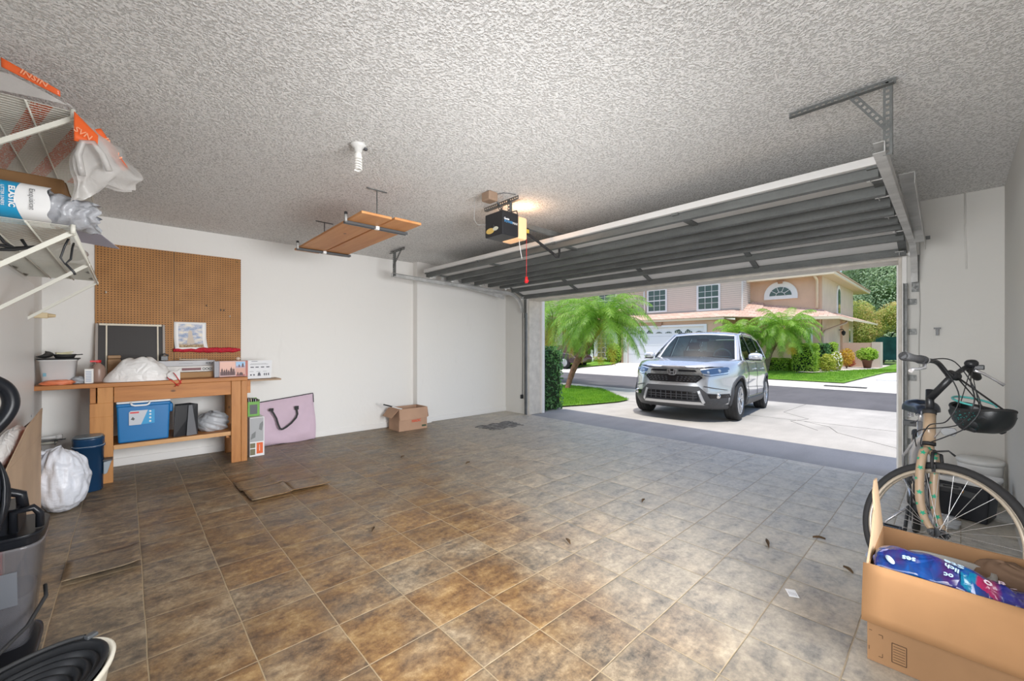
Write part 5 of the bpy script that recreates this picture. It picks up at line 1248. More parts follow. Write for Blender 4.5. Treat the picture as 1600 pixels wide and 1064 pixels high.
m = MB(); m.tube([(-0.43, 2.30, 0.70), (-0.42, 2.30, 0.755), (-0.37, 2.31, 0.765), (-0.335, 2.32, 0.745), (-0.33, 2.32, 0.69)], 0.016, 10); m.build('carry_handle', vblk, vc)
m = MB(); m.b2(-0.42, -0.375, 2.29, 2.33, 0.69, 0.735); m.build('red_button', mat('orange_red', (0.75, 0.10, 0.03), 0.4), vc, bevel=0.01)
m = MB(); m.prism([(-0.60, 0.44), (-0.50, 0.50), (-0.40, 0.44), (-0.39, 0.15), (-0.60, 0.15)], lambda a, b_, h: Vector((a, h, b_)), 2.05, 2.17); m.build('front_cover', vblk, vc, bevel=0.02, seg=3)
m = MB(); m.prism([(-0.62, 0.52), (-0.565, 0.52), (-0.50, 0.36), (-0.51, 0.14), (-0.62, 0.14)], lambda a, b_, h: Vector((a, h, b_)), 1.99, 2.045); m.build('side_shell', mat('slate_shell', (0.10, 0.16, 0.18), 0.25), vc, bevel=0.012, seg=3)
m = MB(); m.lathe([(0.0, 0.0), (0.045, 0.0), (0.05, 0.01), (0.045, 0.025), (0.0, 0.03)], (-0.46, 2.00, 0.29), (0.3, -1, 0.25), 30)
for k in range(24):
    a = 2 * PI * k / 24; m.box((-0.46 + 0.042 * math.cos(a) + 0.005, 1.975, 0.292 + 0.042 * math.sin(a)), (0.010, 0.012, 0.002), rotm(0, -a, 0))
m.build('hose_end', mat('ribbed_grey', (0.20, 0.19, 0.17), 0.5), vc)
m = MB(); m.cyl((-0.47, 2.02, 0.26), (-0.47, 2.02, 0.05), 0.05, seg=20); m.build('hose', vblk, vc)
m = MB(); m.tube([(-0.42, 1.99, 0.30), (-0.36, 2.03, 0.312), (-0.30, 2.15, 0.335), (-0.268, 2.25, 0.38), (-0.275, 2.30, 0.40)], 0.006, 8); m.build('hose_loop', M['blackm'], vc)
m = MB(); tapered(m, -0.40, 2.26, 0.07, 0.225, 0.20, 0.40, 0.22, 0.36, open_top=False, pw=4); m.build('base', vblk, vc)
m = MB(); tapered(m, -0.39, 2.16, 0.02, 0.09, 0.27, 0.52, 0.25, 0.46, open_top=False, pw=4); m.build('foot', vblk, vc)
m = MB(); m.b2(-0.33, -0.30, 1.93, 1.96, 0.16, 0.185); m.build('pedal', M['red'], vc, bevel=0.006)
m = MB()
for x in (-0.50, -0.28): m.cyl((x - 0.015, 2.40, 0.05), (x + 0.015, 2.40, 0.05), 0.048, seg=20)
m.build('wheels', vblk, vc)
vc.location.x += 0.055
for o in vc.children:
    nm = o.name.split('.')[0]
    if nm in ('handle', 'pole', 'chrome_tube', 'coiled_cord', 'green_tag'): o.location.x += 0.06
    if nm == 'handle': o.location.z -= 0.03
    if nm == 'coiled_cord': o.location.x -= 0.005

# ------------------------------------------------------------------ cream oval basket with black ribbed liner
bk = empty('laundry_basket', (-0.22, 1.78, 0), 'cream oval basket with a black ribbed rubber liner at the bottom left', 'basket')
cream = mat('cream_plastic', (0.66, 0.62, 0.52), 0.35)
cxk, cyk, rzk = -0.255, 1.715, 0.0
def basket(m, prof, sxx, syy):
    m.lathe(prof, (cxk, cyk, 0), seg=64, sx=sxx, sy=syy, rz=math.radians(-38))
m = MB(); basket(m, [(0, 0.003), (0.165, 0.003), (0.175, 0.02), (0.225, 0.29), (0.235, 0.30), (0.238, 0.312), (0.230, 0.318), (0.212, 0.30), (0.17, 0.03), (0, 0.02)], 0.72, 1.28); m.build('tub', cream, bk)
m = MB()
prof = [(0.226, 0.319), (0.222, 0.325), (0.212, 0.322)]
for k in range(9):
    r = 0.205 - 0.021 * k; z = 0.300 - 0.006 * k
    prof += [(r, z), (r - 0.006, z + 0.011), (r - 0.013, z + 0.010), (r - 0.017, z - 0.003)]
prof += [(0.0, 0.245)]
basket(m, prof, 0.70, 1.26); m.build('ribbed_liner', mat('black_rubber_liner', (0.012, 0.013, 0.015), 0.45, spec=0.3), bk)
m = MB()
ca, sa = math.cos(math.radians(-38)), math.sin(math.radians(-38))
def rimp(a, k=1.0, dz=0.0):
    lx, ly = 0.226 * 0.72 * math.cos(a) * k, 0.226 * 1.28 * math.sin(a) * k
    return Vector((cxk + lx * ca - ly * sa, cyk + lx * sa + ly * ca, 0.328 + dz))
m.tube([rimp(a) for a in [PI * 0.55 + i * PI * 0.75 / 20 for i in range(21)]], 0.007, 8); m.build('rim_cord', M['blackm'], bk)
for aa in (PI * 0.52,):
    m = MB(); m.box(rimp(aa), (0.03, 0.02, 0.012), rotm(0, 0, 0.6)); m.build('clip', M['dark'], bk, bevel=0.003)
# ------------------------------------------------------------------ bicycle (front wheel turned to the wall)
bike = empty('bicycle', (3.5, 0.12, 0), 'silver and beige bicycle with a green starred fork and black grips by the right wall', 'bicycle')
def rotv(v, k, t):
    v, k = Vector(v), Vector(k).normalized()
    return v * math.cos(t) + k.cross(v) * math.sin(t) + k * k.dot(v) * (1 - math.cos(t))
HUB = Vector((2.962, 0.061, 0.347)); RAD = 0.352; TH = 1.06; HT = 0.351
AX = Vector((math.sin(HT), 0, math.cos(HT)))
FW = rotv((-math.cos(HT), 0, math.sin(HT)), AX, TH)          # wheel's forward direction
SD = AX.cross(FW).normalized()                                # axle direction
tyre = mat('tyre_rubber', (0.022, 0.022, 0.023), 0.75); alu = mat('beige_alloy', (0.52, 0.45, 0.36), 0.35, 0.4); silver = mat('bike_silver', (0.62, 0.62, 0.64), 0.25, 0.7)
beige = mat('beige_paint', (0.40, 0.285, 0.185), 0.32, coat=0.4); spk = mat('spoke_steel', (0.6, 0.6, 0.6), 0.3, 0.8)
def wheel(c, side, fw, up, name, rim_m):
    w = empty(name, c)
    w.parent = bike; w.matrix_parent_inverse = Matrix.Translation(-Vector(bike.location))
    def circ(r, off=0.0, n=64): return [c + fw * r * math.cos(2 * PI * i / n) + up * r * math.sin(2 * PI * i / n) + side * off for i in range(n)]
    m = MB(); m.tube(circ(RAD - 0.018), 0.019, 12, closed=True); m.build('tyre', tyre, w)
    m = MB()
    for off in (-0.010, 0.010): m.tube(circ(RAD - 0.045, off), 0.009, 8, closed=True)
    m.tube(circ(RAD - 0.040, 0), 0.010, 8, closed=True)
    m.build('rim', rim_m, w)
    m = MB()
    n = 32
    for i in range(n):
        a = 2 * PI * i / n; b_ = a + (0.55 if i % 4 < 2 else -0.55); s = 0.026 if i % 2 else -0.026
        p0 = c + side * s + (fw * math.cos(b_ + a * 0) + up * math.sin(b_)) * 0.022
        p1 = c + (fw * math.cos(a) + up * math.sin(a)) * (RAD - 0.050)
        m.cyl(p0, p1, 0.0013, seg=5, cap=False)
    m.build('spokes', spk, w)
    m = MB(); m.cyl(c - side * 0.032, c + side * 0.032, 0.014, seg=14); m.cyl(c - side * 0.030, c - side * 0.026, 0.024, seg=16); m.cyl(c + side * 0.026, c + side * 0.030, 0.024, seg=16); m.cyl(c - side * 0.055, c + side * 0.055, 0.005, seg=8)
    m.build('hub', M['dark'], w)
    return w
fw = wheel(HUB, SD, FW, AX, 'front_wheel', alu)
m = MB(); cR = HUB + FW * 0.20 * -1 + AX * 0.0
m.box(HUB + (FW * math.cos(-0.35) + AX * math.sin(-0.35)) * 0.27, (0.004, 0.05, 0.012), None); m.build('wheel_reflector', M['black'], fw)
# steering axis geometry
S0 = HUB - FW * 0.045 + AX * 0.0
crown = S0 + AX * 0.400; hb = S0 + AX * 0.455; htop = S0 + AX * 0.62
for sgn, nm in ((1, 0), (-1, 1)):
    m = MB()
    pts = [crown + SD * 0.0 + AX * 0.012, crown + SD * sgn * 0.030 + AX * 0.006, crown + SD * sgn * 0.047 - AX * 0.03, S0 + AX * 0.28 + SD * sgn * 0.052 - FW * 0.006, S0 + AX * 0.15 + SD * sgn * 0.052 - FW * 0.004, S0 + AX * 0.06 + SD * sgn * 0.051 + FW * 0.016, HUB + SD * sgn * 0.050 + AX * 0.012]
    # smooth the blade
    P_ = []
    for i in range(len(pts) - 1):
        for k in range(4):
            t_ = k / 4; p0 = pts[max(i - 1, 0)]; p1 = pts[i]; p2 = pts[i + 1]; p3 = pts[min(i + 2, len(pts) - 1)]
            P_.append(0.5 * ((2 * p1) + (-p0 + p2) * t_ + (2 * p0 - 5 * p1 + 4 * p2 - p3) * t_ ** 2 + (-p0 + 3 * p1 - 3 * p2 + p3) * t_ ** 3))
    P_.append(pts[-1])
    m.tube(P_, [0.0185 if i < 18 else 0.0185 - 0.0009 * (i - 18) for i in range(len(P_))], 14)
    fk = m.build('fork_blade', beige, bike)
    starm = mat('green_star_paint', (0.01, 0.30, 0.17), 0.4) if sgn == 1 else starm
    m = MB(); view = (Vector((0, 0, 1.29)) - HUB).normalized()
    k = 0
    for i in range(3, len(P_) - 2, 2):
        c = P_[i]; tdir = (P_[i + 1] - P_[i - 1]).normalized(); nrm = view - tdir * view.dot(tdir); nrm.normalize()
        if k % 2: nrm = rotv(nrm, tdir, 0.8)
        sd = tdir.cross(nrm); c = c + nrm * 0.0192
        rr_ = 0.0145 if k % 2 == 0 else 0.010
        poly = []
        for q in range(10):
            a = PI / 2 + q * PI / 5 + 0.3 * k; r = rr_ if q % 2 == 0 else rr_ * 0.45
            poly.append(c + sd * r * math.cos(a) + tdir * r * math.sin(a) - nrm * 0.0 - nrm * (r * abs(math.cos(a))) ** 2 / 0.037)
        cv = m.bm.verts.new(c + nrm * 0.0012); vs = m._v([p + nrm * 0.0008 for p in poly])
        for q in range(10): m.bm.faces.new((cv, vs[q], vs[(q + 1) % 10]))
        k += 1
    m.build('star_prints', starm, fk, recalc=False)
    m = MB(); e = HUB + SD * sgn * 0.050
    m.box(e, (0.03, 0.02, 0.03)); m.cyl(e - SD * 0.008, e + SD * 0.010 * sgn + SD * sgn * 0.008, 0.011, seg=10); m.build('dropout', M['dark'], bike, bevel=0.003)
m = MB(); m.cyl(crown - AX * 0.005, crown + AX * 0.035, 0.021, seg=16); m.build('fork_crown', beige, bike)
m = MB(); m.cyl(hb, htop - AX * 0.01, 0.0255, seg=20); m.build('head_tube', beige, bike)
m = MB(); m.cyl(hb - AX * 0.015, hb, 0.027, seg=20); m.cyl(htop - AX * 0.012, htop + AX * 0.012, 0.028, seg=20); m.build('headset', M['blackm'], bike)
st0 = htop + AX * 0.01; st1 = htop + AX * 0.115
# stem and bars; clamp slightly in front of the steerer
CL = Vector((3.155, 0.012, 1.128))
m = MB(); m.cyl(st0, st1 + AX * 0.01, 0.0175, seg=16); m.cyl(st0 + AX * 0.065, CL, 0.0175, 0.0165, 16); m.cyl(CL - SD * 0.025, CL + SD * 0.025, 0.022, seg=16); m.build('stem', M['black'], bike)
# grip directions, read from the bar sweep
L_END = Vector((2.540, 0.163, 1.238)); R_END = Vector((3.55, -0.08, 1.10))
barL = [CL, CL + Vector((-0.07, 0.02, 0.010)), CL + Vector((-0.16, 0.055, 0.070)), Vector((2.84, 0.105, 1.212)), Vector((2.70, 0.130, 1.222)), L_END]
barR = [CL, CL + Vector((0.05, -0.015, 0.012)), CL + Vector((0.10, -0.035, 0.03)), CL + Vector((0.17, -0.055, 0.045)), CL + Vector((0.25, -0.060, 0.035)), R_END]
m = MB(); m.tube(smooth(barL), 0.0115, 12); m.tube(smooth(barR), 0.0115, 12); m.build('handlebar', M['black'], bike)
m = MB(); gl = [L_END + (Vector(barL[3]) - L_END) * t_ for t_ in (0, .06, .2, .45, .7, .75)]; m.tube(gl, [0.017, 0.021, 0.0195, 0.017, 0.018, 0.019], 14); m.build('grip', mat('grip_rubber', (0.012, 0.012, 0.013), 0.75, bump=0.3, bscale=90), bike)
m = MB(); g0 = gl[-1]; dg_ = (Vector(barL[3]) - L_END).normalized(); m.cyl(g0, g0 + dg_ * 0.05, 0.021, seg=16); m.build('shifter', M['black'], bike)
m = MB(); q0 = g0 + dg_ * 0.075; m.cyl(q0 - dg_ * .012, q0 + dg_ * .012, 0.018, seg=12)
m.tube([q0 + Vector((0, 0, -0.012)), q0 + Vector((-0.02, 0.0, -0.035)), q0 + Vector((-0.07, 0.02, -0.040)), q0 + Vector((-0.14, 0.035, -0.038)), q0 + Vector((-0.17, 0.04, -0.045))], [.008, .008, .007, .007, .009], 8); m.build('brake_lever', silver, bike)
rg0 = Vector(barR[3]); 
m = MB(); rdir = (R_END - rg0).normalized(); m.tube([rg0 + rdir * t_ for t_ in (0.02, .03, .1, .2, .24)], [0.017, 0.021, 0.019, 0.021, 0.018], 14); m.build('grip', M['blackm'], bike)
m = MB(); m.lathe([(0, 0.0), (0.026, 0.004), (0.028, 0.02), (0.020, 0.032), (0, 0.034)], rg0 + Vector((-0.015, -0.012, 0.0)), (-.3, .1, 1), 20); m.box(rg0 + Vector((-0.01, -0.035, -0.005)), (0.04, 0.045, 0.025)); m.build('shifter', M['black'], bike, bevel=0.004)
m = MB(); l0 = rg0 + Vector((-0.04, -0.02, -0.02)); m.tube([l0, l0 + Vector((0.02, -0.03, -0.015)), l0 + Vector((0.03, -0.075, -0.05)), l0 + Vector((0.035, -0.105, -0.075))], [.008, .007, .006, .008], 8); m.build('brake_lever', silver, bike)
# brake and cables
bc = crown + FW * 0.035 - AX * 0.02
m = MB()
for s_ in (-1, 1): m.tube([bc - AX * 0.07 + SD * s_ * 0.034, bc - AX * 0.02 + SD * s_ * 0.036, bc + AX * 0.018 + SD * s_ * 0.030], 0.007, 8); m.box(bc - AX * 0.062 + SD * s_ * 0.024, (0.015, 0.015, 0.04))
m.tube([bc + AX * 0.018 - SD * 0.034, bc + AX * 0.02 + SD * 0.034], 0.003, 6); m.tube([bc + AX * 0.02 - SD * 0.03, bc + AX * 0.03 + FW * 0.06 - SD * 0.02, bc + AX * 0.01 + FW * 0.075], 0.005, 6)
m.build('brake', M['blackm'], bike)
def cable(pts, nm='brake_cable'):
    m = MB(); m.tube(smooth(pts, 8), 0.0028, 6); m.build(nm, M['black'], bike)
cable([q0 + Vector((0.02, 0, -0.01)), q0 + Vector((0.12, -0.05, -0.02)), CL + Vector((-0.16, -0.02, -0.09)), CL + Vector((-0.15, 0.02, -0.22)), crown + Vector((-0.06, 0.0, 0.15)), crown + Vector((-0.03, 0.03, 0.04)), bc + AX * 0.03])
cable([q0 + Vector((0.02, 0, 0.0)), q0 + Vector((0.16, -0.10, -0.01)), CL + Vector((-0.12, -0.09, -0.12)), CL + Vector((-0.12, -0.05, -0.24)), crown + Vector((-0.05, -0.06, 0.10)), hb + Vector((0.0, 0.03, -0.02))], 'gear_cable')
cable([rg0 + Vector((-0.03, -0.02, 0)), CL + Vector((-0.05, -0.06, -0.02)), CL + Vector((-0.14, -0.07, -0.12)), CL + Vector((-0.1, -0.02, -0.24)), hb + Vector((-0.03, 0.04, 0.06)), hb + Vector((0.0, 0.05, -0.03))], 'gear_cable')
m = MB(); rc = crown + FW * 0.055 + AX * 0.075 + Vector((-0.02, -0.025, 0.045)); Rr = rotm(0, -0.25, 0.0)
m.prism([(-0.032, 0), (-0.022, 0.020), (0.022, 0.020), (0.032, 0.002), (0.020, -0.020), (-0.020, -0.020)], lambda a, b_, h: rc + SD.cross(AX) * 0 + Vector((h, -a, b_)), -0.006, 0.006); rf = m.build('reflector', mat('reflector_white', (0.20, 0.205, 0.21), 0.35), bike, bevel=0.002)
m = MB(); m.tube([rc + Vector((0.006, 0, 0)), rc + Vector((0.03, 0.03, 0.0)), crown + AX * 0.05], 0.004, 6); m.build('reflector_arm', silver, bike)
# frame
BB = Vector((3.56, 0.150, 0.285)); RH = Vector((4.02, 0.195, 0.345)); ST = Vector((3.68, 0.155, 0.80))
m = MB()
m.tube(smooth([hb + AX * 0.045, hb + Vector((0.05, 0.045, -0.02)), hb + Vector((0.14, 0.065, -0.17)), BB + Vector((-0.12, -0.01, 0.14)), BB]), 0.019, 12)
m.tube(smooth([hb + AX * 0.13, hb + Vector((0.12, 0.03, -0.02)), hb + Vector((0.28, 0.05, -0.22)), BB.lerp(ST, 0.35)]), 0.016, 12)
m.cyl(BB, ST, 0.0165, seg=14); m.build('frame', silver, bike)
m = MB()
for s_ in (-1, 1):
    e = RH + Vector((0, s_ * 0.055, 0)); m.tube([BB + Vector((0.02, s_ * 0.03, 0)), BB.lerp(e, .5) + Vector((0, s_ * 0.01, 0)), e], 0.009, 8); m.tube([BB.lerp(ST, .8) + Vector((0, s_ * 0.02, 0)), e + Vector((-0.12, 0, 0.18)), e], 0.008, 8)
m.build('rear_stays', silver, bike)
m = MB(); m.cyl(ST, ST + Vector((0.025, 0, 0.085)), 0.013, seg=12); m.build('seat_post', silver, bike)
SS = Vector((3.70, 0.155, 0.905))
def saddle(u, v):
    a = 2 * PI * u; e = v * PI / 2
    lx = math.cos(a); ly = math.sin(a)
    w = 0.045 + 0.065 * max(0, min(1, (lx + 0.55) / 1.1)) ** 1.5
    return SS + Vector((0.01 + 0.135 * lx * math.cos(e) ** .5, w * ly * math.cos(e) ** .45 + 0.008 * lx, -0.045 + 0.055 * math.sin(e) ** .7 - 0.018 * ly * ly * 0 + 0.02 * max(0, lx) * math.sin(e)))
m = MB(); m.grid(saddle, 40, 12, closeu=True); sd_ = m.build('saddle', mat('saddle_vinyl', (0.018, 0.026, 0.045), 0.3), bike, merge=0.0004)
m = MB()
for s_ in (-1, 1): m.tube([SS + Vector((-0.10, 0, -0.035)), SS + Vector((-0.03, s_ * 0.02, -0.065)), SS + Vector((0.05, s_ * 0.025, -0.06)), SS + Vector((0.12, s_ * 0.045, -0.035))], 0.0045, 6)
for s_ in (-1, 1):
    for k in range(5): m.ring(SS + Vector((0.06, s_ * 0.05, -0.085 + 0.009 * k)), 0.014, 0.0025, (0, 0, 1), 14, 5)
m.build('saddle_rails', silver, sd_)
rw = wheel(RH, Vector((0.07, -1, 0)).normalized(), Vector((-1, -0.07, 0)).normalized(), Vector((0, 0, 1)), 'rear_wheel', alu)
m = MB(); m.cyl(BB + Vector((0, -0.035, 0)), BB + Vector((0, 0.035, 0)), 0.024, seg=16); m.cyl(BB + Vector((0, 0.040, 0)), BB + Vector((0, 0.046, 0)), 0.085, seg=36); m.build('chainring', M['dark'], bike)
m = MB(); m.bar(BB + Vector((0, 0.055, 0)), BB + Vector((-0.10, 0.065, -0.13)), 0.012, 0.026, (1, 0, 1)); m.bar(BB + Vector((0, -0.055, 0)), BB + Vector((0.10, -0.065, 0.13)), 0.012, 0.026, (1, 0, 1)); m.build('crank_arms', M['black'], bike, bevel=0.003)
for pc in (BB + Vector((-0.10, 0.125, -0.13)), BB + Vector((0.10, -0.125, 0.13))):
    m = MB(); m.b2(pc.x - 0.045, pc.x - 0.030, pc.y - 0.045, pc.y + 0.045, pc.z - 0.012, pc.z + 0.012); m.b2(pc.x + 0.030, pc.x + 0.045, pc.y - 0.045, pc.y + 0.045, pc.z - 0.012, pc.z + 0.012); m.b2(pc.x - 0.045, pc.x + 0.045, pc.y - 0.045, pc.y - 0.033, pc.z - 0.010, pc.z + 0.010); m.b2(pc.x - 0.045, pc.x + 0.045, pc.y + 0.033, pc.y + 0.045, pc.z - 0.010, pc.z + 0.010); m.b2(pc.x - 0.01, pc.x + 0.01, pc.y - 0.05, pc.y + 0.05, pc.z - 0.008, pc.z + 0.008)
    m.build('pedal', M['black'], bike, bevel=0.002)
m = MB()
for k in range(6): m.ring(RH + Vector((0, 0.040 - 0.004 * k, 0)), 0.050 - 0.004 * k, 0.003, (0, 1, 0), 24, 5)
m.tube([RH + Vector((0, .03, -.05)), RH + Vector((-0.03, .035, -.12)), RH + Vector((0.0, .035, -.17))], 0.008, 6); m.build('gears', M['dark'], bike)
m = MB(); m.tube([BB + Vector((0, 0.043, 0.085)), RH + Vector((0, 0.033, 0.045))], 0.0035, 5); m.tube([BB + Vector((0, 0.043, -0.085)), RH + Vector((0, 0.033, -0.17))], 0.0035, 5); m.build('chain', M['blackm'], bike)
m = MB(); m.tube([BB + Vector((0.08, 0.04, -0.01)), BB + Vector((0.06, 0.16, -0.14)), BB + Vector((0.05, 0.22, -0.27))], 0.008, 8); m.build('kickstand', silver, bike)
m = MB(); lp_ = Vector((4.3, 0.24, 0.70)); m.box(lp_, (0.05, 0.07, 0.04)); m.tube([lp_, lp_ + Vector((-0.1, -0.03, 0.02)), ST + Vector((0.02, 0, 0.02))], 0.005, 6); m.build('rear_light', M['black'], bike, bevel=0.006)

# ------------------------------------------------------------------ helmet hanging from the bar
HC = Vector((3.40, -0.092, 0.935))
hl = empty('helmet', HC, 'black bicycle helmet with teal trim hanging upside down from the handlebar', 'helmet')
Rh = rotm(0.04, 0.0, math.radians(35)) 
def hp_(p): return HC + Rh @ Vector(p)
vents = [(-0.55, -0.35, .22), (0.0, -0.5, .2), (0.55, -0.35, .22), (-0.8, 0.05, .16), (0.8, 0.05, .16), (-0.28, -0.75, .16), (0.28, -0.75, .16)]
def shell(u, v, k=1.0):
    a = 2 * PI * u; e = v * PI / 2
    x = 0.148 * math.cos(a) * math.cos(e) ** .75 * k; y = 0.105 * math.sin(a) * math.cos(e) ** .75 * k
    z = -0.125 * math.sin(e) ** .9 * k + 0.012 * math.cos(2 * a) * math.cos(e)
    ridge = 0.006 * math.cos(a * 5) * math.sin(2 * e)
    return hp_((x * (1 + ridge * 6), y * (1 + ridge * 6), z - 0.0))
m = MB(); m.grid(lambda u, v: shell(u, v), 64, 20, closeu=True); m.grid(lambda u, v: shell(u, v, 0.86), 48, 14, closeu=True)
ht = NT('helmet_shell'); v_ = ht.n('ShaderNodeTexVoronoi'); v_.inputs['Scale'].default_value = 85; ht.l(ht.obj, v_.inputs['Vector'])
lg_ = ht.n('ShaderNodeVectorMath', operation='DISTANCE'); ht.l(ht.obj, lg_.inputs[0]); lg_.inputs[1].default_value = (HC.x - 0.075, HC.y + 0.055, HC.z - 0.045)
msk = ht.math('MULTIPLY', ht.ramp(v_.outputs['Distance'], [(0.25, (1, 1, 1)), (0.32, (0, 0, 0))]), ht.ramp(lg_.outputs['Value'], [(0.05, (1, 1, 1)), (0.07, (0, 0, 0))]))
ht.set('Base Color', ht.mix(msk, (0.010, 0.013, 0.015), (0.02, 0.20, 0.19))); ht.set('Roughness', 0.35)
m.build('shell', ht.m, hl, merge=0.0003)
m = MB()
for (fx, fy, s_) in [(-.72, -.25, .02), (-.45, -.6, .02), (-0.1, -.55, .024), (.35, -.6, .022), (.8, -.3, .024), (.15, -.9, .018), (-.3, -.9, .016)]:
    a = math.atan2(-1, fx * 1.3); 
    c = Vector((0.148 * fx * .97, -0.100 * math.sqrt(max(0.02, 1 - fx * fx)) * math.sqrt(max(0, 1 - (fy * .8) ** 2)), 0.115 * fy - 0.006))
    n_ = Vector((c.x / .0219, c.y / .011, c.z / .0156)).normalized()
    t1 = n_.orthogonal().normalized(); t2 = n_.cross(t1)
    for sg in (0,):
        c2 = c.copy(); m.lathe([(0, 0.004), (s_ * .8, 0.004), (s_, -0.004)], hp_(c2), Rh @ n_, 14)
        c3 = Vector((c.x, -c.y, c.z)); n3 = Vector((n_.x, -n_.y, n_.z)); m.lathe([(0, 0.004), (s_ * .8, 0.004), (s_, -0.004)], hp_(c3), Rh @ n3, 14)
m.build('vent_covers', mat('helmet_vent', (0.022, 0.024, 0.027), 0.7), hl)
m = MB(); m.tube([hp_((0.143 * math.cos(a), 0.101 * math.sin(a), 0.006 + 0.012 * math.cos(2 * a))) for a in [2 * PI * i / 40 for i in range(40)]], 0.008, 8, closed=True); m.build('rim', M['blackm'], hl)
m = MB(); m.tube([hp_((0.05 + 0.095 * math.cos(a), 0.075 * math.sin(a), 0.035 + 0.018 * math.cos(a))) for a in [-PI * .75 + 1.5 * PI * i / 24 for i in range(25)]], 0.006, 6); m.build('teal_headband', mat('teal_plastic', (0.10, 0.48, 0.45), 0.35), hl)
m = MB(); bt = Vector((3.20, -0.045, 1.135))
for p in ((-0.10, 0.05, 0.0), (-0.085, -0.05, 0.0), (0.07, 0.05, 0.005), (0.08, -0.05, 0.0)):
    q = hp_(p); tgt = Vector((CL.x + 0.03, CL.y - 0.01, CL.z - 0.006)) if p[0] < 0 else Vector((rg0.x - 0.0, rg0.y - 0.01, rg0.z - 0.008))
    m.bar(q, tgt, 0.012, 0.003, (0, 1, 0))
m.build('straps', M['blackm'], hl)

# ------------------------------------------------------------------ black tote and bucket in the corner
tt = empty('tote', (4.62, -0.03, 0), 'black plastic tote with a white lid and orange sticker in the corner behind the bicycle', 'tote')
def rbox(m, c, sz, rz, mi=0, taper=1.0): m.box(c, sz, rotm(0, 0, rz), mi, taper)
rz_ = -0.22
m = MB(); rbox(m, (4.62, -0.025, 0.135), (0.27, 0.34, 0.262), rz_, taper=0.9); m.build('body', mat('tote_black', (0.014, 0.016, 0.022), 0.4), tt, bevel=0.012, seg=3)
m = MB(); rbox(m, (4.62, -0.025, 0.285), (0.30, 0.37, 0.035), rz_); m.build('lid', M['white'], tt, bevel=0.01, seg=3)
def tp(dy, z, dx=-0.138): return Vector((4.62, -0.025, 0)) + rotm(0, 0, rz_) @ Vector((dx, dy, 0)) + Vector((0, 0, z))
m = MB(); m.bar(tp(0.04, 0.215), tp(-0.10, 0.195), 0.004, 0.045); m.build('handle', M['dark'], tt, bevel=0.002)
m = MB(); m.bar(tp(0.035, 0.222, -0.141), tp(-0.04, 0.212, -0.141), 0.002, 0.018); m.build('sticker', mat('amber_sticker', (0.75, 0.32, 0.02), 0.5), tt)
m = MB(); m.bar((4.55, 0.10, 0.318), (4.60, -0.13, 0.318), 0.035, 0.03); m.bar((4.60, 0.06, 0.34), (4.62, -0.08, 0.335), 0.03, 0.02); tag(m.build('clamp_bar', mat('black_blue_tool', (0.03, 0.035, 0.05), 0.4), bevel=0.006), 'black tool lying on the white lid of the tote', 'tool')
bu = empty('bucket', (5.12, -0.13, 0), 'white lidded bucket tucked in the corner behind the tote', 'bucket')
m = MB(); m.lathe([(0, 0), (0.115, 0), (0.128, 0.30), (0.128, 0.31), (0, 0.31)], (5.12, -0.13, 0.003), seg=32); m.build('body', M['white'], bu)
m = MB(); m.lathe([(0, 0.352), (0.128, 0.352), (0.136, 0.345), (0.136, 0.315), (0.0, 0.315)], (5.12, -0.13, 0.003), seg=32); m.build('lid', mat('bucket_lid', (0.76, 0.76, 0.74), 0.4), bu)
tag(bag_mesh('silver_wrap', (4.25, 0.06, 0.002), (0.16, 0.16, 0.09), plastic_bag_mat('silver_wrap_film', (0.6, 0.62, 0.65), 0.25), seed=8, folds=0.15, flat=0.3), 'crumpled clear and silver wrapper on the floor in front of the tote', 'wrapper')
tag(bag_mesh('grey_pouch', (3.32, 0.30, 0.002), (0.22, 0.16, 0.015), mat('ice_blue_sheet', (0.50, 0.55, 0.64), 0.5), seed=4, folds=0.02, flat=0.3), 'flat pale blue sheet on the floor beside the front wheel', 'sheet')

# ------------------------------------------------------------------ big open carton in the right foreground
bx = empty('open_carton', (2.47, 0.0, 0), 'large open brown cardboard box in the right foreground with a folded down flap', 'box')
x0, x1, y0, y1, h = 2.225, 2.735, -0.262, 0.250, 0.392
m = MB(); t_ = 0.006
m.b2(x0, x0 + t_, y0, y1, 0.002, h); m.b2(x1 - t_, x1, y0, y1, 0.002, h); m.b2(x0 + t_, x1 - t_, y0, y0 + t_, 0.002, h); m.b2(x0 + t_, x1 - t_, y1 - t_, y1, 0.002, h); m.b2(x0 + t_, x1 - t_, y0 + t_, y1 - t_, 0.003, 0.010)
m.build('body', M['card'], bx)
m = MB(); m.grid(lambda u, v: Vector((x0 - 0.004 - 0.050 * v ** .7 , y1 + 0.012 - (y1 - y0 + 0.004) * u, h + 0.002 - 0.212 * v)), 8, 6); m.build('flap', cardboard_material('lit_flap_cardboard', (0.36, 0.195, 0.09)), bx, solid=0.006)  # flap's lit tone put into a lighter cardboard colour
m = MB()
tornL = [(x0, h), (x0 + .12, h + 0.035), (x0 + .22, h + 0.075), (x0 + .30, h + 0.12), (x0 + 0.33, h + 0.125), (x0 + .36, h + 0.20), (x0 + .44, h + 0.235), (x1, h + 0.232), (x1, h)]
m.prism(tornL, lambda a, b_, hh_: Vector((a, y1 + hh_ + (b_ - h) * 0.10, b_)), -0.003, 0.003); m.build('flap', cardboard_material('torn_card', (0.46, 0.32, 0.20)), bx)
m = MB(); m.face([(x1, y1, h), (x1, y0, h), (x1 + 0.10, y0, h - 0.17), (x1 + 0.10, y1, h - 0.17)]); m.build('flap', M['card'], bx, solid=0.005)
ink = mat('brown_ink', (0.05, 0.02, 0.008), 0.8)
m = MB(); X = x0 - 0.0012
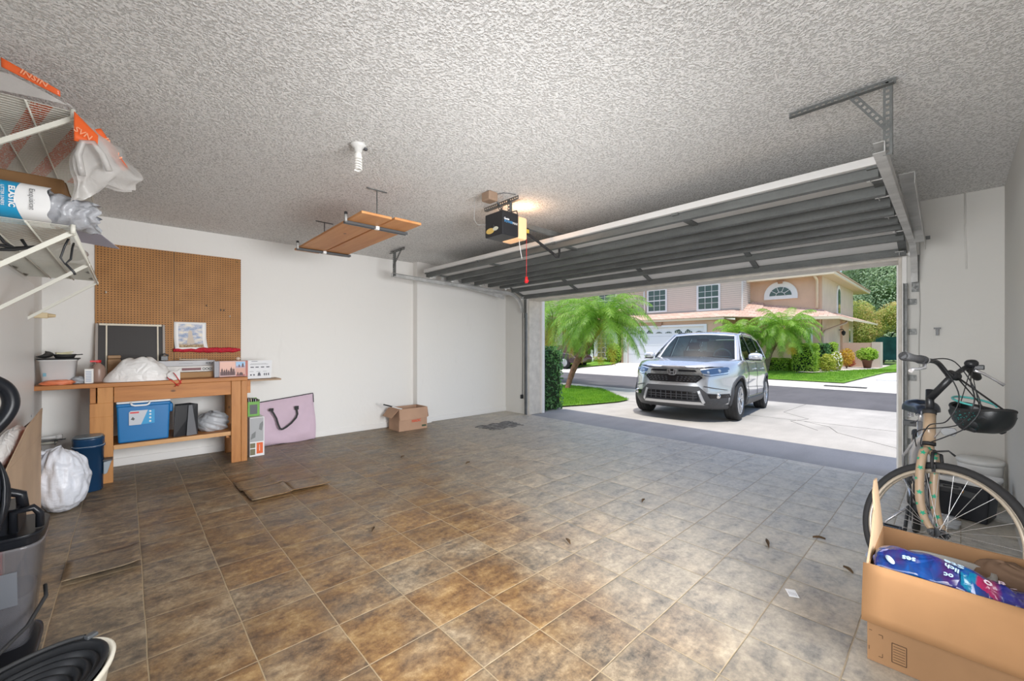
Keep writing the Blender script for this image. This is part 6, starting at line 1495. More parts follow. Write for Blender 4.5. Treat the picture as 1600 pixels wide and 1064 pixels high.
def bl(ya, za, yb, zb, w=0.0022): m.bar((X, ya, za), (X, yb, zb), 0.001, w, (0, 0, 1) if abs(ya - yb) > abs(za - zb) else (0, 1, 0))
ya, yb, za, zb = 0.175, 0.133, 0.030, 0.105
bl(ya, za, yb, za); bl(ya, zb, yb, zb); bl(ya, za, ya, zb); bl(yb, za, yb, zb)
for k in range(6): bl(ya - 0.004, za + 0.011 + 0.0105 * k, yb + 0.004, za + 0.011 + 0.0105 * k, 0.0014)
m.build('print', ink, bx)
m = MB()
bl(0.244, 0.125, 0.235, 0.125, .0016); bl(0.215, 0.118, 0.203, 0.118, .0016); bl(0.203, 0.118, 0.203, 0.106, .0016); bl(0.244, 0.06, 0.244, 0.045, .0016); bl(0.215, 0.03, 0.203, 0.03, .0016); bl(0.203, 0.03, 0.203, 0.045, .0016)
m.build('cut_marks', ink, bx)
# packages inside the box
tp_ = empty('tissue_pack', (2.36, 0.1, 0.34), 'blue purple plastic multipack wrapper with white lettering lying in the big box', 'wrapper')
film = NT('blue_purple_film'); nn = film.noise(film.mapping(film.obj, scale=(1, 2.2, 1)), 7, 4)
film.set('Base Color', film.ramp(nn, [(0.38, (0.035, 0.008, 0.09)), (0.5, (0.003, 0.022, 0.13)), (0.62, (0.0, 0.045, 0.20)), (0.75, (0.005, 0.12, 0.21))])); film.set('Roughness', 0.15); film.set('Coat Weight', 0.5)
vv = film.n('ShaderNodeTexVoronoi', feature='DISTANCE_TO_EDGE'); vv.inputs['Scale'].default_value = 16; film.l(film.obj, vv.inputs['Vector']); film.set('Normal', film.bump(vv.outputs['Distance'], 0.8, 0.02))
def packf(u, v):
    y = 0.232 - 0.32 * u; x = 2.238 + 0.20 * v
    e = math.sin(PI * min(max(u, 0), 1)) ** .5
    return Vector((x, y, 0.365 + (0.080 - 0.02 * u) * math.sin(PI * (0.10 + 0.82 * v)) * (0.5 + 0.5 * e) + 0.05 * v * (1 - v) + 0.004 * math.sin(u * 19 + v * 8)))
m = MB(); m.grid(packf, 30, 14); m.build('film', film.m, tp_, solid=0.002)
m = MB(); m.tube([(2.30, 0.238, 0.38), (2.29, 0.235, 0.405), (2.31, 0.21, 0.432), (2.335, 0.18, 0.437), (2.35, 0.14, 0.428), (2.36, 0.11, 0.42)], 0.004, 6); m.grid(lambda u, v: Vector((2.30 + 0.05 * u, 0.235 - 0.10 * u + 0.02 * v, 0.40 + 0.035 * math.sin(PI * u) - 0.02 * v)), 10, 4); m.build('film_loop', plastic_bag_mat('lilac_film', (0.16, 0.15, 0.30), 0.2, 0.75), tp_)
def on_film(fn, body, u, v, sz, mt, par, tilt=0.0):
    p = fn(u, v); du = fn(u + .03, v) - fn(u - .03, v); dv_ = fn(u, v + .05) - fn(u, v - .05)
    xd = (-du).normalized(); yd = (-dv_).normalized(); n_ = xd.cross(yd).normalized()
    text_mesh(body, sz, 'lettering', mt, par, p + n_ * 0.006, xd + yd * tilt, yd, bold=0.0008)
pale_ink = mat('pale_ink', (0.34, 0.46, 0.55), 0.4)
for body, u_, v_, sz in (('Ste', 0.70, 0.50, 0.044), ('lich', 0.68, 0.31, 0.030), ('ses', 0.32, 0.22, 0.032), ('oc', 0.66, 0.15, 0.026)):
    on_film(packf, body, u_, v_, sz, pale_ink, tp_)
p_ = packf(0.15, 0.16); m = MB(); m.lathe([(0, 0.001), (0.020, 0.001), (0.020, 0)], p_ + Vector((-0.004, 0, 0.006)), (-0.6, 0, 0.8), 20, sx=1.0, sy=0.5); o_ = m.build('oval_logo', mat('oval_pale', (0.38, 0.46, 0.52), 0.4), tp_)
pg = empty('snack_bag', (2.36, -0.12, 0.34), 'teal and pink printed bag wedged in the big box at the right', 'wrapper')
f2 = NT('teal_pink_film'); s = f2.sep(f2.obj)
f2.set('Base Color', f2.ramp(f2.math('ADD', f2.math('MULTIPLY', s[1], -4.0), f2.math('MULTIPLY', f2.noise(f2.obj, 8, 3), 0.25)), [(0.18, (0.0, 0.12, 0.22)), (0.32, (0.0, 0.12, 0.22)), (0.34, (0.26, 0.010, 0.06)), (0.5, (0.20, 0.012, 0.07)), (0.56, (0.012, 0.016, 0.15)), (0.9, (0.04, 0.022, 0.13))])); f2.set('Roughness', 0.2)
v3 = f2.n('ShaderNodeTexVoronoi', feature='DISTANCE_TO_EDGE'); v3.inputs['Scale'].default_value = 20; f2.l(f2.obj, v3.inputs['Vector']); f2.set('Normal', f2.bump(v3.outputs['Distance'], 0.8, 0.02))
def snackf(u, v): return Vector((2.245 + 0.15 * v, -0.010 - 0.24 * u, 0.372 + 0.062 * math.sin(PI * (.08 + .85 * v)) - 0.045 * u + 0.005 * math.sin(u * 22 + v * 9)))
m = MB(); m.grid(snackf, 26, 12); m.build('film', f2.m, pg, solid=0.002)
for body, u_, v_ , sz in (('o', 0.27, 0.30, 0.046), ('ti', 0.42, 0.5, 0.032), ('a', 0.55, 0.72, 0.040)):
    on_film(snackf, body, u_, v_, sz, mat('pink_ink', (0.50, 0.38, 0.44), 0.4), pg)
fc = empty('foil_tray', (2.5, 0.02, 0.33), 'pale grey plastic tray standing behind the blue wrapper in the box', 'tray')
m = MB(); tapered(m, 2.505, 0.02, 0.305, 0.375, 0.13, 0.20, 0.16, 0.24, rim=0.01, pw=3.0); o = m.build('tray_body', mat('tray_grey', (0.26, 0.25, 0.23), 0.3), fc)
tag(bag_mesh('paper_bag', (2.60, -0.14, 0.27), (0.18, 0.20, 0.15), cardboard_material('kraft_paper', (0.16, 0.10, 0.065)), seed=21, folds=0.10, flat=0.2), 'crumpled brown paper in the far right of the big box', 'paper')
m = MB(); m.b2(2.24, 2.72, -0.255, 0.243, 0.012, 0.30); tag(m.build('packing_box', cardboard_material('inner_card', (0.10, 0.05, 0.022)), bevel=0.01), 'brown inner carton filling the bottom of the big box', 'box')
# ------------------------------------------------------------------ silver car on the drive
car = empty('car', (7.909, 3.525, -0.057), 'silver compact SUV parked facing the garage on the sunny driveway', 'car')
CA, PT = 0.1271, 0.0357
c_, s_ = math.cos(CA), math.sin(CA)
def W(x, y, z):
    """car frame: x rearward from the front axle, y to its left hand side, z up"""
    return Vector((7.909 + x * c_ + y * s_, 3.525 + x * s_ - y * c_, -0.057 + z - PT * x))
def cbox(m, x0, x1, y0, y1, z0, z1, mi=0):
    v = m._v([W(x, y, z) for z in (z0, z1) for x, y in ((x0, y0), (x1, y0), (x1, y1), (x0, y1))])
    for idx in ((3, 2, 1, 0), (4, 5, 6, 7), (0, 1, 5, 4), (1, 2, 6, 5), (2, 3, 7, 6), (3, 0, 4, 7)):
        f = m.bm.faces.new([v[i] for i in idx]); f.material_index = mi
paint = NT('silver_paint'); paint.set('Base Color', (0.60, 0.62, 0.65)); paint.set('Metallic', 0.72); paint.set('Roughness', 0.26); paint.set('Coat Weight', 1.0); paint.b.inputs['Coat Roughness'].default_value = 0.04
paint = paint.m
clad = mat('dark_cladding', (0.06, 0.062, 0.068), 0.5); chrome = mat('chrome_trim', (0.78, 0.79, 0.80), 0.12, 0.95); blk = mat('gloss_black', (0.008, 0.008, 0.010), 0.18)
cglass = glass_mat('tinted_glass', (0.26, 0.38, 0.39), 0.07); dglass = glass_mat('dark_side_glass', (0.14, 0.18, 0.18), 0.16)
def lerp(a, b, t): return a + (b - a) * t
def table(tab, x):
    if x <= tab[0][0]: return tab[0][1]
    for (xa, va), (xb, vb) in zip(tab[:-1], tab[1:]):
        if x <= xb:
            t = (x - xa) / (xb - xa); t = t * t * (3 - 2 * t) if False else t
            return lerp(va, vb, t)
    return tab[-1][1]
WID = [(0.20, 0.86), (0.30, 0.905), (0.45, 0.925), (0.62, 0.925), (0.80, 0.915), (0.95, 0.89), (1.15, 0.84)]
XFR = [(0.20, -0.80), (0.28, -0.885), (0.36, -0.925), (0.50, -0.93), (0.62, -0.915), (0.70, -0.895), (0.80, -0.875), (0.90, -0.84), (0.97, -0.76), (1.05, -0.60)]
XRR = [(0.20, 3.45), (0.32, 3.58), (0.55, 3.63), (0.80, 3.60), (1.00, 3.56), (1.15, 3.50)]
BELT = [(-0.95, 0.90), (-0.85, 0.915), (-0.6, 0.965), (-0.2, 1.02), (0.30, 1.065), (1.0, 1.05), (2.4, 1.09), (3.6, 1.14)]
def plan(t, z):
    """closed outline at height z, t 0..1 starting front centre going to +y side"""
    w = table(WID, z); xf = table(XFR, z); xr = table(XRR, z); xc = (xf + xr) / 2; L = (xr - xf) / 2
    a = 2 * PI * t
    c, s = math.cos(a), math.sin(a)
    # superellipse, squarer at the rear
    n = 5.0 if c > 0 else 5.5
    x = -math.copysign(abs(c) ** (2 / n), c) * L + xc
    y = math.copysign(abs(s) ** (2 / n), s) * w
    # front corners swept back
    if x < -0.15:
        k = (abs(y) / w); x += 0.20 * k ** 2.4 * min(1, (-0.15 - x) / 0.6)
    return x, y
LV = [0.0, 0.05, 0.12, 0.22, 0.33, 0.45, 0.57, 0.68, 0.78, 0.87, 0.94, 1.0]
def bodyp(t, v):
    z0 = 0.21
    xq, yq = plan(t, 0.8)
    zt = table(BELT, xq)
    z = lerp(z0, zt, v)
    x, y = plan(t, z)
    # wheel arches swell, side crease
    for ax in (0.0, 2.66):
        d = abs(x - ax)
        if d < 0.55 and abs(y) > 0.5: y += math.copysign(0.022 * (1 - (d / 0.55) ** 2) * (1 - abs(v - .45)), y)
    if abs(y) > 0.6: y -= math.copysign(0.020 * math.exp(-((z - 0.62) / 0.09) ** 2), y)
    return x, y, z
m = MB(); NU = 176
V = []
for i in range(NU):
    t = i / NU
    V.append([m.bm.verts.new(W(*bodyp(t, v))) for v in LV])
for i in range(NU):
    a, b_ = V[i], V[(i + 1) % NU]
    for j in range(len(LV) - 1):
        f = m.bm.faces.new((a[j], b_[j], b_[j + 1], a[j + 1])); f.smooth = True
        f.material_index = 1 if j < 2 else 0
m.bm.faces.new([V[i][0] for i in range(NU)][::-1]).material_index = 1
# bonnet and deck: rows across from side to side
top = [V[i][-1] for i in range(NU)]
H = NU // 2
prev = [top[0]]
def deck(x, y):
    zb = table(BELT, x); w = 0.88
    crown = 0.055 * (1 - min(1, abs(y) / w) ** 2.2)
    ridge = 0.012 * math.exp(-((abs(y) - 0.62) / 0.07) ** 2) if x < 0.4 else 0
    fade = min(1, max(0, (x + 0.92) / 0.35))
    return zb + (crown + ridge) * fade
rows = []
for k in range(1, H):
    A, B = top[k], top[NU - k]
    xa, ya, _ = bodyp(k / NU, 1.0)
    row = [A]
    for q in range(1, 12):
        y = lerp(ya, -ya, q / 12); row.append(m.bm.verts.new(W(xa, y, deck(xa, y))))
    row.append(B); rows.append(row)
for r0, r1 in zip(rows[:-1], rows[1:]):
    for q in range(12):
        f = m.bm.faces.new((r0[q], r0[q + 1], r1[q + 1], r1[q])); f.smooth = True
m.bm.faces.new([top[0]] + rows[0][::-1]); m.bm.faces.new([top[H]] + rows[-1])
body_o = m.build('body_raw', [paint, clad, M['blackm']])
# cut the wheel arches
def cyl_cut(ax, side):
    q = MB(); q.cyl(W(ax, side * 0.60, 0.345), W(ax, side * 1.10, 0.345), 0.405, seg=40)
    o = q.build('cut', [M['blackm'], M['blackm'], M['blackm']])
    for p in o.data.polygons: p.material_index = 2
    return o
cuts = [cyl_cut(ax, sd) for ax in (0.0, 2.66) for sd in (-1, 1)]
for co in cuts:
    md = body_o.modifiers.new('cut', 'BOOLEAN'); md.object = co; md.operation = 'DIFFERENCE'; md.solver = 'EXACT'
dg = bpy.context.evaluated_depsgraph_get()
me = bpy.data.meshes.new_from_object(body_o.evaluated_get(dg))
me.name = 'body'
bo = bpy.data.objects.new('body', me); COL.objects.link(bo); bo.parent = car; bo.matrix_parent_inverse = Matrix.Translation(-Vector(car.location))
for co in cuts: bpy.data.objects.remove(co)
bpy.data.objects.remove(body_o)
# greenhouse
def gp(x, y, z): return W(x, y, z)
def wside(x, z):   # half width of the cabin at height z
    k = (z - 1.05) / 0.58
    w = 0.855 - 0.205 * k - 0.03 * k * k
    if x > 2.6: w -= 0.05 * (x - 2.6) / 0.9
    return w
ROOF = [(0.95, 1.50), (1.15, 1.585), (1.5, 1.625), (2.0, 1.635), (2.6, 1.62), (3.1, 1.585), (3.35, 1.54)]
def roofz(x): return table(ROOF, x)
# roof panel
m = MB(); m.grid(lambda u, v: (lambda x: gp(x - 0.06 * (abs(2 * v - 1) ** 2) * (-1 if u < .5 else 0) * (1 - u), (2 * v - 1) * (wside(x, roofz(x)) + 0.005), roofz(x) + 0.045 * (1 - abs(2 * v - 1) ** 2.4) - 0.012 * abs(2 * v - 1) ** 6))(lerp(1.06, 3.36, u)), 26, 20)
m.build('roof_panel', paint, car, solid=0.012, recalc=True)
for sd in (-1, 1):
    m = MB(); m.tube([gp(x, sd * (wside(x, roofz(x)) - 0.02), roofz(x) + 0.035) for x in [1.35 + 0.2 * i for i in range(10)]], 0.012, 6)
    m.build('roof_rail', blk, car)
def ws(u, v):   # windscreen u 0..1 across, v 0..1 up
    y = (2 * u - 1); 
    xb = 0.26 + 0.26 * abs(y) ** 2.2; xt = 1.06 + 0.10 * abs(y) ** 2
    zb = 1.075 - 0.01 * abs(y); zt = roofz(1.10) + 0.035 * (1 - abs(y) ** 2)
    x = lerp(xb, xt, v) ; z = lerp(zb, zt, v) + 0.035 * math.sin(PI * v)
    hw = lerp(0.815, wside(1.1, 1.57) - 0.0, v)
    return gp(x, y * hw, z)
def ws_mi(u, v): return 0
m = MB(); m.grid(lambda u, v: ws(lerp(0.055, 0.945, u), lerp(0.03, 0.955, v)), 24, 12); m.build('windscreen', cglass, car)
m = MB()
for (u0, u1) in ((0, 0.06), (0.94, 1)):
    m.grid(lambda u, v: ws(lerp(u0, u1, u), lerp(-0.05, 1.04, v)), 3, 16)
m.grid(lambda u, v: ws(u, lerp(0.95, 1.05, v)), 24, 3); m.build('pillar', paint, car, solid=0.02)
m = MB(); m.grid(lambda u, v: ws(lerp(0.02, 0.98, u), lerp(-0.07, 0.035, v)), 24, 3)
for (y0, x0) in ((-0.62, 0.40), (0.05, 0.33)):
    m.tube([gp(x0, y0, 1.10), gp(x0 + 0.02, y0 + 0.3, 1.112), gp(x0 + 0.03, y0 + 0.58, 1.105)], 0.008, 5)
m.build('cowl', M['blackm'], car, solid=0.01)
m = MB(); m.grid(lambda u, v: gp(lerp(3.57, 3.36, v), lerp(-0.74, 0.74, u) * lerp(1, .86, v), lerp(1.15, 1.57, v)), 6, 4); m.build('rear_window', dglass, car)
for sd in (-1, 1):
    def side(x, z, off=0.0): return gp(x, sd * (wside(x, z) + off), z)
    def beltz(x): return table(BELT, x) + 0.0
    # side glass outline stations
    def sp(x, k, off=0.0):
        zb = beltz(x) - 0.005
        xt = x; zt = roofz(x) + 0.015
        if x < 1.13: zt = lerp(1.09, roofz(1.13), max(0, (x - 0.42) / 0.71)) + 0.02
        if x > 3.25: zt = lerp(roofz(3.25), 1.16, (x - 3.25) / 0.32)
        z = lerp(zb, zt, k); return side(x, z, off)
    m = MB(); m.grid(lambda u, v: sp(lerp(0.46, 3.50, u), lerp(-0.06, 1.0, v)), 44, 8, mi=lambda u, v: None if (0.13 < v < 0.90 and 0.06 < u < 0.955) else 0); m.build('door_frame', paint, car, solid=0.016)
    for (a, b_) in ((0.68, 1.42), (1.50, 2.38), (2.46, 3.28)):
        m = MB(); m.grid(lambda u, v: sp(lerp(a, b_, u), lerp(0.05, 0.93, v), -0.008), 10, 5); m.build('side_window', dglass, car)
    m = MB()
    for x in (1.46, 2.42): m.grid(lambda u, v: sp(x - 0.04 + 0.08 * u, lerp(-0.02, 0.97, v), 0.006), 2, 5)
    m.build('pillar', blk, car, solid=0.01)
    m = MB(); m.tube([sp(0.50 + 0.1 * i, -0.02, 0.012) for i in range(31)], 0.009, 6); m.build('chrome_strip', chrome, car)
    # mirror
    mc = (0.70, sd * 1.02, 1.135)
    m = MB(); m.grid(lambda u, v: gp(mc[0] + 0.075 * math.cos(2 * PI * u) * math.sin(PI * v) ** .7, mc[1] + 0.118 * sd * -math.cos(PI * v) , mc[2] + 0.075 * math.sin(2 * PI * u) * math.sin(PI * v) ** .6), 24, 14, closeu=True); m.build('mirror_cap', mat('mirror_silver', (0.74, 0.75, 0.78), 0.25, 0.5, coat=1.0), car, merge=0.0003)
    m = MB(); m.tube([gp(0.72, sd * 0.86, 1.09), gp(0.70, sd * 0.95, 1.085), gp(0.70, sd * 1.0, 1.09)], 0.022, 8); cbox(m, 0.64, 0.78, sd * 0.93, sd * 1.12, 1.062, 1.078); m.build('mirror_foot', blk, car)
    # door seams and handles, sill
    m = MB()
    def bs(x, z, off=0.004):
        w = table(WID, z); y = w
        y -= 0.020 * math.exp(-((z - 0.62) / 0.09) ** 2)
        return gp(x, sd * (y + off), z)
    for x in (0.62, 1.50, 2.44): m.tube([bs(x + 0.02 * k, 0.36 + 0.1 * k) for k in range(8)], 0.003, 4)
    m.build('door_seams', M['blackm'], car)
    m = MB(); m.grid(lambda u, v: bs(0.48 + 1.75 * u, 0.235 + 0.13 * v, 0.010), 12, 3); m.build('sill_cladding', clad, car, solid=0.02)
    m = MB(); m.tube([bs(0.52 + 0.1 * k, 0.378, 0.012) for k in range(17)], 0.007, 5); m.build('sill_chrome', chrome, car)
    for x in (1.28, 2.16):
        m = MB(); m.tube([bs(x, 0.90, 0.012), bs(x + 0.05, 0.905, 0.03), bs(x + 0.17, 0.905, 0.03), bs(x + 0.2, 0.90, 0.012)], 0.011, 7); m.build('door_handle', chrome, car)
    def sidey(x, z):
        best = 0
        for i in range(0, 181):
            px_, py_ = plan(i / 360, z)
            if abs(px_ - x) < 0.035: best = max(best, py_)
        d = min(abs(x), abs(x - 2.66))
        if d < 0.55: best += 0.022 * (1 - (d / 0.55) ** 2) * 0.8
        return best - 0.020 * math.exp(-((z - 0.62) / 0.09) ** 2)
    # arch trims
    for ax in (0.0, 2.66):
        m = MB(); m.grid(lambda u, v: (lambda a, r: gp(ax + r * math.cos(a), sd * (sidey(ax + r * math.cos(a), max(.25, 0.345 + r * math.sin(a))) + 0.002), 0.345 + r * math.sin(a)))(lerp(-0.18, PI + 0.18, u), lerp(0.405, 0.448, v)), 36, 2); m.build('arch_trim', clad, car, solid=0.02)
# fascia patches drawn in front elevation (y,z) and wrapped on the nose
def fx(y, z):
    # walk the outline at that height to find x for this |y|
    lo, hi = 0.0, 0.25
    for _ in range(30):
        mid = (lo + hi) / 2
        if plan(mid, z)[1] < abs(y): lo = mid
        else: hi = mid
    return plan(lo, z)[0]
def fascia(name, poly, mt, off=0.012, depth=0.01, mirror=False, parent=None, n=5):
    """poly in (y,z); subdivided so it follows the nose"""
    m = MB(); sets = [poly] + ([[(-y, z) for y, z in poly[::-1]]] if mirror else [])
    for pl in sets:
        dense = []
        for i in range(len(pl)):
            (ya, za), (yb, zb) = pl[i], pl[(i + 1) % len(pl)]
            for k in range(n): dense.append((lerp(ya, yb, k / n), lerp(za, zb, k / n)))
        vs = m._v([(y, z, 0) for y, z in dense]); f = m.bm.faces.new(vs)
    bmesh.ops.triangulate(m.bm, faces=m.bm.faces[:])
    for _ in range(2):
        long_e = [e for e in m.bm.edges if e.calc_length() > 0.07]
        if long_e: bmesh.ops.subdivide_edges(m.bm, edges=long_e, cuts=1)
        bmesh.ops.triangulate(m.bm, faces=m.bm.faces[:])
    r = bmesh.ops.extrude_face_region(m.bm, geom=m.bm.faces[:])
    vs = [g for g in r['geom'] if isinstance(g, bmesh.types.BMVert)]
    ext = set(vs)
    for v in m.bm.verts:
        y, z = v.co.x, v.co.y
        o_ = off if v in ext else off - depth
        v.co = W(fx(y, z) - o_, y, z)
    return m.build(name, mt, parent or car)
# lower bumper: dark cladding with silver skid and black intake
fascia('bumper_cladding', [(-0.80, 0.26), (0.80, 0.26), (0.86, 0.40), (0.84, 0.47), (0.56, 0.49), (0.44, 0.60), (-0.44, 0.60), (-0.56, 0.49), (-0.84, 0.47), (-0.86, 0.40)], clad, 0.010, 0.03)
fascia('skid_plate', [(-0.52, 0.285), (0.52, 0.285), (0.47, 0.335), (-0.47, 0.335)], mat('skid_silver', (0.62, 0.63, 0.65), 0.35, 0.6), 0.028, 0.02)
fascia('intake', [(-0.45, 0.36), (0.45, 0.36), (0.42, 0.505), (-0.42, 0.505)], blk, 0.018, 0.02)
m = MB()
for y in [-.36 + .09 * i for i in range(9)]: m.bar(W(fx(y, .38) - 0.022, y, 0.37), W(fx(y, .5) - 0.022, y, 0.50), 0.012, 0.008)
for z in (0.41, 0.45): m.tube([W(fx(y, z) - 0.024, y, z) for y in [-.42 + .07 * i for i in range(13)]], 0.005, 5)
m.build('intake_mesh', clad, car)
for sg in (-1, 1):
    fascia('intake_trim', [(sg * .50, 0.30), (sg * .535, 0.33), (sg * 0.46, 0.535), (sg * 0.425, 0.52)], mat('satin_silver', (0.66, 0.67, 0.69), 0.3, 0.6), 0.030, 0.02)
    fascia('fog_pocket', [(sg * 0.60, 0.405), (sg * 0.84, 0.42), (sg * 0.83, 0.485), (sg * 0.57, 0.47)], blk, 0.014, 0.015)
    c = W(fx(0.70, 0.445) - 0.012, sg * 0.70, 0.448)
    m = MB(); m.lathe([(0, 0.018), (0.03, 0.014), (0.042, 0.0)], c, (W(-1, 0, 0) - W(0, 0, 0)), 18, sx=1.0); m.build('fog_lamp', chrome, car)
    # head lamp
    hl_ = fascia('headlamp', [(sg * 0.435, 0.800), (sg * 0.60, 0.775), (sg * 0.80, 0.815), (sg * 0.875, 0.93), (sg * 0.86, 0.955), (sg * 0.70, 0.925), (sg * 0.50, 0.885), (sg * 0.42, 0.87)], mat('lamp_glass_blue', (0.05, 0.10, 0.20), 0.06, 0.2, coat=1.0), 0.012, 0.012)
    fascia('lamp_strip', [(sg * 0.47, 0.805), (sg * 0.60, 0.787), (sg * 0.79, 0.825), (sg * 0.82, 0.86), (sg * 0.76, 0.838), (sg * 0.60, 0.803), (sg * 0.48, 0.822)], chrome, 0.016, 0.004, parent=hl_)
    for (yy, zz, r) in ((0.56, 0.842, 0.026), (0.70, 0.868, 0.032)):
        m = MB(); m.lathe([(0, 0.010), (r * .6, 0.008), (r, 0.0)], W(fx(yy, zz) - 0.014, sg * yy, zz), (W(-1, 0, 0) - W(0, 0, 0)), 18); m.build('projector', mat('projector_lens', (0.35, 0.45, 0.60), 0.08, 0.3, coat=1.0), hl_)
# grille
fascia('grille_opening', [(-0.40, 0.66), (0.40, 0.66), (0.49, 0.745), (0.46, 0.79), (-0.46, 0.79), (-0.49, 0.745)], blk, 0.012, 0.01)
m = MB()
for z in (0.69, 0.72, 0.75):
    hw = 0.40 + (z - 0.66) * 0.9
    n = 14
    for i in range(n):
        y = lerp(-hw + 0.04, hw - 0.04, i / (n - 1))
        if abs(y) < 0.075: continue
        m.box(W(fx(y, z) - 0.016, y, z), (0.008, 0.030, 0.013), rotm(0, 0, 0))
m.build('grille_mesh', clad, car)
fascia('chrome_bar', [(-0.44, 0.79), (0.44, 0.79), (0.50, 0.745), (0.535, 0.76), (0.47, 0.835), (0.44, 0.895), (-0.44, 0.895), (-0.47, 0.835), (-0.535, 0.76), (-0.50, 0.745)], chrome, 0.020, 0.02)
fascia('upper_slot', [(0.10, 0.845), (0.40, 0.845), (0.37, 0.878), (0.10, 0.878)], blk, 0.024, 0.006, mirror=True)
ec = W(fx(0, 0.835) - 0.03, 0, 0.835); nx_ = (W(-1, 0, 0) - W(0, 0, 0)); ux_ = Vector((0, 0, 1)); sx_ = (W(0, 1, 0) - W(0, 0, 0))
def ep(a, b_, h): return ec + sx_ * a + ux_ * b_ + nx_ * h
def rrect(w, h, tw, r=0.25):
    o = []
    for i in range(32):
        a = 2 * PI * i / 32; c, s = math.cos(a), math.sin(a); x = math.copysign(abs(c) ** .5, c) * w; z = math.copysign(abs(s) ** .5, s) * h
        o.append((x * (1 + tw * z / h), z))
    return o
em = MB(); O = rrect(0.072, 0.060, 0.08); I = rrect(0.058, 0.047, 0.08)
for hh in (0,):
    n = 32
    A = em._v([ep(a, b_, 0.014) for a, b_ in O]); B = em._v([ep(a, b_, 0.014) for a, b_ in I]); A2 = em._v([ep(a, b_, -0.01) for a, b_ in O]); B2 = em._v([ep(a, b_, 0.0) for a, b_ in I])
    for i in range(n):
        j = (i + 1) % n
        em.bm.faces.new((A[i], A[j], B[j], B[i])); em.bm.faces.new((A[i], A2[i], A2[j], A[j])); em.bm.faces.new((B[i], B[j], B2[j], B2[i]))
for sg in (-1, 1): em.prism([(sg * 0.022, -0.046), (sg * 0.036, -0.046), (sg * 0.050, 0.046), (sg * 0.032, 0.046), (sg * 0.024, 0.010), (sg * 0.024, -0.010)], ep, 0.0, 0.013)
em.prism([(-0.028, -0.012), (0.028, -0.012), (0.030, 0.008), (-0.030, 0.008)], ep, 0.0, 0.013)
emo = em.build('emblem', chrome, car)
em = MB(); em.prism(I, ep, -0.005, 0.0005); em.build('emblem_back', blk, emo)
fascia('bonnet_gap', [(-0.80, 0.945), (-0.45, 0.903), (0.45, 0.903), (0.80, 0.945), (0.78, 0.951), (0.45, 0.910), (-0.45, 0.910), (-0.78, 0.951)], blk, 0.004, 0.004)
# interior: dash, seats, steering wheel, hanging tag
m = MB(); cbox(m, 0.55, 0.95, -0.70, 0.70, 0.95, 1.10); m.build('dashboard', mat('dash_grey', (0.10, 0.11, 0.115), 0.6), car, bevel=0.03)
m = MB(); m.ring(W(1.05, 0.37, 1.13), 0.165, 0.014, (W(-1, 0, -0.35) - W(0, 0, 0)), 28, 8); cbox(m, 1.02, 1.06, 0.22, 0.52, 1.115, 1.145); m.build('steering_wheel', mat('wheel_grey', (0.25, 0.27, 0.28), 0.5), car)
for y in (-0.37, 0.37):
    m = MB(); cbox(m, 1.65, 1.80, y - 0.24, y + 0.24, 0.6, 1.26); cbox(m, 1.68, 1.77, y - 0.13, y + 0.13, 1.29, 1.45); m.build('seat', mat('seat_fabric', (0.09, 0.095, 0.10), 0.8), car, bevel=0.04, seg=3)
m = MB(); cbox(m, 2.65, 2.8, -0.62, 0.62, 0.6, 1.25)
m.build('rear_seat', mat('seat_fabric_rear', (0.07, 0.075, 0.08), 0.8), car, bevel=0.04, seg=3)
m = MB(); cbox(m, 0.99, 1.0, -0.055, -0.005, 1.22, 1.34); m.ring(W(0.985, -0.03, 1.36), 0.028, 0.006, (W(-1, 0, 0) - W(0, 0, 0)), 18, 6); m.build('hanging_tag', mat('tag_pink', (0.55, 0.42, 0.40), 0.5), car)
m = MB(); cbox(m, 1.0, 1.03, -0.12, 0.12, 1.44, 1.50); m.build('rear_view_mirror', blk, car, bevel=0.01)
# wheels
def carwheel(ax, sd):
    w = empty('wheel', W(ax, sd * 0.84, 0.345)); w.parent = car; w.matrix_parent_inverse = Matrix.Translation(-Vector(car.location))
    c = W(ax, sd * 0.80, 0.345); out = (W(0, sd, 0) - W(0, 0, 0)).normalized()
    m = MB(); m.lathe([(0.245, -0.10), (0.30, -0.112), (0.340, -0.105), (0.350, -0.085), (0.352, -0.06), (0.348, -0.058), (0.352, -0.03), (0.352, 0.0), (0.348, 0.002), (0.352, 0.03), (0.352, 0.06), (0.348, 0.062), (0.350, 0.085), (0.340, 0.105), (0.30, 0.115), (0.245, 0.105)], c, out, 56, close=True); m.build('tyre', tyre, w)
    m = MB(); m.lathe([(0.243, -0.09), (0.248, 0.105), (0.236, 0.108), (0.230, 0.08), (0.228, -0.09)], c, out, 48, close=True)
    e1 = out.orthogonal().normalized(); e2 = out.cross(e1)
    for k in range(10):
        a = 2 * PI * (k // 2) / 5 + (0.20 if k % 2 else -0.20)
        d = e1 * math.cos(a) + e2 * math.sin(a)
        m.bar(c + out * 0.072 + d * 0.04, c + out * 0.094 + d * 0.235, 0.026, 0.030, out)
    m.lathe([(0, 0.098), (0.05, 0.096), (0.06, 0.06), (0, 0.06)], c, out, 24)
    m.build('rim', mat('rim_silver', (0.62, 0.63, 0.65), 0.28, 0.7), w)
    m = MB(); m.lathe([(0, 0.02), (0.16, 0.02), (0.16, 0.0), (0, 0.0)], c, out, 32); m.build('brake_disc', mat('disc_dark', (0.09, 0.09, 0.09), 0.5, 0.5), w)
    m = MB(); m.lathe([(0, 0.104), (0.028, 0.103), (0.03, 0.095)], c, out, 20); m.build('hub_cap', M['dark'], w)
for ax in (0.0, 2.66):
    for sd in (-1, 1): carwheel(ax, sd)
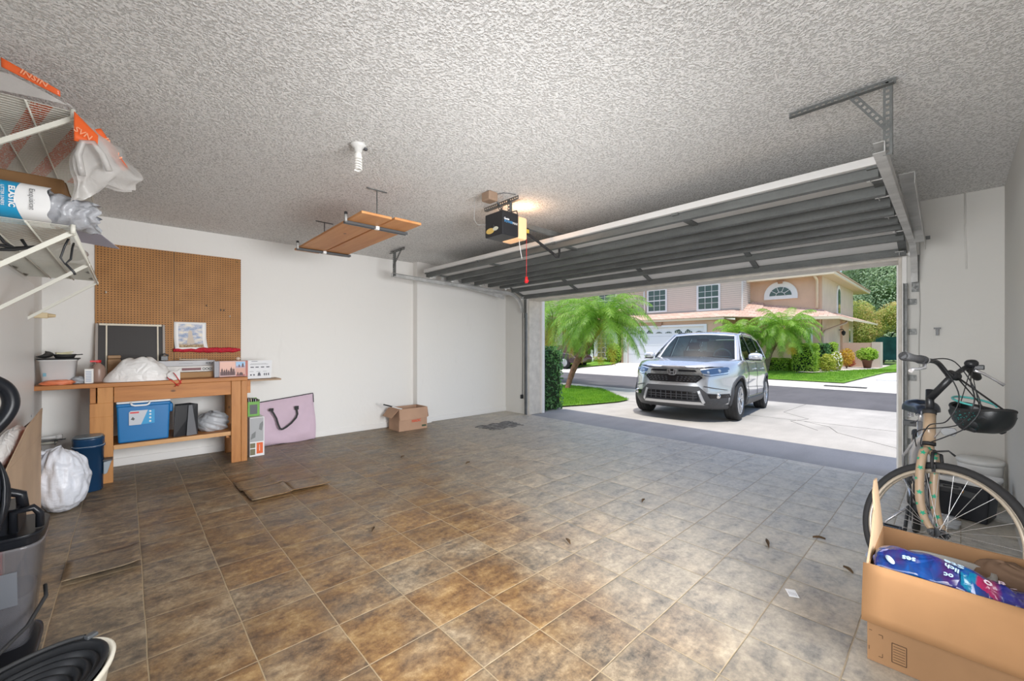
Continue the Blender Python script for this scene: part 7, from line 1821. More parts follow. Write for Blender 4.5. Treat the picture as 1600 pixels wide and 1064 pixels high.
m = MB(); cbox(m, -0.6, 3.3, -0.55, 0.55, 0.19, 0.26); m.build('underbody', M['blackm'], car)
for sg in (-1, 1): fascia('bumper_crease', [(sg * 0.50, 0.60), (sg * 0.80, 0.545), (sg * 0.81, 0.553), (sg * 0.52, 0.612)], clad, 0.006, 0.004)
# ------------------------------------------------------------------ foliage helpers
def leaf_mat(name, cols, scale=3.0, rough=0.55, trans=0.25):
    t = NT(name); n = t.noise(t.obj, scale, 4, 0.6); n2 = t.noise(t.obj, scale * 9, 2)
    f = t.math('ADD', t.math('MULTIPLY', n, 0.5), t.math('MULTIPLY', n2, 0.5))
    k = len(cols)
    t.set('Base Color', t.ramp(f, [(0.34 + 0.32 * i / (k - 1), c) for i, c in enumerate(cols)])); t.set('Roughness', rough)
    out = t.nt.nodes['Material Output']; tr = t.n('ShaderNodeBsdfTranslucent'); mx = t.n('ShaderNodeMixShader'); mx.inputs[0].default_value = trans
    t.l(t.ramp(f, [(0.34 + 0.32 * i / (k - 1), tuple(min(1, x * 1.25) for x in c)) for i, c in enumerate(cols)]), tr.inputs[0])
    t.l(t.b.outputs[0], mx.inputs[1]); t.l(tr.outputs[0], mx.inputs[2]); t.l(mx.outputs[0], out.inputs[0])
    return t.m
def leaf(m, p, n, L, Wd, rnd):
    n = Vector(n).normalized(); a = n.orthogonal().normalized(); a = rotv(a, n, rnd.uniform(0, 6.28)); b_ = n.cross(a)
    p = Vector(p); k = n * L * 0.12
    vs = m._v([p - a * L / 2, p + b_ * Wd / 2 + k, p + a * L / 2, p - b_ * Wd / 2 + k]); m.bm.faces.new(vs)
def rdir(rnd):
    while True:
        v = Vector((rnd.uniform(-1, 1), rnd.uniform(-1, 1), rnd.uniform(-1, 1)))
        if 0.05 < v.length < 1: return v.normalized()
def hedge_mesh(x0, x1, y0, y1, z0, z1, n, L, mt, name, parent, seed=1, bulge=0.05, inner=None):
    rnd = random.Random(seed); m = MB()
    ex, ey, ez = x1 - x0, y1 - y0, z1 - z0
    A = [ex * ez, ex * ez, ey * ez, ey * ez, ex * ey]
    for _ in range(n):
        k = rnd.choices(range(5), A)[0]; u, v = rnd.random(), rnd.random(); d = rnd.uniform(-bulge, bulge)
        if k == 0: p = (x0 + ex * u, y0 - d, z0 + ez * v); nn = (0, -1, 0)
        elif k == 1: p = (x0 + ex * u, y1 + d, z0 + ez * v); nn = (0, 1, 0)
        elif k == 2: p = (x0 - d, y0 + ey * u, z0 + ez * v); nn = (-1, 0, 0)
        elif k == 3: p = (x1 + d, y0 + ey * u, z0 + ez * v); nn = (1, 0, 0)
        else: p = (x0 + ex * u, y0 + ey * v, z1 + d); nn = (0, 0, 1)
        leaf(m, p, Vector(nn) * 0.9 + rdir(rnd), L * rnd.uniform(.7, 1.3), L * 0.55, rnd)
    o = m.build(name, mt, parent, recalc=False)
    m = MB(); b = bulge * 0.6; m.b2(x0 + b, x1 - b, y0 + b, y1 - b, z0, z1 - b)
    m.build('branches', inner or mat('hedge_core', (0.015, 0.035, 0.010), 1.0), parent)
    return o
def blob(m, c, s, n, L, rnd, up=0.3, shellk=0.35):
    for _ in range(n):
        d = rdir(rnd); k = rnd.uniform(shellk, 1.0) ** 0.5
        p = Vector(c) + Vector((d.x * s[0], d.y * s[1], d.z * s[2])) * k
        leaf(m, p, d + Vector((0, 0, up)) + rdir(rnd) * 0.8, L * rnd.uniform(.7, 1.4), L * 0.5, rnd)
def frond(m, base, az, el, L, droop, rnd, n=30, ll=0.26, wd=0.016, mi=0):
    """arching palm frond with two rows of hanging leaflets"""
    d0 = Vector((math.cos(az) * math.cos(el), math.sin(az) * math.cos(el), math.sin(el)))
    pts = []; p = Vector(base); d = d0.copy(); N = 16; st = L / N
    for i in range(N + 1):
        pts.append(p.copy()); d = (d + Vector((0, 0, -droop * st * (0.6 + 1.4 * i / N)))).normalized(); p = p + d * st
    m.tube(pts, [max(0.003, 0.012 * (1 - i / N)) for i in range(N + 1)], 5, mi, cap=False)
    sidev = Vector((-math.sin(az), math.cos(az), 0))
    for i in range(n):
        t = 0.12 + 0.88 * i / (n - 1); q = t * N; k = min(int(q), N - 1); pp = pts[k].lerp(pts[k + 1], q - k); dd = (pts[k + 1] - pts[k]).normalized()
        up = sidev.cross(dd)
        le = ll * (0.45 + 0.9 * math.sin(PI * min(1, t * 0.92 + 0.08)) ** .7) * rnd.uniform(.85, 1.15)
        for s in (-1, 1):
            v = (sidev * s * 0.80 + dd * 0.55 - Vector((0, 0, 0.35)) + rdir(rnd) * 0.12).normalized()
            e1 = pp + v * le * 0.55; e2 = e1 + (v - Vector((0, 0, 0.75))).normalized() * le * 0.45
            w = dd * wd * 0.5
            a = m._v([pp - w, pp + w, e1 + w * .9, e1 - w * .9]); f = m.bm.faces.new(a); f.material_index = mi
            b_ = m._v([e1 - w * .9, e1 + w * .9, e2]); f = m.bm.faces.new(b_); f.material_index = mi
def palm(name, base, bend, top, r0, r1, nf, L, label, seed, mats, el=(-0.3, 1.2), droop=1.5, ll=0.26, wd=0.016, nleaf=30, group='pygmy palms', yellow=0, skirt=True):
    rnd = random.Random(seed)
    root = empty(name, base, label, 'palm', group)
    pts = smooth([base, bend, top], 9)
    m = MB(); n = len(pts)
    rr_ = [lerp(r0, r1, (i / (n - 1)) ** 1.6) * (1 + 0.10 * (i % 2)) for i in range(n)]
    m.tube(pts, rr_, 12)
    m.build('trunk', mats[1], root)
    if skirt:
        m = MB()
        for k in range(150):
            t = rnd.uniform(0.5, 1.0); q = t * (n - 1); i = min(int(q), n - 2); c = pts[i].lerp(pts[i + 1], q - i); ax_ = (pts[i + 1] - pts[i]).normalized()
            rd = ax_.orthogonal(); rd = rotv(rd, ax_, rnd.uniform(0, 6.28)).normalized(); r = lerp(r0, r1, t ** 1.6)
            p = c + rd * r * 0.9; e = p + (rd * 0.7 + ax_ * 1.0).normalized() * 0.10
            sdv = ax_.cross(rd) * 0.018
            m.bm.faces.new(m._v([p - sdv, p + sdv, e + sdv * .4, e - sdv * .4]))
        m.build('leaf_bases', mats[2], root, solid=0.006, recalc=False)
    m = MB()
    for k in range(nf):
        az = 2.399 * k + rnd.uniform(-.15, .15); e = lerp(el[1], el[0], (k / nf) ** 0.9)
        frond(m, Vector(top) + Vector((math.cos(az), math.sin(az), 0)) * r1 * .5, az, e, L * rnd.uniform(.85, 1.12), droop / L, rnd, nleaf, ll, wd)
    m.build('fronds', mats[0], root, recalc=False)
    if yellow:
        m = MB()
        for k in range(yellow):
            az = rnd.uniform(0, 6.28); frond(m, top, az, -0.5, L * .9, 2.4 / L, rnd, nleaf, ll * .9, wd)
        m.build('yellow_fronds', mats[3], root, recalc=False)
    return root
green1 = leaf_mat('palm_green', [(0.10, 0.26, 0.02), (0.22, 0.42, 0.04), (0.42, 0.60, 0.10)], 2.5, 0.4, 0.35)
green2 = leaf_mat('hedge_dark_green', [(0.03, 0.10, 0.035), (0.07, 0.20, 0.06), (0.16, 0.34, 0.09)], 4, 0.4, 0.2)
green3 = leaf_mat('hedge_lime', [(0.12, 0.28, 0.02), (0.34, 0.54, 0.05), (0.66, 0.78, 0.16)], 5, 0.45, 0.3)
yell = leaf_mat('palm_yellow', [(0.50, 0.34, 0.02), (0.65, 0.48, 0.04), (0.55, 0.55, 0.08)], 3, 0.5, 0.35)
bark = mat('palm_bark', (0.24, 0.12, 0.07), 0.9, bump=0.8, bscale=25, var=0.35, vscale=14)
barkg = mat('palm_bark_grey', (0.26, 0.20, 0.14), 0.9, bump=0.8, bscale=25, var=0.3, vscale=14)
lbase = mat('leaf_base_brown', (0.26, 0.12, 0.07), 0.85, var=0.4, vscale=20)

# ------------------------------------------------------------------ lawns
lawn_m = NT('lawn_green'); n1 = lawn_m.noise(lawn_m.obj, 2.2, 5, 0.6); n2 = lawn_m.noise(lawn_m.mapping(lawn_m.obj, scale=(1, 1, .2)), 55, 3, 0.7)
ff = lawn_m.math('ADD', lawn_m.math('MULTIPLY', n1, .45), lawn_m.math('MULTIPLY', n2, .55))
lawn_m.set('Base Color', lawn_m.ramp(ff, [(0.33, (0.07, 0.19, 0.01)), (0.5, (0.15, 0.34, 0.02)), (0.66, (0.30, 0.50, 0.05))])); lawn_m.set('Roughness', 0.8); lawn_m.set('Normal', lawn_m.bump(n2, 0.9, 0.03))
lawn_m = lawn_m.m
def inpoly(poly, x, y):
    c = False; j = len(poly) - 1
    for i in range(len(poly)):
        if (poly[i][1] > y) != (poly[j][1] > y) and x < (poly[j][0] - poly[i][0]) * (y - poly[i][1]) / (poly[j][1] - poly[i][1]) + poly[i][0]: c = not c
        j = i
    return c
def lawn(name, poly, h=0.03, step=0.10):
    def cross(x):
        o = []; j = len(poly) - 1
        for i in range(len(poly)):
            xa, ya = poly[j]; xb, yb = poly[i]
            if (xa > x) != (xb > x): o.append(ya + (yb - ya) * (x - xa) / (xb - xa))
            j = i
        return sorted(o)
    m = MB(); xs = [p[0] for p in poly]; x = min(xs)
    while x < max(xs):
        x2 = x + step; A, B = cross(x + 1e-4), cross(x2 - 1e-4)
        if len(A) != len(B): A = B = cross(x + step / 2)
        for k in range(0, len(A) - 1, 2):
            m.face([(x, A[k], gz(x) + h), (x2, B[k], gz(x2) + h), (x2, B[k + 1], gz(x2) + h), (x, A[k + 1], gz(x) + h)])
        x = x2
    return structure(m.build(name, lawn_m, recalc=False))
def grass(name, poly, n, L, label, seed=1):
    rnd = random.Random(seed); m = MB()
    xs = [p[0] for p in poly]; ys = [p[1] for p in poly]; k = 0
    def inside(x, y):
        c = False; j = len(poly) - 1
        for i in range(len(poly)):
            if (poly[i][1] > y) != (poly[j][1] > y) and x < (poly[j][0] - poly[i][0]) * (y - poly[i][1]) / (poly[j][1] - poly[i][1]) + poly[i][0]: c = not c
            j = i
        return c
    while k < n:
        x, y = rnd.uniform(min(xs), max(xs)), rnd.uniform(min(ys), max(ys))
        if not inside(x, y): continue
        k += 1; a = rnd.uniform(0, PI); w = 0.004 * rnd.uniform(.7, 1.6) * (1 + L * 4); h = L * rnd.uniform(.6, 1.3); z = gz(x) + (0.022 if x < 15 else 0.032)
        dx, dy = math.cos(a) * w, math.sin(a) * w; lx, ly = rnd.uniform(-.4, .4) * h, rnd.uniform(-.4, .4) * h
        m.bm.faces.new(m._v([(x - dx, y - dy, z), (x + dx, y + dy, z), (x + lx, y + ly, z + h)]))
    tag(m.build(name, leaf_mat('blade_green_' + str(seed), [(0.08, 0.22, 0.01), (0.18, 0.38, 0.02), (0.38, 0.55, 0.06)], 3, 0.6, 0.3), recalc=False), label, 'grass', kind='stuff')
island = [(6.62, 5.62), (7.4, 5.50), (8.5, 5.45), (9.15, 5.56), (9.42, 5.85), (9.85, 6.35), (10.6, 7.1), (11.35, 7.9), (11.45, 9.5), (11.45, 13), (6.45, 13), (6.45, 5.7)]
lawn('lawn_island', island); grass('grass', island[:9] + [(11.4, 9.5), (6.5, 9.5)], 30000, 0.055, 'short green grass of the small island beside the driveway', 2)
farl = [(18.45, 30), (18.45, 14.1), (20.6, 13.3), (22.1, 13.75), (22.1, 30)]
lawn('lawn_left', [(18.4, 15.0), (20.6, 13.6), (21.9, 13.9), (21.9, 30), (18.4, 30)], 0.06)
farr = [(18.6, 9.0), (18.55, 2.45), (20.6, 2.75), (21.2, 2.7), (23.5, 2.05), (40, -1.0), (40, -20), (60, -20), (60, 2.2), (24.0, 2.25), (24.0, 2.9), (22.6, 3.05), (21.0, 3.75), (20.6, 4.35), (24.3, 9.0)]
lawn('lawn_right', [(18.5, 8.8), (18.5, 2.7), (20.0, 2.30), (24.0, 1.2), (48, -4), (48, 2.1), (24.0, 2.4), (21.6, 3.2), (20.4, 3.95), (20.4, 4.6), (24.2, 4.6), (24.2, 8.8)], 0.035)
grass('grass', [(18.6, 8.8), (18.6, 2.8), (20.0, 2.4), (24.0, 1.4), (24, 2.4), (21.6, 3.2), (20.4, 4.4), (20.4, 8.8)], 16000, 0.05, 'green lawn strip in front of the peach house across the street', 3)
m = MB(); m.face([(20.35, 4.5, 0.155), (20.35, 4.0, 0.155), (21.6, 3.15, 0.176), (23.9, 2.45, 0.176), (23.9, 3.4, 0.176), (26, 4.35, 0.176), (21.8, 4.35, 0.176)])
structure(m.build('path', mat('path_concrete', (0.70, 0.62, 0.54), 0.9, var=0.1, vscale=8)))
m = MB(); m.box((19.6, 2.3 - 1.1, 0.02), (0.16, 1.5, 0.10)); tag(m.build('parking_block', M['trim'], bevel=0.02), 'white concrete wheel stop beside the far lawn at the right', 'kerb')
m = MB(); m.box((18.0, 2.6, gz(18.0) + 0.006), (0.28, 1.15, 0.012)); tag(m.build('drain_grate', M['dark']), 'dark drain grate in the pavement across the street', 'drain')

# ------------------------------------------------------------------ hedge and palms near the garage
hg = empty('hedge', (6.2, 6.2, 0), 'dense dark green clipped hedge just outside the left garage jamb', 'hedge')
hedge_mesh(5.90, 6.46, 5.46, 7.3, 0.0, 1.20, 5200, 0.062, green2, 'foliage', hg, 4, 0.05)
palm('leaning_palm', (10.25, 8.45, -0.15), (10.75, 8.42, 0.75), (11.35, 7.86, 2.05), 0.075, 0.155, 62, 1.75, 'leaning pygmy palm on the grass island with reddish brown trunk', 5, (green1, bark, lbase, yell), el=(-0.22, 1.25), droop=1.45, ll=0.32, wd=0.014, nleaf=58, yellow=3)
palm('bushy_palm', (12.2, 11.0, -0.1), (12.25, 11.0, 1.2), (12.5, 10.95, 2.35), 0.16, 0.20, 40, 2.0, 'taller bushy palm left of the leaning one, half hidden by the hedge', 6, (green1, barkg, lbase, yell), el=(-0.4, 1.3), droop=1.6, ll=0.36, wd=0.016, nleaf=52, yellow=6)

# ------------------------------------------------------------------ house across the street
peach = mat('peach_stucco', (0.70, 0.47, 0.33), 0.9, bump=0.35, bscale=45, var=0.05, vscale=2)
tan = mat('shaded_side_stucco', (0.66, 0.54, 0.42), 0.9, bump=0.35, bscale=45, var=0.05, vscale=2)  # shade on the side wall put into a greyer stucco colour
wht = mat('white_house_trim', (0.82, 0.81, 0.80), 0.6); gl_ = mat('window_dark_glass', (0.035, 0.075, 0.06), 0.08, coat=0.6); cream = mat('cream_gutter', (0.78, 0.66, 0.50), 0.6)
sd_ = NT('lap_siding'); s = sd_.sep(sd_.obj); fz = sd_.math('FRACT', sd_.math('DIVIDE', s[2], 0.11))
sd_.set('Base Color', sd_.mix(sd_.ramp(fz, [(0.0, (1, 1, 1)), (0.07, (1, 1, 1)), (0.14, (0, 0, 0))]), (0.74, 0.62, 0.54), (0.36, 0.29, 0.25))); sd_.set('Roughness', 0.7); sd_.set('Normal', sd_.bump(fz, 0.6, 0.03)); siding = sd_.m
rf = NT('shingle_roof'); br = rf.n('ShaderNodeTexBrick'); br.inputs['Scale'].default_value = 1.0; br.inputs['Brick Width'].default_value = 0.34; br.inputs['Row Height'].default_value = 0.16; br.inputs['Mortar Size'].default_value = 0.012
br.inputs['Color1'].default_value = (0.62, 0.40, 0.31, 1); br.inputs['Color2'].default_value = (0.80, 0.58, 0.47, 1); br.inputs['Mortar'].default_value = (0.40, 0.25, 0.20, 1)
cv = rf.n('ShaderNodeCombineXYZ'); s = rf.sep(rf.obj); rf.l(s[1], cv.inputs[0]); rf.l(s[2], cv.inputs[1]); mpv = rf.mapping(cv.outputs[0], scale=(1, 2.4, 1)); rf.l(mpv, br.inputs['Vector']); rf.l(br.outputs[0], rf.b.inputs['Base Color']); rf.set('Roughness', 0.9); roofm = rf.m
G = 0.165
hs = empty('house', (24, 9, G), 'two storey peach house with white garage door across the street', 'house')
# garage wing: front plane x 22.2 between y 9.0 .. 14.4
m = MB(); m.b2(22.25, 24.5, 13.62, 14.05, G, 2.62); m.b2(22.25, 24.5, 8.15, 9.03, G, 2.62); m.b2(22.25, 24.5, 9.03, 13.62, 2.27, 2.74); m.b2(22.6, 27, 13.9, 19.0, G, 2.7)
m.build('garage_wall', peach, hs)
gd = MB(); gd.b2(22.32, 22.36, 9.05, 13.6, G, 2.25); gdo = gd.build('garage_door_panel', mat('white_garage_door', (0.78, 0.79, 0.81), 0.45), hs)
m = MB()
for z in (0.70, 1.22, 1.74): m.b2(22.312, 22.322, 9.05, 13.6, z, z + 0.012)
m.build('panel_grooves', mat('groove_grey', (0.50, 0.51, 0.54), 0.7), gdo)
for k in range(8):
    yc = 13.6 - 0.285 - k * 0.568
    m = MB(); half = 0.20
    if k % 4 in (1, 2): prof = [(-half, 0), (half, 0), (half, 0.05), (0.05 * (1 if k % 4 == 1 else -1), 0.20), (-half, 0.12 if k % 4 == 1 else 0.05)]
    else: prof = [(-half, 0), (half, 0), (half * .7, 0.05), (0, 0.09), (-half * .7, 0.05)]
    m.prism(prof, lambda a, b_, h: Vector((h, yc - a, 1.92 + b_)), 22.300, 22.318)
    m.build('pane', gl_, gdo)
    m = MB()
    for a in (-.1, 0, .1): m.b2(22.296, 22.302, yc - a - .008, yc - a + .008, 1.92, 2.02)
    m.build('muntin', wht, gdo)
m = MB(); m.b2(22.18, 22.26, 13.6, 13.86, G, 2.36); m.b2(22.18, 22.26, 8.90, 9.05, G, 2.36); m.b2(22.18, 22.26, 9.05, 13.6, 2.25, 2.36); m.build('garage_casing', wht, hs)
m = MB(); m.prism([(-0.14, 0), (0.14, 0), (0.20, 0.27), (-0.20, 0.27)], lambda a, b_, h: Vector((h, 11.55 + a, 2.32 + b_)), 22.14, 22.2); m.build('keystone', mat('keystone_brown', (0.42, 0.25, 0.17), 0.9), hs)
m = MB(); m.b2(22.05, 22.12, 8.0, 14.5, 2.56, 2.70); m.build('garage_fascia', cream, hs)
m = MB(); m.face([(22.0, 8.0, 2.69), (22.0, 14.6, 2.69), (23.4, 14.6, 3.10), (23.4, 8.0, 3.10)]); m.face([(22.0, 8.0, 2.69), (23.4, 8.0, 3.10), (24.5, 7.35, 3.55), (24.5, 6.9, 3.45), (22.9, 6.6, 2.62)]); m.build('garage_roof', roofm, hs, solid=0.04)
m = MB(); m.b2(23.33, 23.42, 7.7, 14.7, 3.04, 3.14); m.build('roof_flashing', mat('flashing_grey', (0.22, 0.20, 0.19), 0.7), hs)
# siding storey
m = MB(); m.b2(23.4, 30, 7.62, 12.98, 3.05, 5.15); m.b2(23.9, 30, 12.98, 20.0, 2.6, 5.15); m.build('siding_wall', siding, hs)
m = MB(); m.b2(23.38, 24.5, 7.55, 7.62, 3.05, 5.15); m.build('siding_side', mat('white_siding', (0.76, 0.72, 0.68), 0.7, bump=0.6, bscale=6), hs)
m = MB()
for k in range(19): m.b2(23.38, 24.5, 7.54, 7.552, 3.08 + 0.11 * k, 3.09 + 0.11 * k)
m.build('siding_shadow_gaps', mat('gap_grey', (0.35, 0.31, 0.28), 0.8), hs)
def window(x, y0, y1, z0, z1, nm='window', cols=3, parent=hs, fr=0.10):
    m = MB(); m.b2(x - 0.05, x, y0, y1, z0, z0 + fr); m.b2(x - 0.05, x, y0, y1, z1 - fr, z1); m.b2(x - 0.05, x, y0, y0 + fr, z0 + fr, z1 - fr); m.b2(x - 0.05, x, y1 - fr, y1, z0 + fr, z1 - fr)
    w = m.build(nm, wht, parent)
    m = MB(); m.b2(x - 0.02, x - 0.005, y0 + fr, y1 - fr, z0 + fr, z1 - fr); m.build('pane', gl_, w)
    m = MB(); zc_ = (z0 + z1) / 2; m.b2(x - 0.035, x - 0.02, y0 + fr, y1 - fr, zc_ - 0.03, zc_ + 0.03)
    for k in range(1, cols): yy = y0 + fr + (y1 - y0 - 2 * fr) * k / cols; m.b2(x - 0.03, x - 0.021, yy - 0.012, yy + 0.012, z0 + fr, z1 - fr)
    for zz in ((z0 + fr + zc_) / 2, (z1 - fr + zc_) / 2): m.b2(x - 0.03, x - 0.021, y0 + fr, y1 - fr, zz - 0.010, zz + 0.010)
    m.build('muntin', wht, w)
window(23.4, 11.66, 12.94, 3.20, 4.62); window(23.4, 8.66, 9.92, 3.14, 4.61); window(23.9, 15.4, 16.9, 3.6, 4.9)
m = MB(); m.tube([(23.88, 13.35, 5.1), (23.86, 13.35, 4.7), (23.3, 13.1, 4.45), (23.34, 13.08, 3.2)], 0.045, 8); m.build('downpipe', wht, hs)
# peach upper part with arch window
m = MB(); m.b2(24.5, 30.5, 4.42, 7.62, 2.4, 4.66); m.build('upper_wall', peach, hs)
m = MB(); m.b2(24.52, 33.2, 4.405, 4.43, G, 4.62); m.b2(24.6, 33.2, 4.43, 7.6, G, 2.5); m.build('side_wall', tan, hs)
def archp(r, x, yc, zc, seg=24, ky=1.0, kz=1.0): return [(yc + r * ky * math.cos(PI * i / seg), zc + r * kz * math.sin(PI * i / seg)) for i in range(seg + 1)]
ar = MB(); yc_, zc_ = 6.13, 3.76
ar.prism([(yc_ + .74, 3.60)] + archp(0.74, 0, yc_, zc_, kz=1.0) + [(yc_ - .74, 3.60)], lambda a, b_, h: Vector((h, a, b_)), 24.42, 24.5); aw = ar.build('arch_window', wht, hs)
m = MB(); m.prism(archp(0.49, 0, yc_, zc_ + 0.02, kz=0.88), lambda a, b_, h: Vector((h, a, b_)), 24.405, 24.42); m.build('pane', gl_, aw)
m = MB()
for k in range(1, 5): a = PI * k / 5; m.bar((24.40, yc_ + 0.20 * math.cos(a), zc_ + 0.02 + 0.18 * math.sin(a)), (24.40, yc_ + 0.49 * math.cos(a), zc_ + 0.02 + 0.43 * math.sin(a)), 0.02, 0.022)
m.tube([(24.40, yc_ + 0.20 * math.cos(PI * i / 14), zc_ + 0.02 + 0.18 * math.sin(PI * i / 14)) for i in range(15)], 0.012, 5); m.build('muntin', wht, aw)
m = MB(); m.prism([(-0.09, 0), (0.09, 0), (0.13, 0.17), (-0.13, 0.17)], lambda a, b_, h: Vector((h, yc_ + a, 4.38 + b_)), 24.36, 24.42); m.build('keystone', mat('keystone_brown_small', (0.42, 0.25, 0.17), 0.9), hs)
# eaves and roofs
m = MB(); m.b2(23.9, 24.0, 3.85, 7.95, 4.56, 4.72); m.b2(24.0, 35.5, 3.85, 3.93, 4.57, 4.71); m.build('gutter', cream, hs)
m = MB(); m.b2(23.95, 35.4, 3.9, 7.7, 4.58, 4.62); m.build('soffit', mat('soffit_cream', (0.62, 0.50, 0.36), 0.8), hs)
m = MB(); m.face([(23.88, 3.8, 4.73), (23.88, 8.2, 4.73), (27.5, 8.2, 5.7), (27.5, 6.2, 5.7)]); m.face([(23.88, 3.8, 4.73), (27.5, 6.2, 5.7), (33, 6.2, 5.7), (35.5, 3.8, 4.73)]); m.build('upper_roof', roofm, hs, solid=0.04)
m = MB(); m.b2(22.9, 30, 7.45, 20.5, 5.15, 5.3); m.build('siding_soffit', cream, hs)
m = MB(); m.face([(22.85, 7.2, 5.3), (22.85, 21, 5.3), (27, 21, 6.8), (27, 7.2, 6.8)]); m.build('siding_roof', roofm, hs, solid=0.04)
# lower wing roof with gutter, porch
m = MB(); m.face([(22.9, 6.6, 2.62), (24.5, 7.2, 3.42), (24.5, 4.4, 2.95), (23.9, 3.7, 2.58)]); m.face([(23.9, 3.7, 2.58), (24.5, 4.4, 2.90), (27.2, 4.4, 2.90), (27.6, 3.7, 2.58)]); m.face([(27.3, 3.75, 2.62), (27.2, 4.4, 2.95), (32.5, 4.4, 2.95), (35.0, 3.5, 2.60)]); m.build('lower_roof', roofm, hs, solid=0.04)
m = MB(); m.bar((22.9, 6.65, 2.53), (23.9, 3.68, 2.53), 0.06, 0.13); m.bar((23.9, 3.68, 2.53), (27.5, 3.68, 2.53), 0.06, 0.13); m.bar((27.5, 3.62, 2.55), (35, 3.45, 2.55), 0.06, 0.10); m.build('gutter', cream, hs)
m = MB(); m.b2(24.2, 24.5, 4.45, 8.2, G, 2.85); m.build('lower_wall', peach, hs)
m = MB(); m.tube([(24.0, 4.62, 4.55), (24.3, 4.60, 4.45), (24.43, 4.60, 4.38), (24.43, 4.60, 3.05)], 0.055, 8); m.build('downpipe', cream, hs)
m = MB(); m.tube([(24.30, 4.36, G), (24.30, 4.36, 1.75), (24.5, 4.3, 1.95), (26.4, 3.8, 2.35), (26.5, 3.72, 2.5)], 0.05, 8); m.build('downpipe', mat('brownish_pipe', (0.50, 0.38, 0.28), 0.7), hs)
m = MB(); m.b2(29.0, 31.0, 4.30, 4.41, G, 2.6); m.build('porch_reveal', peach, hs)
lnt = MB(); lnt.lathe([(0, 0.16), (0.07, 0.10), (0.10, 0.06), (0.08, -0.06), (0.03, -0.12), (0, -0.14)], (28.6, 4.20, 1.90), seg=10); lnt.tube([(28.6, 4.2, 2.06), (28.6, 4.25, 2.12), (28.6, 4.40, 2.08)], 0.02, 6); lnt.build('wall_lantern', M['blackm'], hs)
# side windows
aw2 = MB(); aw2.prism([(27.9, 2.86)] + [(28.9 - 0.5 - 0.5 * math.cos(PI * i / 16), 4.05 + 0.45 * math.sin(PI * i / 16)) for i in range(17)] + [(28.9, 2.86)], lambda a, b_, h: Vector((a, h, b_)), 4.36, 4.41); w2 = aw2.build('arch_window', wht, hs)
m = MB(); m.prism([(28.1, 2.98)] + [(28.4 - 0.3 * math.cos(PI * i / 16), 4.02 + 0.28 * math.sin(PI * i / 16)) for i in range(17)] + [(28.7, 2.98)], lambda a, b_, h: Vector((a, h, b_)), 4.34, 4.36); m.build('pane', gl_, w2)
for x in (30.3, 31.2):
    m = MB(); m.b2(x, x + 0.75, 4.37, 4.41, 1.35, 2.2); wf = m.build('window', wht, hs); m = MB(); m.b2(x + .12, x + .63, 4.35, 4.37, 1.45, 2.1); m.build('pane', gl_, wf)
m = MB(); m.b2(24.12, 24.2, 4.72, 4.98, G + .3, 2.1); wf = m.build('window', wht, hs); m = MB(); m.b2(24.10, 24.12, 4.79, 4.91, G + .4, 2.0); m.build('pane', gl_, wf)
# entrance column behind the SUV
m = MB(); m.b2(24.0, 24.2, 7.2, 7.75, G, 2.2); ec_ = m.build('entry_post', wht, hs)
# ---- left part of the street: arched window house front, hedge, statue, flowers
lh = empty('neighbour_house', (23.5, 17, G), 'cream house front with a tall arched window seen behind the palms', 'house')
m = MB(); m.b2(22.6, 23.0, 14.1, 20, G, 3.1); m.b2(24, 28, 20, 36, G, 5.4); m.build('wall', mat('cream_wall', (0.70, 0.58, 0.48), 0.9, bump=0.2), lh)
m = MB(); m.prism([(14.45, 0.3)] + [(15.35 - 0.9 * math.cos(PI * i / 16), 1.55 + 0.75 * math.sin(PI * i / 16)) for i in range(17)] + [(16.25, 0.3)], lambda a, b_, h: Vector((h, a, b_)), 22.50, 22.6); w3 = m.build('arch_window', wht, lh)
m = MB(); m.prism([(14.75, 0.45)] + [(15.35 - 0.6 * math.cos(PI * i / 16), 1.50 + 0.55 * math.sin(PI * i / 16)) for i in range(17)] + [(15.95, 0.45)], lambda a, b_, h: Vector((h, a, b_)), 22.48, 22.50); m.build('pane', mat('window_blue_glass', (0.06, 0.10, 0.16), 0.08), w3)
m = MB()
for z in (.75, 1.05, 1.35, 1.65): m.b2(22.46, 22.48, 14.75, 15.95, z, z + .03)
for y in (15.05, 15.35, 15.65): m.b2(22.46, 22.48, y, y + .03, .45, 2.0)
m.build('muntin', wht, w3)
m = MB(); m.b2(23.95, 24.0, 22.0, 24.2, 0.3, 2.2); m.b2(23.95, 24.0, 26, 28, 3.0, 4.4); m.build('window', gl_, lh)
m = MB(); m.face([(22.2, 14.2, 3.1), (22.2, 20, 3.1), (24, 20, 3.8), (24, 14.2, 3.8)]); m.face([(23, 19.5, 5.4), (23, 37, 5.4), (26, 37, 6.8), (26, 19.5, 6.8)]); m.build('roof', roofm, lh, solid=0.05)
hg2 = empty('round_shrub', (21.7, 14.2, G), 'clipped green shrub beside the garage door across the street', 'shrub')
rnd = random.Random(11); m = MB(); blob(m, (21.75, 14.25, 0.72), (0.45, 0.50, 0.66), 1500, 0.12, rnd, shellk=.5); m.build('foliage', green3, hg2, recalc=False)
m = MB(); m.lathe([(0, 0.05), (0.3, 0.1), (0.36, 0.6), (0.25, 1.1), (0, 1.2)], (21.75, 14.25, G - .03), seg=14); m.build('branches', mat('shrub_core', (0.02, 0.05, 0.01), 1.0), hg2)
sg_ = empty('flower_bed', (21.6, 16, G), 'low pink and white flowers under the arched window', 'flowers'); rnd = random.Random(13)
m = MB(); blob(m, (21.6, 15.9, 0.30), (0.35, 1.3, 0.25), 900, 0.10, rnd); m.build('foliage', green3, sg_, recalc=False)
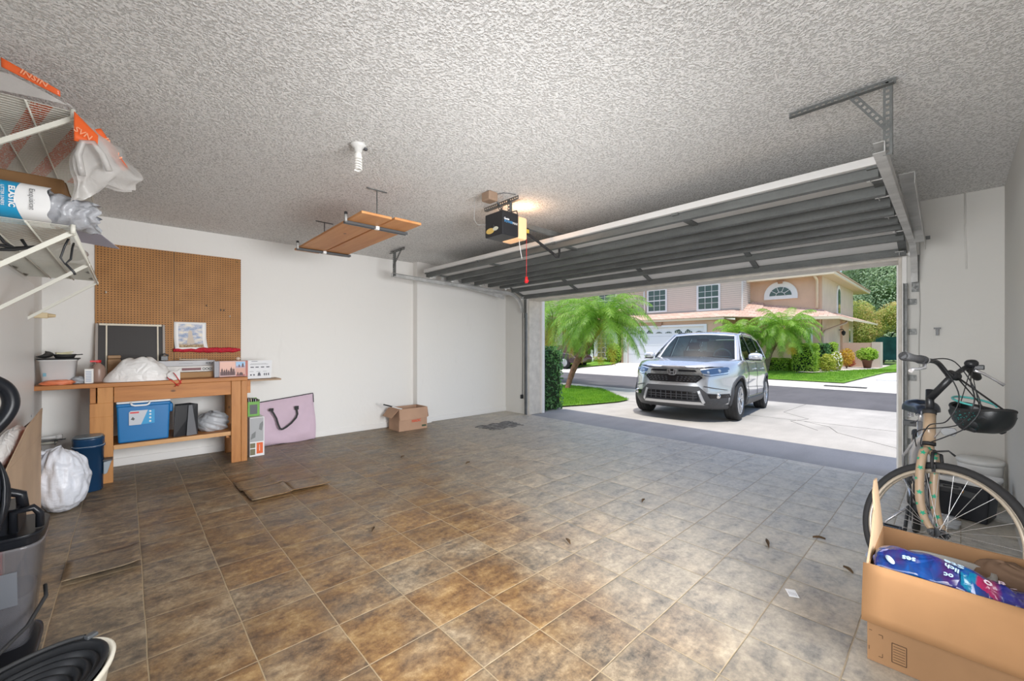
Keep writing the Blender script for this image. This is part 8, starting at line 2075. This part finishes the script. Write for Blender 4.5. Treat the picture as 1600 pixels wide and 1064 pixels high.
m = MB(); blob(m, (21.5, 15.9, 0.42), (0.35, 1.2, 0.20), 160, 0.09, rnd); m.build('blossoms', mat('pink_blossom', (0.80, 0.45, 0.38), 0.7), sg_, recalc=False)
ss = MB(); ss.lathe([(0, 0), (0.14, 0), (0.12, 0.25), (0.07, 0.3), (0.10, 0.5), (0.05, 0.62), (0.07, 0.72), (0, 0.8)], (21.3, 15.55, G), seg=14); tag(ss.build('garden_statue', wht), 'small white garden statue before the arched window', 'statue')
# trunks of a multi stem palm clump further left
for i, (x, y, lb) in enumerate(((20.8, 17.3, 'pale straight trunk left of the arched window'), (20.9, 18.4, 'pale leaning trunk furthest left beyond the street'))):
    m = MB(); m.tube(smooth([(x, y, 0.1), (x + .1, y + .15 * i, 1.2), (x, y + .3 * i, 2.6)]), 0.13, 10); tag(m.build('palm_trunk', barkg), lb, 'trunk', 'pale trunks')
# dark red car far left
rc_ = empty('parked_car', (19.5, 16.8, 0), 'dark maroon car parked across the street behind the hedge', 'car')
mar = mat('maroon_paint', (0.035, 0.008, 0.012), 0.25, coat=0.8)
m = MB(); prof = [(-2.1, 0.30), (-2.15, 0.62), (-1.75, 0.85), (-1.0, 0.92), (-0.35, 1.32), (0.9, 1.38), (1.7, 0.98), (2.15, 0.90), (2.2, 0.35)]
CX, CY = 17.9 + 1.2, 16.6
m.prism(prof, lambda a, b_, h: Vector((CX + h, CY + a, b_ - .08)), -0.82, 0.82); m.build('body', mar, rc_, bevel=0.10, seg=3)
m = MB(); m.prism([(-0.85, 0.95), (-0.30, 1.28), (0.85, 1.33), (1.45, 0.98)], lambda a, b_, h: Vector((CX + h, CY + a, b_ - .08)), -0.835, 0.835); m.build('windows', gl_, rc_, bevel=0.03)
for yy in (-1.35, 1.35):
    for sx_ in (-1, 1):
        m = MB(); m.lathe([(0, 0.10), (0.20, 0.10), (0.22, 0.08), (0.33, 0.09), (0.34, -0.09), (0, -0.1)], (CX + sx_ * .76, CY + yy, 0.25), (sx_, 0, 0), 24, mi=[1, 1, 0, 0, 0]); m.build('wheel', [tyre, M['rail']], rc_)

# ------------------------------------------------------------------ garden in front of the peach house
def hedge(name, x0, x1, y0, y1, z1, n, lb, seed, mt=green3, L=0.085, z0=0.12):
    h = empty(name, ((x0 + x1) / 2, (y0 + y1) / 2, z0), lb, 'hedge'); hedge_mesh(x0, x1, y0, y1, z0, z1, n, L, mt, 'foliage', h, seed, 0.06)
hedge('box_hedge', 20.75, 21.5, 4.0, 4.78, 1.27, 3600, 'large square lime green hedge block in front of the peach wall', 21)
hedge('low_hedge', 20.9, 21.5, 4.95, 5.95, 0.62, 1900, 'low clipped hedge left of the square hedge block', 22)
hedge('corner_hedge', 22.4, 23.1, 3.90, 4.45, 1.28, 2000, 'dark green hedge right behind the square block', 23, green2)
hedge('porch_hedge', 23.3, 24.0, 3.75, 4.0, 1.33, 1500, 'narrow hedge column nearest the porch', 24)
def shrub(name, c, s, n, mt, lb, seed, L=0.10, cat='shrub', blossoms=None):
    r = empty(name, (c[0], c[1], G), lb, cat); rnd = random.Random(seed); m = MB(); blob(m, c, s, n, L, rnd, shellk=.3); m.build('foliage', mt, r, recalc=False)
    m = MB()
    for k in range(5): m.tube([(c[0], c[1], G - .03), (c[0] + s[0] * .5 * math.cos(k * 1.3), c[1] + s[1] * .5 * math.sin(k * 1.3), c[2])], 0.012, 5)
    m.build('stems', bark, r)
    if blossoms: m = MB(); blob(m, (c[0] - .05, c[1], c[2] + .05), s, blossoms[1], 0.08, rnd, shellk=.8); m.build('blossoms', blossoms[0], r, recalc=False)
    return r
gy = leaf_mat('yellow_green_leaf', [(0.20, 0.30, 0.02), (0.45, 0.50, 0.06), (0.70, 0.66, 0.18)], 6, 0.5, 0.3)
shrub('fern_shrub', (21.6, 3.72, 0.50), (0.35, 0.30, 0.40), 900, gy, 'yellow green fern bush right of the square hedge', 31)
shrub('variegated_shrub', (22.3, 3.52, 0.55), (0.35, 0.22, 0.42), 800, gy, 'pale variegated shrub beside the fern bush', 32, blossoms=(mat('white_blossom', (0.85, 0.83, 0.75), 0.7), 120))
shrub('croton', (24.6, 3.50, 0.70), (0.35, 0.30, 0.42), 700, leaf_mat('croton_leaf', [(0.40, 0.22, 0.02), (0.70, 0.50, 0.05), (0.50, 0.12, 0.04)], 7, 0.5, 0.25), 'yellow and orange croton by the path', 33)
shrub('red_flowers', (26.2, 3.62, 0.42), (0.35, 0.25, 0.22), 400, leaf_mat('red_leaf', [(0.35, 0.05, 0.04), (0.6, 0.12, 0.07), (0.2, 0.25, 0.04)], 7), 'low red flowers at the end of the path', 34, cat='flowers')
def pot_plant(c, r, hgt, s, mt, lb, seed, potm):
    p = empty('potted_plant', (c[0], c[1], G), lb, 'potted plant', None)
    m = MB(); m.lathe([(0, 0), (r * .65, 0), (r, hgt * .85), (r * 1.12, hgt * .85), (r * 1.12, hgt), (r * .95, hgt), (r * .9, hgt * .8), (0, hgt * .8)], (c[0], c[1], G + .01), seg=24); m.build('pot', potm, p)
    rnd = random.Random(seed); m = MB(); blob(m, (c[0], c[1], G + hgt + s[2] * .8), s, 1100, 0.13, rnd, shellk=.2); m.build('foliage', mt, p, recalc=False)
pot_plant((25.6, 2.88), 0.20, 0.40, (0.42, 0.42, 0.32), green3, 'green bush in a brown pot standing before the low stucco wall', 41, mat('brown_pot', (0.16, 0.07, 0.04), 0.5))
pot_plant((27.4, 3.55), 0.18, 0.30, (0.42, 0.36, 0.30), leaf_mat('dusty_leaf', [(0.15, 0.22, 0.06), (0.35, 0.42, 0.14), (0.5, 0.5, 0.25)], 6), 'spiky plant in a dark pot beside the low wall', 42, M['dark'])
# low stucco wall with end return
lw_ = empty('garden_wall', (26.5, 3, G), 'low peach stucco garden wall with a pale end block', 'wall')
m = MB(); m.b2(26.6, 26.8, 2.83, 3.95, G, 1.37); m.build('long_wall', mat('peach_wall', (0.60, 0.42, 0.32), 0.9, bump=0.3, bscale=40), lw_)
m = MB(); m.b2(26.55, 27.5, 2.50, 2.82, G, 1.40); m.build('end_block', mat('pale_wall', (0.62, 0.52, 0.45), 0.9, bump=0.3, bscale=40), lw_)
# palms in front of the house
palm('house_palm', (20.6, 5.72, 0.1), (20.75, 5.60, 1.0), (20.5, 5.02, 2.0), 0.10, 0.17, 44, 1.42, 'curved pygmy palm in front of the peach wall, right of the silver car', 7, (green1, barkg, lbase, yell), el=(-0.5, 1.25), droop=1.5, ll=0.30, wd=0.020, nleaf=44, yellow=2)
palm('drive_palm', (19.9, 6.75, 0.05), (20.0, 6.7, 0.9), (20.0, 6.60, 1.75), 0.10, 0.16, 40, 1.30, 'palm with drooping fronds directly behind the silver car roof', 8, (green1, barkg, lbase, yell), el=(-0.5, 1.2), droop=1.6, ll=0.30, wd=0.020, nleaf=44, yellow=3)

# ------------------------------------------------------------------ trees and fence behind
def tree(name, c, s, trunk_h, n, L, mt, lb, seed, clumps=26, group=None):
    r = empty(name, (c[0], c[1], G - .2), lb, 'tree', group); rnd = random.Random(seed)
    m = MB()
    for k in range(clumps):
        d = rdir(rnd); cc = Vector(c) + Vector((d.x * s[0] * .62, d.y * s[1] * .62, d.z * s[2] * .62)) * rnd.uniform(.3, 1.0)
        q = rnd.uniform(.30, .46); blob(m, cc, (s[0] * q, s[1] * q, s[2] * q * .85), n // clumps, L, rnd, shellk=.45)
    m.build('crown', mt, r, recalc=False)
    m = MB(); m.tube([(c[0], c[1], -0.3), (c[0] + .1, c[1], c[2] - s[2] * .6), (c[0], c[1], c[2])], [.35, .28, .12], 10)
    for k in range(6): a = k * 1.05; m.tube([(c[0], c[1], c[2] - s[2] * .6), (c[0] + s[0] * .5 * math.cos(a), c[1] + s[1] * .5 * math.sin(a), c[2] + rnd.uniform(-.3, .4) * s[2])], [.14, .05], 7)
    m.build('trunk', barkg, r)
oakm = leaf_mat('oak_leaf', [(0.20, 0.30, 0.16), (0.38, 0.50, 0.28), (0.62, 0.74, 0.52)], 1.2, 0.5, 0.25)
mixm = leaf_mat('crape_leaf', [(0.14, 0.26, 0.05), (0.36, 0.46, 0.10), (0.68, 0.62, 0.22), (0.68, 0.38, 0.26)], 0.9, 0.5, 0.3)
tree('oak_tree', (47, 4.5, 6.3), (5.5, 5.5, 4.8), 3, 52000, 0.20, oakm, 'tall grey green oak rising behind the low stucco wall', 51, 34)
tree('oak_tree', (52, -3.0, 5.5), (5.5, 5.5, 4.6), 3, 34000, 0.22, oakm, 'grey green oak at the far right edge of the opening', 52, 26)
tree('flowering_tree', (38, 1.4, 3.2), (2.9, 3.0, 2.4), 2, 36000, 0.12, mixm, 'rounded tree with yellow and reddish blossoms by the garden wall', 53, 24)
tree('flowering_tree', (37.0, 4.9, 2.6), (2.1, 2.0, 2.0), 2, 20000, 0.12, mixm, 'smaller yellowish tree half hidden behind the house corner', 54, 16)
tree('backdrop_tree', (40, 26, 5.5), (7, 7, 5), 3, 16000, 0.4, oakm, 'green tree far behind the left palms', 55, 22)
fm = mat('teal_screen', (0.03, 0.12, 0.11), 0.8, var=0.3, vscale=2)
m = MB(); m.b2(46, 46.08, -14, 8.5, 0.0, 1.9); tag(m.build('fence_screen', fm), 'dark teal screened fence far behind the lawn', 'fence')
m = MB(); m.box((40.5, 0.6, 0.75), (0.5, 2.2, 0.10)); m.box((40.5, -0.2, 0.4), (0.4, 0.1, 0.7)); m.box((40.5, 1.4, 0.4), (0.4, 0.1, 0.7)); tag(m.build('park_bench', mat('pale_bench', (0.5, 0.52, 0.5), 0.6)), 'pale garden bench on the far lawn by the fence', 'bench')
rnd = random.Random(77)
bh_ = empty('back_hedge', (55, 5, 0), 'long dark green hedge line closing off the far lawn', 'hedge'); m = MB()
for k in range(14): blob(m, (56 + rnd.uniform(-1, 1), -16 + 3.4 * k, 2.0), (1.6, 2.4, 2.6), 900, 0.42, rnd, shellk=.5)
m.build('foliage', oakm, bh_, recalc=False)
m = MB(); m.b2(56, 57, -18, 32, 0, 3.2); m.build('branches', mat('far_hedge_core', (0.02, 0.05, 0.02), 1.0), bh_)
